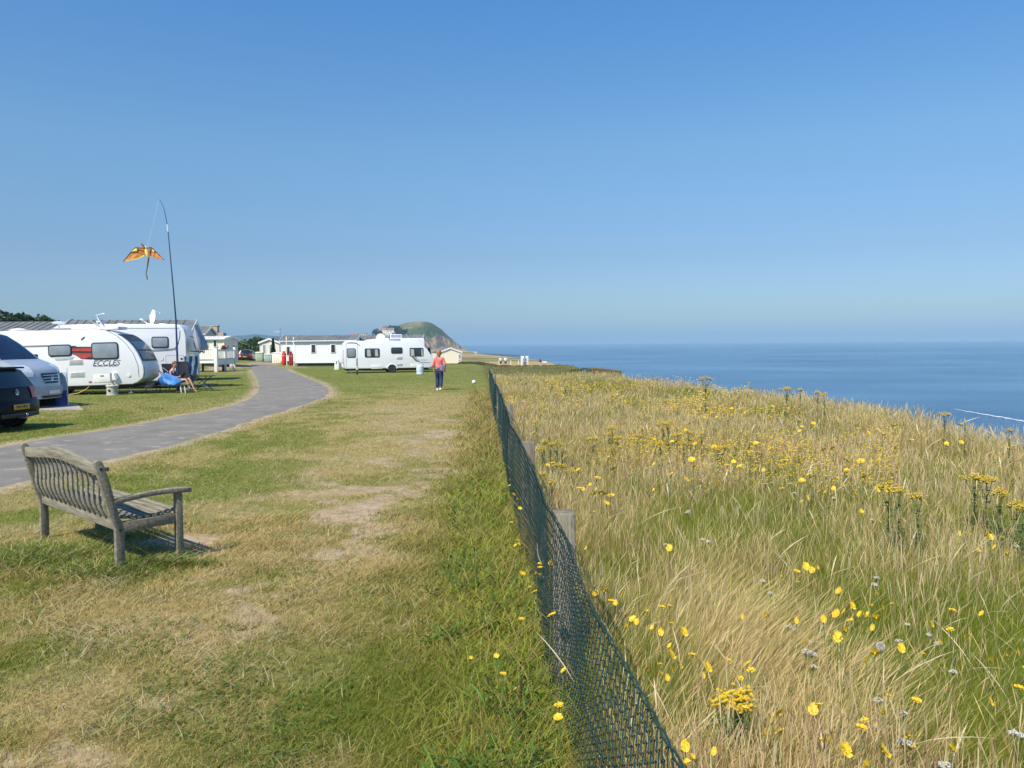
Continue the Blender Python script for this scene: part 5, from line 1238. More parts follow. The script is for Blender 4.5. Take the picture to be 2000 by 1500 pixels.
V_, Q_, c_ = leaves([(0, 0, .8 + .28 * k, .42 - .045 * k, .42 - .045 * k, .35) for k in range(8)], 1500, .09, 3, (C(.015, .04, .035), C(.03, .07, .06))); link('crown', quad_mesh('crown', V_, Q_, col=c_, m=leaf_m), cf); MB().cyl((0, 0, 0), (0, 0, 1), .06).build('trunk', BARK, cf)

# ------------------------------------------------------------------ fishing pole and kite
FPY = 34.6; bp_ = at(348.5, 761, FPY); fp_ = thing('kite_pole', 'tall thin dark blue bending pole standing in front of the motorhome', 'pole', (bp_.x, bp_.y, ground_at(bp_.x, bp_.y)))
pts = [at(x, y, FPY) - Vector(fp_.location) for x, y in ((348.5, 763), (347, 720), (345, 660), (343.5, 625), (339, 570), (334, 515), (330.5, 475), (328.3, 452))]
POLEM = mat('dark_blue_pole', (.02, .04, .13), .35)
MB().tube(pts, [.055, .050, .042, .036, .028, .024, .02, .018], 8).build('lower_pole', POLEM, fp_, smooth=True)
pt2 = [at(x, y, FPY) - Vector(fp_.location) for x, y in ((328.3, 452), (327.2, 447), (326.5, 438))]; MB().tube(pt2, [.024, .026, .018], 8).build('joint', WHITE, fp_, smooth=True)
pt3 = [at(x, y, FPY) - Vector(fp_.location) for x, y in ((326.5, 438), (323, 420), (319.5, 405), (315.5, 396), (312.5, 391.5), (309.5, 389.5))]; MB().tube(pt3, [.016, .014, .012, .010, .009, .006], 6).build('tip', POLEM, fp_, smooth=True)
kc = at(284, 500, 33.8); kt = thing('dragon_kite', 'orange and yellow winged kite with long tail flying beside the tall pole', 'kite', kc)
km = mat('kite_orange', (.70, .16, .05), .6, var=.35, scale=5, col2=(.85, .38, .05)); ky = mat('kite_yellow', (.85, .62, .05), .6, var=.1, scale=5, col2=(.9, .72, .3)); kr = mat('kite_red_brown', (.45, .10, .04), .6, var=.35, scale=6, col2=(.70, .28, .05))
kk = F / 33.8
def kp(x, y, d=0.0): return ((x - 284) / kk, d, (500 - y) / kk)
MB().add([kp(266, 484.5, -.05), kp(282, 485, .05), kp(287, 498, .1), kp(281, 499.5, .05), kp(272, 505, -.02), kp(258, 508, -.1), kp(245, 511, -.15)], [(0, 1, 2, 3, 4, 5, 6)]).build('left_wing', km, kt, solid=.006)
MB().add([kp(290, 485, .05), kp(297, 484.5, -.02), kp(308, 494, -.08), kp(321.5, 508.5, -.15), kp(310, 506.5, -.1), kp(300, 503.5, 0), kp(291, 498, .1)], [(0, 1, 2, 3, 4, 5, 6)]).build('right_wing', kr, kt, solid=.006)
MB().add([kp(271, 505.5, -.03), kp(258, 508.5, -.11), kp(247, 511.3, -.155), kp(258, 506.4, -.11), kp(271, 503, -.03), kp(281, 497.5, .04), kp(281.5, 499.7, .04)], [(0, 1, 2, 3, 4, 5, 6)]).build('wing_edge', ky, kt, solid=.009)
MB().add([kp(266, 485, -.06), kp(270, 487, -.06), kp(269, 491, -.06), kp(263, 491, -.08), kp(259, 493, -.1)], [(0, 1, 2, 3, 4)]).build('wing_patch', ky, kt, solid=.014)
MB().add([kp(299, 487, -.06), kp(304, 490.5, -.06), kp(302, 493, -.06), kp(298, 490, -.06)], [(0, 1, 2, 3)]).build('wing_patch', ky, kt, solid=.014)
MB().lathe([(.02, -.32), (.075, -.22), (.085, -.05), (.06, .08), (.05, .16), (.02, .2)], (0, 0, 0), 12, Matrix.Rotation(R(-14), 3, 'Y')).xf(Matrix.Translation(kp(286.5, 490, .0))).build('body', ky, kt, smooth=True)
MB().tube([kp(283, 484, -.06), kp(281.5, 480.5, -.08), kp(279.5, 476.5, -.14)], [.05, .045, .02], 8).build('head', kr, kt, smooth=True)
for a in (((266, 484.3), (281, 485), (290, 485), (297.5, 484)), ((266, 484.3), (256, 495.5), (243.5, 511.5)), ((297.5, 484), (309, 495), (322.5, 509)),): MB().tube([kp(x, y, -.03 - .1 * abs(x - 284) / 40) for x, y in a], .016, 6).build('spar', BLACKP, kt)
TL = [(288, 498), (289, 505), (288, 513), (286.5, 522), (285, 530), (284, 535), (285.5, 540), (285.8, 546)]
tw = [.06, .055, .04, .028, .018, .012, .03, .008]; rows = [[kp(x - w_ * kk, y, .02), kp(x, y, -.03), kp(x + w_ * kk, y, .02)] for (x, y), w_ in zip(TL, tw)]
MB().grid(rows).build('tail', mat('kite_tail', (.42, .20, .10), .6, var=.4, scale=9, col2=(.55, .35, .22)), kt, smooth=True, solid=.004)
a_ = Vector(kp(285, 492)); b2 = at(309.5, 389.5, FPY) - kc; MB().tube([a_, a_.lerp(b2, .5) + Vector((0, 0, -.12)), b2], .0014, 4).build('line', WHITE, kt)

# ------------------------------------------------------------------ camp furniture and people
SKIN = mat('skin', (.55, .31, .22), .55, var=.08, scale=6); HAIRR = mat('red_brown_hair', (.20, .07, .03), .6, var=.3, scale=25); HAIRB = mat('brown_hair', (.27, .15, .07), .6, var=.3, scale=25); HAIRG = mat('grey_hair', (.35, .33, .31), .6)
def head(root, c, r=.105, look=(0, -1, 0), hairm=HAIRR, long=.12, tilt=0):
    """head with face, ears and hair; look = direction faced"""
    lk = Vector(look).normalized(); sd = lk.cross(Vector((0, 0, 1))).normalized(); up = sd.cross(lk).normalized(); c = Vector(c)
    M = Matrix((sd, lk, up)).transposed()
    prof = [(.004, -1.12), (.40, -1.05), (.62, -.8), (.74, -.4), (.80, 0), (.80, .35), (.70, .72), (.45, .98), (.004, 1.08)]
    h = MB().lathe([(a * r, b * r) for a, b in prof], (0, 0, 0), 18); h.v = [(v[0], v[1] * 1.2 + (.12 * r if v[1] > 0 and v[2] < 0 else 0), v[2]) for v in h.v]
    h.lathe([(.002, -.02), (.014, -.012), (.010, .012), (.002, .03)], (0, r * .98, -.01), 8)
    for s in (-1, 1): h.lathe([(.004, -.03), (.016, -.015), (.018, .01), (.004, .03)], (s * r * .82, 0, 0), 8)
    h.xf(Matrix.Translation(c) @ M.to_4x4()); hb = h.build('head', SKIN, root, smooth=True)
    e = MB()
    for s in (-1, 1): e.lathe([(.001, -.008), (.009, -.003), (.009, .003), (.001, .008)], (s * .034, r * .90, .012), 8)
    e.xf(Matrix.Translation(c) @ M.to_4x4()); e.build('eyes', BLACKP, hb, smooth=True)
    mo = MB().box((0, r * .96, -.055), (.045, .012, .010)); mo.xf(Matrix.Translation(c) @ M.to_4x4()); mo.build('mouth', mat('lips', (.42, .14, .12), .5), hb, bevel=.003)
    H_ = MB().lathe([(a * r * 1.13, b * r * 1.1) for a, b in [(.60, -.9), (.80, -.5), (.86, 0), (.86, .38), (.76, .75), (.48, 1.0), (.01, 1.12)]], (0, -.018, .012), 18)
    H_.v = [(v[0], v[1] * 1.15 if v[1] < 0 else v[1] * (.98 if v[2] > .035 else .30), v[2] - (long * max(0, -v[1] / r) if v[2] < -.02 else 0)) for v in H_.v]
    H_.xf(Matrix.Translation(c) @ M.to_4x4()); H_.build('hair', hairm, root, smooth=True)
def hand(nodes, edges, wi, wrist, direction, side, sc=1.0):
    """palm with five fingers grown from the wrist node wi"""
    d = Vector(direction).normalized(); sd = Vector(side).normalized(); w_ = Vector(wrist); palm = w_ + d * .055 * sc
    nodes.append((*palm, .026 * sc, .014 * sc)); pi = len(nodes) - 1; edges.append((wi, pi))
    nrm = d.cross(sd)
    for k, (o, l) in enumerate(((-.027, .062), (-.009, .075), (.009, .070), (.027, .052))):
        a = palm + d * .035 * sc + sd * o * sc; b = a + d * l * .55 * sc + nrm * .012 * sc; c = b + d * l * .35 * sc + nrm * .024 * sc
        for j, q in enumerate((a, b, c)): nodes.append((*q, .0085 * sc)); edges.append((pi if j == 0 else len(nodes) - 2, len(nodes) - 1))
    a = w_ + d * .03 * sc + sd * -.034 * sc; b = a + (d * .8 - sd * .5) * .035 * sc; nodes.append((*a, .011 * sc)); edges.append((wi, len(nodes) - 1)); nodes.append((*b, .009 * sc)); edges.append((len(nodes) - 2, len(nodes) - 1))
# walking woman, seen from behind
wm = thing('person', 'woman in coral pink top and navy trousers walking away across the lawn', 'person', put(858, 762), R(-4)); wm.name = 'person'
n_ = [(0, .0, .92, .12, .10), (0, .01, 1.10, .115, .085), (0, .0, 1.30, .14, .085), (0, .0, 1.40, .075, .06), (0, .02, 1.47, .045), (0, .03, 1.52, .05),
      (-.17, 0, 1.365, .05), (-.25, -.03, 1.11, .038), (-.235, .04, .90, .026), (.17, 0, 1.365, .05), (.255, -.04, 1.11, .038), (.27, .0, .88, .026),
      (-.09, .02, .88, .085), (-.09, .09, .50, .055), (-.085, .02, .12, .038), (.09, .0, .88, .085), (.085, .02, .48, .055), (.075, -.16, .10, .038)]
e_ = [(0, 1), (1, 2), (2, 3), (3, 4), (4, 5), (2, 6), (6, 7), (7, 8), (2, 9), (9, 10), (10, 11), (0, 12), (12, 13), (13, 14), (0, 15), (15, 16), (16, 17)]
hand(n_, e_, 8, (-.235, .04, .90), (.02, .06, -1), (0, 1, 0)); hand(n_, e_, 11, (.27, 0, .88), (.05, 0, -1), (0, 1, 0))
skin('body', n_, e_, SKIN, wm)
CORAL = mat('coral_cloth', (.82, .20, .17), .75, var=.12, scale=7, bump=.5, bscale=9); NAVYC = mat('navy_trousers', (.018, .035, .085), .8, var=.3, scale=5, bump=.5)
skin('top', [(0, 0, .88, .185, .145), (0, .0, 1.12, .155, .12), (0, 0, 1.28, .19, .125), (0, .0, 1.395, .13, .09), (0, .01, 1.44, .07, .06), (-.175, 0, 1.36, .075), (-.25, -.03, 1.10, .062), (-.245, .01, 1.0, .055), (.175, 0, 1.36, .075), (.26, -.04, 1.10, .062), (.268, -.02, 1.0, .055)], [(0, 1), (1, 2), (2, 3), (3, 4), (3, 5), (5, 6), (6, 7), (3, 8), (8, 9), (9, 10)], CORAL, wm)
skin('trousers', [(0, 0, .97, .15, .12), (0, 0, .88, .17, .13), (-.09, .03, .78, .115), (-.09, .09, .50, .088), (-.088, .03, .10, .082), (.09, .0, .78, .115), (.085, .02, .48, .088), (.078, -.13, .11, .082)], [(0, 1), (1, 2), (2, 3), (3, 4), (1, 5), (5, 6), (6, 7)], NAVYC, wm)
for x_, y_, z_, t in ((-.085, .05, .035, 0), (.075, -.15, .05, -.25)):
    q = MB().box((0, .05, 0), (.10, .27, .08), taper=.8); q.xf(Matrix.Translation((x_, y_, z_)) @ Matrix.Rotation(t, 4, 'X')); sh = q.build('shoe', mat('white_shoe', (.7, .7, .72), .5), wm, bevel=.03)
head(wm, (0, .035, 1.60), .11, (0.05, 1, 0), mat('auburn_hair', (.33, .16, .07), .6, var=.35, scale=25), .10)
bg_ = thing('shoulder_bag', 'purple patterned shoulder bag on the right hip of the walking woman', 'bag', wm.location, R(-4))
MB().prism([(.06, .84), (.27, .80), (.30, 1.08), (.06, 1.12)], -.24, -.15).build('bag', mat('purple_cloth', (.16, .12, .24), .8, var=.4, scale=12, col2=(.28, .22, .36)), bg_, bevel=.03)
MB().tube([(.06, -.17, 1.10), (-.03, -.15, 1.25), (-.11, -.12, 1.40), (-.13, 0, 1.455), (-.06, .13, 1.32), (.12, .17, 1.1), (.22, .05, 1.05), (.27, -.16, 1.05)], .016, 6).build('strap', MATS['purple_cloth'], bg_)

# seated woman reading
D0 = 34.2
def loc35(px, D=D0): p = at(px, 760, D); return Vector((p.x, p.y, ground_at(p.x, p.y)))
sw_ = thing('person', 'woman in dark top sitting reading with bare legs stretched out by the motorhome', 'person', loc35(343), 0)
Z35 = lambda py: at(345, py, D0).z - sw_.location.z
X35 = lambda px: (px - 343) / F * D0
hip = (X35(345), 0, .50); kn = X35(368)
n_ = [(*hip, .13, .12), (X35(341), .0, .68, .115, .10), (X35(338), 0, .90, .13, .10), (X35(338.5), 0, 1.0, .06), (X35(341), -.02, 1.06, .045), (X35(342), -.02, 1.10, .05),
      (X35(337), -.17, .92, .045), (X35(339), -.22, .68, .038), (X35(350), -.12, .66, .027), (X35(338), .17, .92, .045), (X35(344), .22, .68, .038), (X35(354), .12, .68, .027),
      (X35(350), -.10, .50, .08), (X35(366), -.12, .56, .055), (X35(375), -.14, .10, .036), (X35(377.5), -.15, .045, .032), (X35(382), -.18, .025, .022),
      (X35(350), .10, .50, .08), (X35(369), .08, .57, .055), (X35(379), .04, .12, .036), (X35(381), .04, .05, .032), (X35(385.5), .02, .03, .022)]
e_ = [(0, 1), (1, 2), (2, 3), (3, 4), (4, 5), (2, 6), (6, 7), (7, 8), (2, 9), (9, 10), (10, 11), (0, 12), (12, 13), (13, 14), (14, 15), (15, 16), (0, 17), (17, 18), (18, 19), (19, 20), (20, 21)]
hand(n_, e_, 8, (X35(350), -.12, .66), (1, .2, .15), (0, 1, 0), .95); hand(n_, e_, 11, (X35(354), .12, .68), (1, -.2, .15), (0, -1, 0), .95)
skin('body', n_, e_, SKIN, sw_)
skin('dark_top', [(X35(346), 0, .50, .17, .15), (X35(341), 0, .68, .14, .12), (X35(338), 0, .86, .15, .115), (X35(338), 0, .94, .11, .08)], [(0, 1), (1, 2), (2, 3)], mat('dark_navy_cloth', (.02, .025, .05), .8, var=.2), sw_)
skin('shorts', [(X35(345), 0, .50, .165, .14), (X35(350), -.10, .51, .11), (X35(356), -.11, .53, .10), (X35(350), .10, .51, .11), (X35(356), .10, .53, .10)], [(0, 1), (1, 2), (0, 3), (3, 4)], mat('white_shorts', (.6, .56, .5), .8), sw_)
head(sw_, (X35(343.5), -.03, 1.19), .115, (.75, -.6, -.45), HAIRR, .16)
bk = thing('book', 'open dark book held by the seated woman', 'book', (sw_.location.x + X35(357), sw_.location.y, sw_.location.z + .74)); MB().box((0, -.08, 0), (.02, .17, .23), Matrix.Rotation(R(35), 3, 'Y') @ Matrix.Rotation(R(18), 3, 'Z')).box((0, .09, 0), (.02, .17, .23), Matrix.Rotation(R(35), 3, 'Y') @ Matrix.Rotation(R(-18), 3, 'Z')).build('cover', mat('book_cover', (.03, .02, .04), .6), bk, bevel=.004)
def camp_chair(label, loc, rz, m=BLACKCLOTH, hb=1.12, lean=.28):
    r = thing('folding_chair', label, 'chair', loc, rz, 'folding chairs by the motorhome')
    MB().box((.02, 0, .45), (.48, .52, .03), Matrix.Rotation(R(-5), 3, 'Y')).build('seat', m, r, bevel=.012)
    rows = [[(-.22 - lean * t, -.27 + .54 * j / 6, .45 + (hb - .45) * t + .0) for j in range(7)] for t in np.linspace(0, 1, 7)]
    MB().grid([[(p[0] - .03 * math.sin(math.pi * j / 6), p[1], p[2]) for j, p in enumerate(row)] for row in rows]).build('backrest', m, r, smooth=True, solid=.02)
    for s in (-1, 1):
        MB().tube([(.24, s * .28, .02), (-.2, s * .28, .60)], .014, 6).build('leg', GREYP, r); MB().tube([(-.26, s * .28, .02), (.22, s * .28, .62)], .014, 6).build('leg', GREYP, r)
        MB().box((0, s * .29, .66), (.46, .05, .03)).build('armrest', BLACKP, r, bevel=.01)
    return r
camp_chair('dark folding chair the reading woman sits in', loc35(340, 34.3), R(-38), lean=.30, hb=1.22)
camp_chair('dark folding chair with straight back just behind the reading woman', loc35(358, 35.6), R(-62), hb=1.3, lean=.12)
camp_chair('black folding chair hung with blue clothes next to the rear of the motorhome', loc35(377, 36.6), R(25), hb=1.5, lean=.10)
q = thing('hanging_clothes', 'blue and black clothes draped over the tall folding chair', 'clothes', loc35(374, 36.2), R(20))
rows = [[(-.25 + .55 * j / 10, .06 * math.sin(j * 1.3 + i * .4) - .02 * i, .72 + .82 * (1 - i / 8)) for j in range(11)] for i in range(9)]
MB().grid(rows).build('coat', mat('blue_coat', (.03, .045, .09), .8, var=.6, scale=3, col2=(.16, .28, .42)), q, smooth=True, solid=.03)
# blue bag on a low black stool
bb_ = thing('low_stool', 'low black folding stool under the blue bag', 'stool', loc35(335, 33.7)); L33 = lambda px: (px - 335) / F * 33.7
MB().box((.05, 0, .33), (1.35, .42, .035)).build('top', BLACKP, bb_, bevel=.01)
for xx in (-.55, .45, .62):
    for s in (-1, 1): MB().tube([(xx, s * .16, .31), (xx + (.05 if xx > 0 else -.02), s * .2, 0)], .018, 6).build('leg', BLACKP if xx < 0 else WHITE, bb_)
bl = thing('blue_bag', 'large crumpled bright blue bag lying on the low stool beside the reading woman', 'bag', loc35(333, 33.7) + Vector((0, 0, .348)))
rows = []
for i in range(11):
    t = i / 10; w_ = [.18, .38, .44, .47, .45, .43, .38, .31, .23, .15, .03][i]; sh = -.30 * t
    rows.append([(sh + .08 + w_ * math.cos(a) * (1 + .10 * math.sin(4 * a + t * 5)), .22 * (1 - t * .5) * math.sin(a) * (1 + .15 * math.sin(6 * a + 3 * t)), t * .50 + .03 * math.sin(3 * a + 2 * t)) for a in np.linspace(0, 2 * math.pi, 29)])
MB().grid(rows).build('sack', mat('bright_blue_fabric', (.01, .08, .45), .4, var=.35, scale=2.2, bump=1.0, bscale=4, col2=(.10, .36, .75)), bl, smooth=True)
MB().tube([(-.3, -.1, .4), (-.42, -.1, .62), (-.3, -.05, .50)], .015).build('handle', BLACKP, bl)
# folding table
ft = thing('folding_table', 'black folding camping table on crossed legs right of the reading woman', 'table', loc35(394, 35.3), R(-8))
MB().box((0, 0, .66), (1.05, .55, .035)).build('table_top', BLACKP, ft, bevel=.008)
for s in (-1, 1):
    MB().tube([(-.42, s * .22, 0.0), (.36, s * .22, .64)], .016, 6).build('leg', DARKCH, ft); MB().tube([(.46, s * .22, 0.0), (-.34, s * .22, .64)], .016, 6).build('leg', DARKCH, ft)
MB().box((.45, 0, .30), (.5, .35, .03)).build('lower_shelf', BLACKP, ft)
yt = thing('white_shoe', 'pale shoe lying on the grass right of the bare feet', 'shoe', put(401, 756)); MB().box((0, 0, .04), (.24, .10, .08), taper=.7).build('upper', mat('pale_yellow', (.75, .68, .4), .6), yt, bevel=.025)
MB().box((0, 0, .008), (.26, .11, .018)).build('sole', WHITE, yt, bevel=.006); yt.name = 'pale_shoe'
for (p0, p1) in (((302, 686), (333, 710)), ((305, 707), (329, 727))):
    a_ = at(*p0, 34.6); b2 = at(*p1, 34.2); q = MB().tube([(0, 0, 0), tuple(b2 - a_)], .008, 5).build('guy_rope', mat('rope', (.45, .48, .52), .8)); q.location = a_
    tag(q, 'thin grey rope running down from the front of the nearest caravan, %s' % ('the upper of two' if p0[1] < 700 else 'the lower of two'), 'rope')

# distant walkers
def walker(label, px, py, D, h, top, legs, hair, rz=0, sit=False, skinlegs=False):
    p = at(px, py, D); r = thing('person', label, 'person', (p.x, p.y, ground_at(p.x, p.y)), rz); k = h / 1.7
    n_ = [(0, 0, .92, .13, .1), (0, 0, 1.15, .12, .09), (0, 0, 1.35, .15, .09), (0, 0, 1.45, .05), (-.18, 0, 1.38, .05), (-.24, -.02, 1.1, .04), (-.22, .06, .86, .035), (.18, 0, 1.38, .05), (.25, 0, 1.1, .04), (.24, .04, .86, .035), (-.09, 0, .86, .08), (-.1, .07, .5, .055), (-.1, .0, .06, .045), (.09, 0, .86, .08), (.09, -.02, .5, .055), (.1, -.14, .06, .045)]
    e_ = [(0, 1), (1, 2), (2, 3), (2, 4), (4, 5), (5, 6), (2, 7), (7, 8), (8, 9), (0, 10), (10, 11), (11, 12), (0, 13), (13, 14), (14, 15)]
    if sit:
        n_ = [(a, b + (0 if i < 10 else .0), c - .45) + tuple(w_) for i, (a, b, c, *w_) in enumerate(n_)]; n_[11] = (-.12, -.42, .48, .06); n_[12] = (-.12, -.5, .05, .045); n_[14] = (.12, -.42, .48, .06); n_[15] = (.12, -.5, .05, .045)
    sc = lambda N: [(a * k, b * k, c * k, *[x * k for x in w_]) for a, b, c, *w_ in N]
    skin('body', sc(n_), e_, SKIN, r, 1); dz = -.45 if sit else 0
    skin('shirt', sc([(0, 0, .92 + dz, .18, .14), (0, 0, 1.15 + dz, .17, .13), (0, 0, 1.36 + dz, .19, .12), (0, 0, 1.46 + dz, .06), (-.19, 0, 1.37 + dz, .075), (-.24, -.02, 1.14 + dz, .07), (.19, 0, 1.37 + dz, .075), (.25, 0, 1.14 + dz, .07)]), [(0, 1), (1, 2), (2, 3), (2, 4), (4, 5), (2, 6), (6, 7)], top, r, 1)
    skin('trousers', sc([(0, 0, .92 + dz, .165, .13), (n_[10][0], n_[10][1], n_[10][2], .11), (n_[11][0], n_[11][1], n_[11][2], .085), (n_[13][0], n_[13][1], n_[13][2], .11), (n_[14][0], n_[14][1], n_[14][2], .085)] if skinlegs else [(0, 0, .92 + dz, .165, .13), (n_[10][0], n_[10][1], n_[10][2], .11), (n_[11][0], n_[11][1], n_[11][2], .085), (n_[12][0], n_[12][1], n_[12][2] + .05, .07), (n_[13][0], n_[13][1], n_[13][2], .11), (n_[14][0], n_[14][1], n_[14][2], .085), (n_[15][0], n_[15][1], n_[15][2] + .05, .07)]), [(0, 1), (1, 2), (0, 3), (3, 4)] if skinlegs else [(0, 1), (1, 2), (2, 3), (0, 4), (4, 5), (5, 6)], legs, r, 1)
    head(r, (0, 0, (1.60 + dz) * k), .115, (0, 1, 0), hair, .04); return r
WS = mat('white_shirt', (.75, .75, .80), .8, var=.08); WS2 = mat('lilac_shirt', (.66, .64, .74), .8, var=.08); BLS = mat('blue_shirt', (.16, .26, .46), .8, var=.2); JE = mat('jeans', (.10, .17, .30), .8); DR = mat('dark_red_top', (.22, .02, .04), .8)
FD = 128
walker('distant person in lilac shirt and dark shorts, left of two on the far grass', 978, 716, FD, 1.68, WS2, BLACKCLOTH, HAIRG, R(4), skinlegs=True); walker('distant person in bright white shirt, right of two walking on the far grass', 987.5, 716, FD, 1.72, WS, mat('teal_shorts', (.03, .08, .10), .8), HAIRG, R(-5), skinlegs=True)
walker('distant person in blue shirt standing before the white notice board', 1025, 717, 118, 1.72, BLS, JE, HAIRR); walker('distant person in dark red top near the cliff edge right of the notice board', 1055, 715, 124, 1.25, DR, mat('pale_trousers', (.6, .55, .5), .8), HAIRR)
nb = thing('notice_board', 'white notice board on two posts behind the distant person in blue', 'notice board', base_pt(1024.5, 121)); za = at(1025, 695.5, 121).z - nb.location.z
for s in (-1, 1): MB().bx(s * .50 - .06, s * .50 + .06, -.06, .06, 0, za + .05).build('post', WHITE, nb)
MB().bx(-.40, .40, -.03, .03, za - .95, za).build('board', WHITE, nb, bevel=.02); MB().box((0, -.035, za - .5), (.6, .008, .6)).build('sheet', mat('map_sheet', (.55, .58, .62), .7, var=.3, scale=4), nb)
bch = thing('far_bench', 'pale bench on the cliff edge right of the distant person in dark red', 'bench', base_pt(1061, 124)); bch.name = 'seaside_bench'
MB().box((0, 0, .45), (1.1, .4, .05)).build('seat', GREYP, bch); MB().box((0, .2, .8), (1.1, .05, .22)).build('backrest', CREAM, bch)
for xx in (-.48, .48): MB().box((xx, 0, .21), (.08, .4, .42)).build('leg', CREAM, bch)
for i, px in enumerate((974.5, 997.5, 1012.5, 1020, 1031)):
    r = thing('marker_post', ['short pale post left of the two distant walkers', 'short pale post right of the two distant walkers', 'short pale post midway between the walkers and the notice board', 'short pale post at the left foot of the notice board', 'short pale post at the right foot of the notice board'][i], 'post', base_pt(px, 112)); r['group'] = 'short pale posts on the far grass'
    MB().box((0, 0, .5), (.10, .10, 1.1), taper=.8).build('shaft', CREAM, r); MB().box((0, 0, 1.08), (.12, .12, .05)).build('cap', WHITE, r)
# white ball, beach huts, items beside the chalet
bal = thing('ball', 'white and blue ball on the grass near the far end of the fence', 'ball', put(925.5, 750) + Vector((0, 0, .10)))
bal.scale = (.78,) * 3
MB().lathe([(max(.001, .13 * math.cos(a)), .13 * math.sin(a)) for a in np.linspace(-math.pi / 2, math.pi / 2, 11)], (0, 0, 0), 18).build('shell', mat('ball_white', (.8, .8, .8), .4), bal, smooth=True)
MB().lathe([(.1305 * math.cos(a), .1305 * math.sin(a)) for a in (-.25, 0, .25)], (0, 0, 0), 18, Matrix.Rotation(R(60), 3, 'X')).build('blue_band', mat('ball_blue', (.05, .1, .5), .4), bal, smooth=True)
pl_ = base_pt(840.5, 96); r = thing('picket_screen', 'small white picket screen between the right-hand caravan and the chalet', 'fence', pl_)
for k in range(9): MB().bx(k * .125, k * .125 + .07, 0, .03, .25, 1.15).build('picket', WHITE, r)
MB().bx(-.05, 1.1, -.02, 0, 1.15, 1.22).build('top_rail', CREAM, r); MB().bx(-.05, 1.1, -.02, 0, .2, .27).build('bottom_rail', CREAM, r)
for xx in (0, 1.02): MB().bx(xx, xx + .08, 0, .1, 0, 1.3).build('post', WHITE, r)
r = thing('parasol', 'folded dark blue parasol beside the front of the right-hand caravan', 'parasol', base_pt(838, 92)); zp = at(838, 678.5, 92).z - r.location.z; MB().lathe([(.10, zp - 1.0), (.26, zp - .9), (.24, zp - .5), (.08, zp)], (0, 0, 0), 12).build('canopy', mat('navy_canvas', (.012, .03, .07), .8), r, smooth=True); MB().cyl((0, 0, 0), (0, 0, zp - .9), .03).build('pole', WHITE, r)
r = thing('litter', 'crumpled pale plastic scrap on the short grass left of the near fence', 'litter', put(879, 1160)); V_ = clump(8, .05, .03, .012, .02, 5); V_.build('scrap', mat('pale_plastic', (.6, .66, .66), .3), r)

# ------------------------------------------------------------------ houses and trees on the headland and far land
def hillz(px, py, D): p = at(px, py, D); return p
def house(label, px, py, D, w, h, rf, wall, rz=0, grp='houses at the foot of the headland'):
    p = at(px, py, D); r = thing('house', label, 'house', (p.x, p.y, p.z - h), rz, grp)
    MB().bx(-w / 2, w / 2, -3, 3, -6, h * .62).build('wall', wall, r); MB().prism_x([(-3.4, h * .6), (0, h * 1.05), (3.4, h * .6)], -w / 2 - .4, w / 2 + .4).build('roof', rf, r)
    MB().bx(w * .2, w * .2 + .9, -.5, .5, h * .8, h * 1.25).build('chimney', BR, r)
    for k in range(2): MB().bx(-w * .3 + k * w * .4, -w * .3 + k * w * .4 + 1.2, -3.06, -3.0, h * .2, h * .45).build('window', GLASS, r)
RR1 = mat('red_tiles', (.33, .14, .09), .8); WW = mat('render_white', (.7, .68, .64), .8)
for l, px, py, w_, h, rf, wl_, z in (('red-roofed house under the dark tree, left of the headland', 749, 640, 9, 7, RR1, CREAM, 0), ('long house with white gables below the two dark trees', 762, 641, 13, 7, mat('brown_tiles', (.22, .15, .12), .8), WW, 0), ('pale house half hidden below the red-roofed house', 747, 649, 8, 6, mat('slate', (.2, .24, .27), .8), WW, 0), ('small white house at the left end of the far houses', 695, 651, 9, 5, RR1, WW, 0), ('white house with brown roof among the far houses', 711, 650, 9, 5, MATS['brown_tiles'], WW, 0), ('low white house right of the brown-roofed one', 717, 653, 8, 4, MATS['slate'], WW, 0), ('tiny red-roofed house left of the white ones', 688, 652, 6, 5, RR1, CREAM, 0), ('small house with white chimney right of the long house', 769, 648, 5, 5, MATS['slate'], WW, 0)):
    house(l, px, py, 1290, w_, h, rf, wl_)
TD = (C(.018, .035, .018), C(.04, .065, .03))
def far_tree(label, px, py, D, rx, rz_, seed, n=500, cols=TD, group=None, size=.5, name='round_tree'):
    """py: top of the crown in the photo"""
    p = at(px, py, D); g_ = np.random.default_rng(seed); bl_ = [(0, 0, -rz_, rx, rx, rz_)] + [(g_.uniform(-.7, .7) * rx, g_.uniform(-.5, .5) * rx, -rz_ + g_.uniform(-.6, .6) * rz_, rx * .5, rx * .5, rz_ * .45) for _ in range(7)]
    z0 = ground_at(p.x, p.y) if D < 1200 else p.z - rz_ * 3; h = p.z - z0; bl_ = [(a, b, c + h, d, e, f) for a, b, c, d, e, f in bl_]
    tree(name, label, (p.x, p.y, z0), bl_, n, size, seed, cols, trunk=h * .7, tr=rx * .08, group=group)
far_tree('dark tree left of the red-roofed house on the headland', 737, 641, 1285, 8, 8, 1, 700, size=1.3); far_tree('dark pointed tree behind the long house below the headland', 753, 636.5, 1300, 6, 7, 2, 600, size=1.2); far_tree('broad dark tree right of the long house, against the headland', 771, 633.5, 1300, 10, 8.5, 3, 900, size=1.3)
far_tree('dark shrubby tree right of the pale houses below the headland', 785, 643, 1290, 9, 6, 4, 700, size=1.3)
far_tree('small dark tree on the skyline left of the houses', 655, 654, 1000, 5, 3.5, 5, 500, size=.8); far_tree('low dark tree beside the small skyline tree left of the houses', 668, 656, 1000, 5, 2.5, 6, 400, size=.8); far_tree('dark tree just left of the white houses', 681, 655, 1000, 4, 3, 7, 400, size=.8)
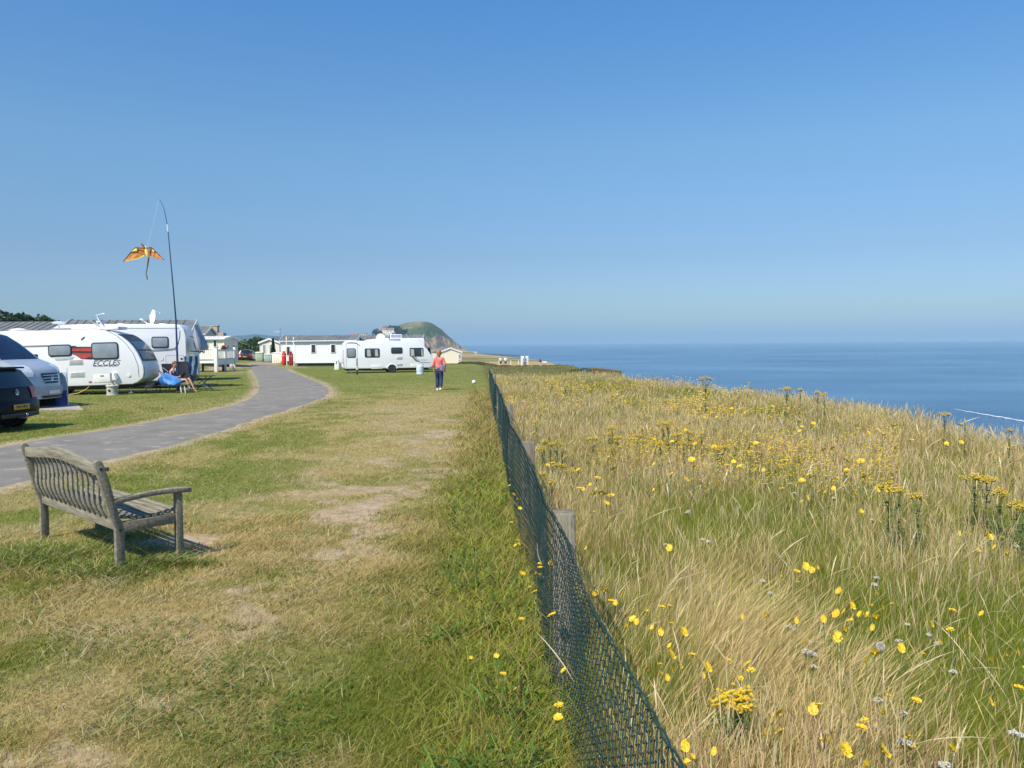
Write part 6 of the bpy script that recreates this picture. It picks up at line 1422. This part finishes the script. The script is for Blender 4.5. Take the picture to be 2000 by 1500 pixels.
# dark trees behind the left roof
g_ = np.random.default_rng(9); LT = [(-14, 611, 3.4), (22, 607.5, 3.2), (37, 612, 2.6), (55, 617, 2.2), (75, 612, 2.6), (90, 615, 2.6), (104, 619, 1.8), (137, 621.5, 1.3), (-50, 609, 3.2)]
for i, (px, py, rx) in enumerate(LT):
    far_tree(['dark tree at the left edge of the photo behind the long roof', 'tallest dark tree left of centre behind the long roof', 'dark tree right of the tallest one behind the long roof', 'low dark tree in the dip of the left tree line', 'first dark tree right of the dip in the left tree line', 'second dark tree right of the dip in the left tree line', 'last small dark tree at the right end of the left tree line', 'lone tiny tree top standing right of the left tree line', 'dark tree just outside the left edge of the photo'][i], px, py, 95, rx * .8, 2.2, 20 + i, 1300, (C(.02, .045, .02), C(.055, .09, .035)), 'dark trees behind the left roofs', .22)
# green trees beyond the dark car
for i, (px, py, D, rx, h_) in enumerate(((470, 665, 190, 3.2, 2.4), (485, 660, 200, 3.4, 2.8), (500, 658, 210, 3.6, 3), (516, 661, 200, 3.2, 2.6), (492, 668, 170, 3.0, 2.2), (508, 667, 172, 3.0, 2.4), (524, 665, 185, 3.2, 2.6), (462, 669, 170, 2.4, 2.2), (536, 663, 230, 4, 2.8))):
    far_tree(['green bushy tree left behind the dark car', 'green bushy tree straight behind the dark car', 'tallest green tree between the veranda and the cream mobile home', 'green tree just left of the cream gable', 'low green tree in front, above the dark car', 'low green tree in front, above the green box', 'green tree touching the cream gable', 'dark low tree at the end of the blue-grey home', 'green tree behind the roof of the cream mobile home'][i], px, py, D, rx, h_, 40 + i, 1500, (C(.03, .065, .015), C(.10, .15, .035)), 'green trees beyond the end of the track', .30)
for i, px in enumerate((917, 923, 929)):
    p = at_z(px, 688.5, -15); p = Vector((p.x, p.y, -14.5)); p = at(px, 686, 1150); r = thing('beach_hut', ['white seaside hut nearest the headland foot', 'middle white seaside hut on the far shore', 'white seaside hut nearest the sea'][i], 'hut', (p.x, p.y, p.z - 3.4), 0, 'white huts on the far shore'); MB().bx(-1.8, 1.8, -2, 2, -8, 2.4).build('wall', WW, r); MB().prism_x([(-2.2, 2.3), (0, 3.6), (2.2, 2.3)], -2, 2).build('roof', MATS['slate'], r)

# bushes on the meadow and the dark bank along its far edge
def bush(label, loc, blobs, n, size, seed, cols, name='bush', group=None):
    r = thing(name, label, 'bush', loc, group=group); V_, Q_, c_ = leaves(blobs, n, size, seed, cols, .4); link('foliage', quad_mesh('foliage', V_, Q_, col=c_, m=leaf_m), r)
    q = MB()
    for b_ in blobs[:5]: q.tube([(b_[0] * .2, b_[1] * .2, 0), (b_[0] * .8, b_[1] * .8, b_[2])], [.03, .01], 5)
    q.build('stems', BARK, r); return r
def bz(px, D): p = base_pt(px, D); return p
bp1 = at(1143, 712, 62); bush('dark green bush on the cliff edge above the eroded bank', (bp1.x, bp1.y, ground_at(bp1.x, 62)), [(-.8, 0, .2, .6, .6, .3), (0, 0, .25, .7, .7, .36), (.7, 0, .2, .6, .6, .3)], 2600, .06, 71, (C(.05, .09, .03), C(.11, .16, .05)))
er = thing('eroded_bank', 'brown overhanging turf bank at the broken cliff edge right of the dark bush', 'bank', base_pt(1188, 49))
rows = []
for i in range(26):
    t = i / 25; x_ = -1.0 + 1.8 * t; hgt = .44 - .2 * t + .06 * math.sin(9 * t) ; rows.append([(x_, -.25 + .18 * math.sin(i * 1.7), -.6), (x_, -.15 + .1 * math.sin(i * 2.1), hgt * .45), (x_, -.38 + .12 * math.sin(i * 1.3), hgt * .75), (x_, -.25, hgt), (x_, .6, hgt + .04), (x_, 1.6, hgt - .5)])
MB().grid(rows).build('earth', mat('brown_earth', (.13, .08, .045), .95, var=.5, scale=3, bump=.8, bscale=5, col2=(.24, .16, .10)), er, smooth=True)
n = 3500; g2 = np.random.default_rng(5); bx_ = g2.uniform(-1.0, .8, n); t_ = (bx_ + 1.0) / 1.8; bs_ = np.c_[bx_, g2.uniform(-.3, .9, n), .42 - .2 * t_]
v_, T_, c_ = ribbons('t', bs_, g2.uniform(.08, .3, n), g2.normal(0, .4, (n, 2)), .5, g2.uniform(.012, .022, n), np.tile(C(.14, .13, .04), (n, 1)), np.tile(C(.40, .30, .14), (n, 1)) * g2.uniform(.7, 1.2, (n, 1))); link('turf', tri_mesh('turf', v_, T_, col=c_, m=grass_m), er)
hbk = []
for x0, x1, D in ((903, 1000, 100), (985, 1180, 108)):
    a0, a1 = base_pt(x0, D).x, base_pt(x1, D).x; m_ = int((a1 - a0) / .5)
    for k in range(m_): xx = a0 + (a1 - a0) * k / m_; yy = D + g2.uniform(-1.5, 1.5); hbk.append((xx, yy, ground_at(xx, yy) + .1, .6, .6, .20 + .14 * g2.random()))
V_, Q_, c_ = leaves(hbk, 26000, .08, 77, (C(.08, .10, .03), C(.24, .21, .09)), .4); tag(link('bank_scrub', quad_mesh('bank_scrub', V_, Q_, col=c_, m=leaf_m)), kind='stuff')

# ================================================================== meadow flowers
YEL = mat('yellow_petals', (.72, .45, .012), .6, var=.12, scale=30, col2=(.84, .60, .03)); ORG = mat('flower_centre', (.75, .40, .01), .7)
STEM = mat('flower_stem', (.10, .15, .04), .7, var=.2); LEAFD = mat('ragwort_leaf', (.08, .14, .03), .6, var=.35, scale=12, col2=(.14, .21, .05)); WHF = mat('white_florets', (.55, .53, .50), .8, var=.08)
FLW = {}
def flower_parts(mb, c, r, tilt, az, n1=15, cup=.25):
    M = Matrix.Rotation(az, 3, 'Z') @ Matrix.Rotation(tilt, 3, 'X'); c = Vector(c)
    for ring, (rr0, nn, zz) in enumerate(((r, n1, 0), (r * .68, n1 - 4, r * .14))):
        for k in range(nn):
            a = 2 * math.pi * (k + .5 * ring) / nn + random.uniform(-.1, .1); l = rr0 * random.uniform(.86, 1.08); w_ = rr0 * .17; d = Vector((math.cos(a), math.sin(a), 0)); s = Vector((-d.y, d.x, 0)); up = Vector((0, 0, 1))
            p = [d * l * .1 - s * w_ * .6 + up * zz, d * l * .1 + s * w_ * .6 + up * zz, d * l + s * w_ + up * (zz + l * cup * random.uniform(.3, 1.4)), d * l - s * w_ + up * (zz + l * cup * random.uniform(.3, 1.4))]
            mb.add([c + M @ q for q in p], [(0, 1, 2, 3)])
    return mb
def make_daisy(h, r, bend, tilt, name='hawkweed_flower'):
    t = bpy.data.objects.new(name, None); COL.objects.link(t); t.empty_display_size = .05
    top = Vector((bend, 0, h)); MB().tube([(0, 0, 0), (bend * .3, 0, h * .5), (bend * .75, 0, h * .85), top], [.0026, .0022, .0018, .0022], 5).build('stem', STEM, t, smooth=True)
    mb = MB(); flower_parts(mb, top + Vector((0, 0, .004)), r, tilt, random.uniform(0, 6)); mb.lathe([(.001, .001), (r * .22, .004), (r * .18, .008), (.001, .010)], top, 8, Matrix.Rotation(tilt, 3, 'X')); mb.build('flower_head', YEL, t)
    return t
def make_ragwort(h, spread, nh, name='ragwort', dry=False):
    t = bpy.data.objects.new(name, None); COL.objects.link(t); t.empty_display_size = .05
    heads = MB(); st = MB(); hub = h * .78
    st.tube([(0, 0, 0), (.01, .005, h * .4), (0, 0, hub)], [.005, .0045, .0035], 6)
    nb = 5
    for b in range(nb):
        a = 2 * math.pi * b / nb + random.uniform(-.3, .3); rr0 = spread * random.uniform(.35, .8) if b else 0; e = Vector((math.cos(a) * rr0, math.sin(a) * rr0, h - rr0 * .35 + random.uniform(-.02, .01)))
        st.tube([(0, 0, hub - .05), tuple(Vector((0, 0, hub)).lerp(e, .6) + Vector((math.cos(a) * rr0 * .15, math.sin(a) * rr0 * .15, -.01))), e - Vector((0, 0, .015))], [.003, .0025, .002], 5)
        for k in range(nh // nb):
            q = e + Vector((random.gauss(0, spread * .26), random.gauss(0, spread * .26), random.uniform(-.022, .022))); st.tube([e - Vector((0, 0, .025)), q - Vector((0, 0, .004))], .0011, 3, False)
            flower_parts(heads, q, .0105, random.uniform(-.4, .4), 0, 8, .1); heads.lathe([(.001, .001), (.0042, .003), (.003, .006), (.001, .007)], q, 6)
    st.build('stem', STEM, t, smooth=True); heads.build('flower_cluster', YEL if not dry else ORG, t)
    lf = MB(); nL = 56
    for k in range(nL):
        z_ = h * random.uniform(.12, .86); a = random.uniform(0, 6.28); l = .10 * (1.15 - z_ / h) + .035; d = Vector((math.cos(a), math.sin(a), .25)); s = Vector((-math.sin(a), math.cos(a), 0)); b0 = Vector((0, 0, z_))
        for j in range(4):       # lobed leaf
            u0, u1 = j / 4, (j + 1) / 4; w0 = .014 * (1.2 - u0) * (1.25 if j % 2 else .7); p0 = b0 + d * l * u0 - Vector((0, 0, l * u0 * u0 * .4)); p1 = b0 + d * l * u1 - Vector((0, 0, l * u1 * u1 * .4))
            lf.add([p0 - s * w0 * .6, p0 + s * w0 * .6, p1 + s * w0 + Vector((0, 0, .004)), p1 - s * w0 + Vector((0, 0, .004))], [(0, 1, 2, 3)])
    lf.build('leaves', LEAFD, t)
    return t
def make_yarrow(h, r, name='yarrow'):
    t = bpy.data.objects.new(name, None); COL.objects.link(t); t.empty_display_size = .05
    st = MB().tube([(0, 0, 0), (.01, 0, h * .5), (0, 0, h - .03)], [.0025, .0022, .002], 5); fl = MB()
    for k in range(26):
        a = random.uniform(0, 6.28); q = Vector((math.cos(a), math.sin(a), 0)) * r * math.sqrt(random.random()); q.z = h - (q.length / r) ** 2 * .008 + random.uniform(-.003, .003); st.tube([(0, 0, h - .035), q], .0007, 3, False)
        for j in range(3):
            c = q + Vector((random.gauss(0, .003), random.gauss(0, .003), .001)); s_ = .0042; a2 = random.uniform(0, 1.5); fl.lathe([(.001, -.001), (s_, 0), (s_ * .8, .0018), (.001, .0022)], c, 6)
    st.build('stem', STEM, t, smooth=True); fl.build('umbel', WHF, t); return t
def make_clock(h, r=.019):
    t = bpy.data.objects.new('seed_clock', None); COL.objects.link(t); t.empty_display_size = .05
    MB().tube([(0, 0, 0), (.01, 0, h * .6), (0, 0, h)], [.0025, .002, .002], 5).build('stem', STEM, t, smooth=True); q = MB()
    for k in range(110):
        d = Vector(np.random.default_rng(k).normal(0, 1, 3)).normalized(); s = d.orthogonal().normalized(); c = Vector((0, 0, h)); p = c + d * r; q.tube([c, p], .00035, 3, False)
        for j in range(3): v = Matrix.Rotation(j * 1.05, 3, d) @ s; q.add([p - v * .005, p + v * .005, p + v * .005 + d * .0012, p - v * .005 + d * .0012], [(0, 1, 2, 3)])
    q.build('seed_head', mat('seed_fluff', (.62, .60, .56), .9), t); return t
used = set()
def place(protos, px, py, h, label, cat, group, sc=1.0, xy=None):
    """put a flower so that its head stands at this pixel"""
    if xy is None: p = gp(px, py, h); x, y = p.x, p.y
    else: x, y = xy
    o = random.choice(protos); hh = o['h']; s = h / hh * sc
    if o.name not in used: used.add(o.name); c = o
    else: c = copy_thing(o)
    c.location = (x, y, ground_at(x, y)); c.rotation_euler = (0, 0, random.uniform(0, 6.28)); s = s if cat != 'flower' or 'white' not in label else s * .6; c.scale = (s, s, h / hh)
    tag(c, label, cat, group); return c
def P_(fn, *a, h=None, **k): o = fn(*a, **k); o['h'] = h; return o
dz_ = [P_(make_daisy, .42, .023, .02, .15, h=.42), P_(make_daisy, .42, .021, -.03, -.5, h=.42), P_(make_daisy, .42, .024, .0, .7, h=.42), P_(make_daisy, .42, .018, .03, -.9, h=.42)]
LEFT = [(1094, 1375, .30), (1101, 1406, .28), (998, 1350, .22), (985, 1357, .20), (1069, 1207, .42), (977, 1284, .25), (976, 1318, .22), (926, 1286, .18), (1014, 1208, .24), (1013, 1054, .3), (1004, 1068, .3), (1029, 1120, .36), (1048, 1121, .40), (1065, 1110, .42), (1024, 1152, .34), (1036, 1160, .34), (1020, 1062, .3), (1022, 994, .35), (1001, 938, .3), (994, 950, .3), (1003, 966, .3), (1014, 980, .3), (1008, 1012, .3), (999, 1020, .25), (957, 942, .2), (922, 933, .15), (913, 937, .15), (948, 842, .2), (960, 856, .2), (971, 850, .2), (985, 862, .2), (955, 860, .2), (965, 800, .2), (958, 790, .2), (1010, 975, .3), (995, 975, .25), (1093, 1316, .34), (1060, 1100, .4), (1079, 1104, .42)]
for px, py, h in LEFT: place(dz_, px, py, h + .05, 'yellow dandelion-like flower on a thin stem just left of the mesh fence', 'flower', 'yellow flowers left of the fence', 1.15)
RIGHT = [(1924, 1290), (1512, 1436), (1652, 1468), (1690, 1407), (1674, 1426), (1855, 1458), (1882, 1246), (1854, 1230), (1856, 1196), (1780, 1371), (1642, 1250), (1636, 1247), (1760, 1268), (1619, 1214), (1633, 1201), (1642, 1199), (1664, 1213), (1678, 1205), (1693, 1205), (1712, 1209), (1665, 1185), (1680, 1175), (1719, 1159), (1638, 1156), (1586, 1115), (1574, 1108), (1549, 1118), (1562, 1141), (1497, 1204), (1463, 1309), (1455, 1303), (1522, 1398), (1461, 1392), (1589, 1388), (1985, 1349), (1997, 1308), (1939, 1072), (1755, 1439), (1727, 1470), (1709, 1278), (1352, 1466), (1360, 1478), (1344, 1490), (1127, 1111), (1130, 1103), (1170, 1163), (1172, 1154), (1187, 1171), (1191, 1179), (1206, 1182), (1121, 1071), (1307, 1072), (1290, 1190), (1313, 1187), (1233, 1208), (1246, 1220), (1240, 1215), (1336, 1236), (1326, 1300), (1351, 1285), (1356, 1292), (1382, 1305), (1264, 1311), (1299, 1240), (1311, 1280), (1192, 968), (1158, 965), (1152, 948), (1143, 958), (1222, 930), (1147, 873), (1222, 902), (1191, 901), (1175, 920), (1132, 920), (1112, 880), (1103, 885), (1598, 962), (1610, 964), (1628, 955), (1650, 970), (1668, 965), (1715, 958), (1855, 1015), (1883, 1021), (1920, 1045), (1935, 1050), (1953, 1050), (1917, 1076), (1690, 1001), (1722, 1020), (1610, 975)]
R2 = [(x + random.uniform(-70, 70), y + random.uniform(-35, 35)) for x, y in RIGHT if y > 900 for _ in range(1)]
for px, py in [q for q in R2 if q[0] > 1140 + .4 * max(0, q[1] - 1100)]: place(dz_, px, py, random.uniform(.42, .54), 'smaller yellow dandelion-like flower half sunk among the near meadow grass', 'flower', 'smaller yellow flowers in the near meadow', .46)
for px, py in RIGHT: place(dz_, px, py, random.uniform(.46, .56), 'yellow dandelion-like flower rising from the long grass of the near meadow', 'flower', 'yellow flowers in the near meadow', .66)
k = 0
while k < 150:
    x = random.uniform(.3, 6.5); y = random.uniform(5, 22)
    if not (fence_x(y) + .2 < x < float(edge_x(y)) - .3) or vnoise(x * .6, y * .35, 101) < .48: continue
    place(dz_, 0, 0, random.uniform(.48, .62), 'small yellow flower head among the straw grass farther up the meadow', 'flower', 'yellow flowers farther up the meadow', 1.15, (x, y)); k += 1
rg = [P_(make_ragwort, .80, .085, 75, h=.80), P_(make_ragwort, .80, .11, 100, h=.80), P_(make_ragwort, .80, .07, 55, h=.80)]
RW = [(1755, 957, .72), (1792, 968, .70), (1736, 946, .74), (1905, 926, .72), (1928, 930, .70), (1953, 958, .70), (1985, 982, .68), (1998, 992, .66), (1432, 1356, .55), (1448, 1350, .55), (1410, 1368, .5), (1295, 824, .72), (1305, 822, .7), (1196, 832, .7), (1158, 853, .68), (1350, 858, .62), (1336, 862, .62), (1290, 862, .62), (1322, 846, .66), (1345, 842, .66), (1088, 862, .66), (1075, 868, .62), (1060, 872, .62), (1064, 862, .66), (1098, 868, .6), (1048, 822, .62), (1190, 845, .6), (1205, 852, .6), (1245, 848, .6), (1370, 846, .62), (1060, 925, .58), (1078, 940, .55), (1055, 948, .55), (1118, 915, .6), (1092, 905, .62), (1410, 870, .6), (1402, 872, .6), (1435, 872, .6), (1078, 748, .8), (1105, 752, .8), (1115, 745, .8)]
RWL = ['bushy ragwort in the middle of the meadow right half, centre of its clump', 'ragwort right of centre in the clump in the right half of the meadow', 'ragwort left of centre in the clump in the right half of the meadow', 'ragwort cluster upper left of the bright group near the right edge', 'ragwort cluster at the top of the bright group near the right edge', 'ragwort cluster in the middle of the bright group near the right edge', 'ragwort cluster low in the bright group near the right edge', 'ragwort cluster cut by the right edge of the photo', 'low ragwort near the bottom of the photo, right of the mesh fence', 'small ragwort head touching the low one near the bottom of the photo', 'faded ragwort head left of the low one near the bottom']
for k, (px, py, h) in enumerate(RW):
    if k < 11: lb, gr2 = RWL[k], 'ragwort plants in the meadow'
    elif px < 1130 and py > 890: lb, gr2 = 'leafy ragwort just behind the nearest timber fence post', 'ragwort plants behind the nearest post'
    elif px < 1130 and py > 800: lb, gr2 = 'ragwort in the clump right of the second timber fence post', 'ragwort clump at the second post'
    elif py < 760: lb, gr2 = 'small far ragwort below the distant walkers on the meadow', 'far ragwort plants'
    else: lb, gr2 = 'ragwort in the scattered yellow belt across the middle of the meadow', 'ragwort belt across the middle meadow'
    place(rg, px, py, h, lb, 'wildflower', gr2)
SKYR = [(1378, 735, .98, 'tall ragwort standing alone against the sea near the middle of the meadow edge'), (1537, 756, .85, 'ragwort on the meadow skyline, left of a small row'), (1563, 761, .78, 'broader ragwort in the middle of the small skyline row'), (1597, 765, .78, 'thin ragwort right in the small skyline row'), (1610, 769, .78, 'last ragwort at the right end of the small skyline row'), (1845, 805, .92, 'tall ragwort silhouetted against the sea left of the breaking wave'), (1972, 840, .74, 'bright ragwort on the skyline at the right edge below the breaking wave')]
SKD = [17, 15.5, 15.6, 15.4, 15.2, 11.6, 9.6]
for (px, py, h, lb), D in zip(SKYR, SKD):
    p = at(px, py, D); hh = p.z - ground_at(p.x, p.y); place(rg, px, py, hh, lb, 'wildflower', 'ragwort plants in the meadow', .95, (p.x, p.y))
p = at(1885, 822, 11); place([P_(make_ragwort, .80, .03, 12, h=.80, dry=True)], 0, 0, p.z - ground_at(p.x, p.y), 'thin faded brown ragwort stalk on the skyline between two bright ones', 'wildflower', 'ragwort plants in the meadow', .8, (p.x, p.y))
for o in bpy.data.objects:
    if o.name.startswith('ragwort') and o.parent is None and not o.get('label'): bpy.data.objects.remove(o)
yw = [P_(make_yarrow, .45, .034, h=.45), P_(make_yarrow, .45, .026, h=.45)]
for px, py in [(1541, 1222), (1553, 1228), (1575, 1270), (1588, 1276), (1773, 1218), (1756, 1250), (1815, 1238), (1832, 1255), (1980, 1428), (1995, 1434), (1765, 1446), (1778, 1450), (1840, 1490), (1850, 1492), (1712, 1127), (1708, 1140), (1829, 1100), (1490, 1133), (1505, 1157), (1300, 1062), (1345, 997), (1372, 1052), (1343, 1000), (1383, 1056), (1700, 1003), (1704, 1014), (1628, 972), (1545, 944), (1508, 942), (1552, 962), (1765, 1390), (1580, 1252), (1716, 1365), (1635, 1232), (1862, 1310), (1986, 1066), (1590, 1300)]:
    place(yw, px, py, random.uniform(.36, .46), 'small flat white flower cluster in the long meadow grass', 'flower', 'white flowers in the meadow')
ck_ = [P_(make_clock, .45, h=.45)]
place(ck_, 1720, 1262, .44, 'round grey dandelion seed head in the green part of the meadow', 'seed head', None); place(ck_, 1005, 885, .34, 'round white seed head on the left side of the fence, farther of two', 'seed head', None); place(ck_, 1027, 910, .42, 'round greyish seed head leaning at the fence, nearer of two', 'seed head', None)
# far and tiny flowers: nobody could count them
n = 5200; x, y, r = polar(n * 4, 8, 60, -3, 26); ok = (x > fence_x(y) + .2) & (x < edge_x(y) - 1.0 - .8 * (y < 18)) & (vnoise(x * .5, y * .22, 103) * .6 + vnoise(x * 1.6, y * .8, 104) * .4 > .50) & (rng.random(len(x)) < sstep(42, 14, y) + .06); x, y, r = x[ok][:n], y[ok][:n], r[ok][:n]; n = len(x)
z = gz(x, y) + rng.uniform(.36, .66, n) * HM(x, y); s = .0125 * np.clip(r / 9, 1, 2.6) * rng.uniform(.6, 1.2, n); V = []; off = [(-1, 0, -.1), (0, -1, 0), (1, 0, .1), (0, 1, 0), (0, 0, .55)]
V = np.stack([np.c_[x + s * a, y + s * b, z + s * c] for a, b, c in off], 1).reshape(-1, 3); T = (np.arange(n)[:, None, None] * 5 + np.array([(0, 1, 4), (1, 2, 4), (2, 3, 4), (3, 0, 4)])[None]).reshape(-1, 3)
c = np.repeat(C(.82, .56, .02) * rng.uniform(.75, 1.1, (n, 1)), 5, 0); tag(link('tiny_yellow_flowers', tri_mesh('tiny_yellow_flowers', V, T, col=c, m=grass_m)), kind='stuff')
# broad weed leaves at the foot of the fence
x, y, r = polar(9000, 2.2, 14, -8, 14); vx = x - fence_x(y); ok = ((vx > -.75) & (vx < -.02)) | ((vx > .1) & (vx < .7) & (np.abs(y - 4.6) < 1.6)) ; ok &= fbm(x * 2.5, y * 2.5, 111, 2) > .5; x, y, r = x[ok], y[ok], r[ok]; n = len(x)
A = rng.uniform(0, 6.28, n); c = jit(np.tile(C(.09, .17, .025), (n, 1)), .25, n).clip(.01, .5)
v = ribbons('w', np.c_[x, y, gz(x, y) + rng.uniform(0, .12, n)], rng.uniform(.05, .11, n), np.c_[np.cos(A), np.sin(A)] * rng.uniform(.5, 1.4, (n, 1)), .9, rng.uniform(.007, .016, n), c * .8, c * 1.15, T=(0, .25, .5, .8, 1), Wd=(.3, .9, 1, .7, 0))
tag(link('weed_leaves', tri_mesh('weed_leaves', v[0], v[1], col=v[2], m=grass_m)), kind='stuff')

# low broad-leaved weeds and small stones in the trodden lawn
x, y, r = polar(60000, 2.8, 13, -44, 14); ok = (x < fence_x(y) - .3) & ~in_poly(x, y, POLY) & (fbm(x * 1.8, y * 1.8, 141, 3) > .60) & (dirt(x, y) < .4); x, y, r = x[ok][:4500], y[ok][:4500], r[ok][:4500]; n = len(x)
A = rng.uniform(0, 6.28, n); c = jit(np.tile(C(.12, .18, .03), (n, 1)), .25, n).clip(.01, .5)
v = ribbons('w', np.c_[x, y, gz(x, y) + .004], rng.uniform(.015, .04, n), np.c_[np.cos(A), np.sin(A)] * rng.uniform(.8, 2.0, (n, 1)), .9, rng.uniform(.007, .014, n), c * .85, c * 1.15, T=(0, .3, .6, .85, 1), Wd=(.4, 1, 1, .7, 0))
tag(link('clover_leaves', tri_mesh('clover_leaves', v[0], v[1], col=v[2], m=grass_m)), kind='stuff')
x, y, r = polar(60000, 3, 14, -40, 12); ok = (x < fence_x(y) - .5) & ~in_poly(x, y, POLY) & (rng.random(len(x)) < dirt(x, y) * .12); x, y = x[ok][:900], y[ok][:900]; n = len(x)
s_ = rng.uniform(.003, .011, n); o8 = np.array([(-1, 0, 0), (0, -1, 0), (1, 0, 0), (0, 1, 0), (0, 0, .7)]) 
V = (np.c_[x, y, gz(x, y)][:, None, :] + o8[None] * s_[:, None, None] * rng.uniform(.6, 1.3, (n, 5, 1))).reshape(-1, 3)
T = (np.arange(n)[:, None, None] * 5 + np.array([(0, 1, 4), (1, 2, 4), (2, 3, 4), (3, 0, 4)])[None]).reshape(-1, 3)
tag(link('small_stones', tri_mesh('small_stones', V, T, col=np.repeat(C(.45, .38, .30) * rng.uniform(.5, 1.4, (n, 1)), 5, 0), m=gm)), kind='stuff')
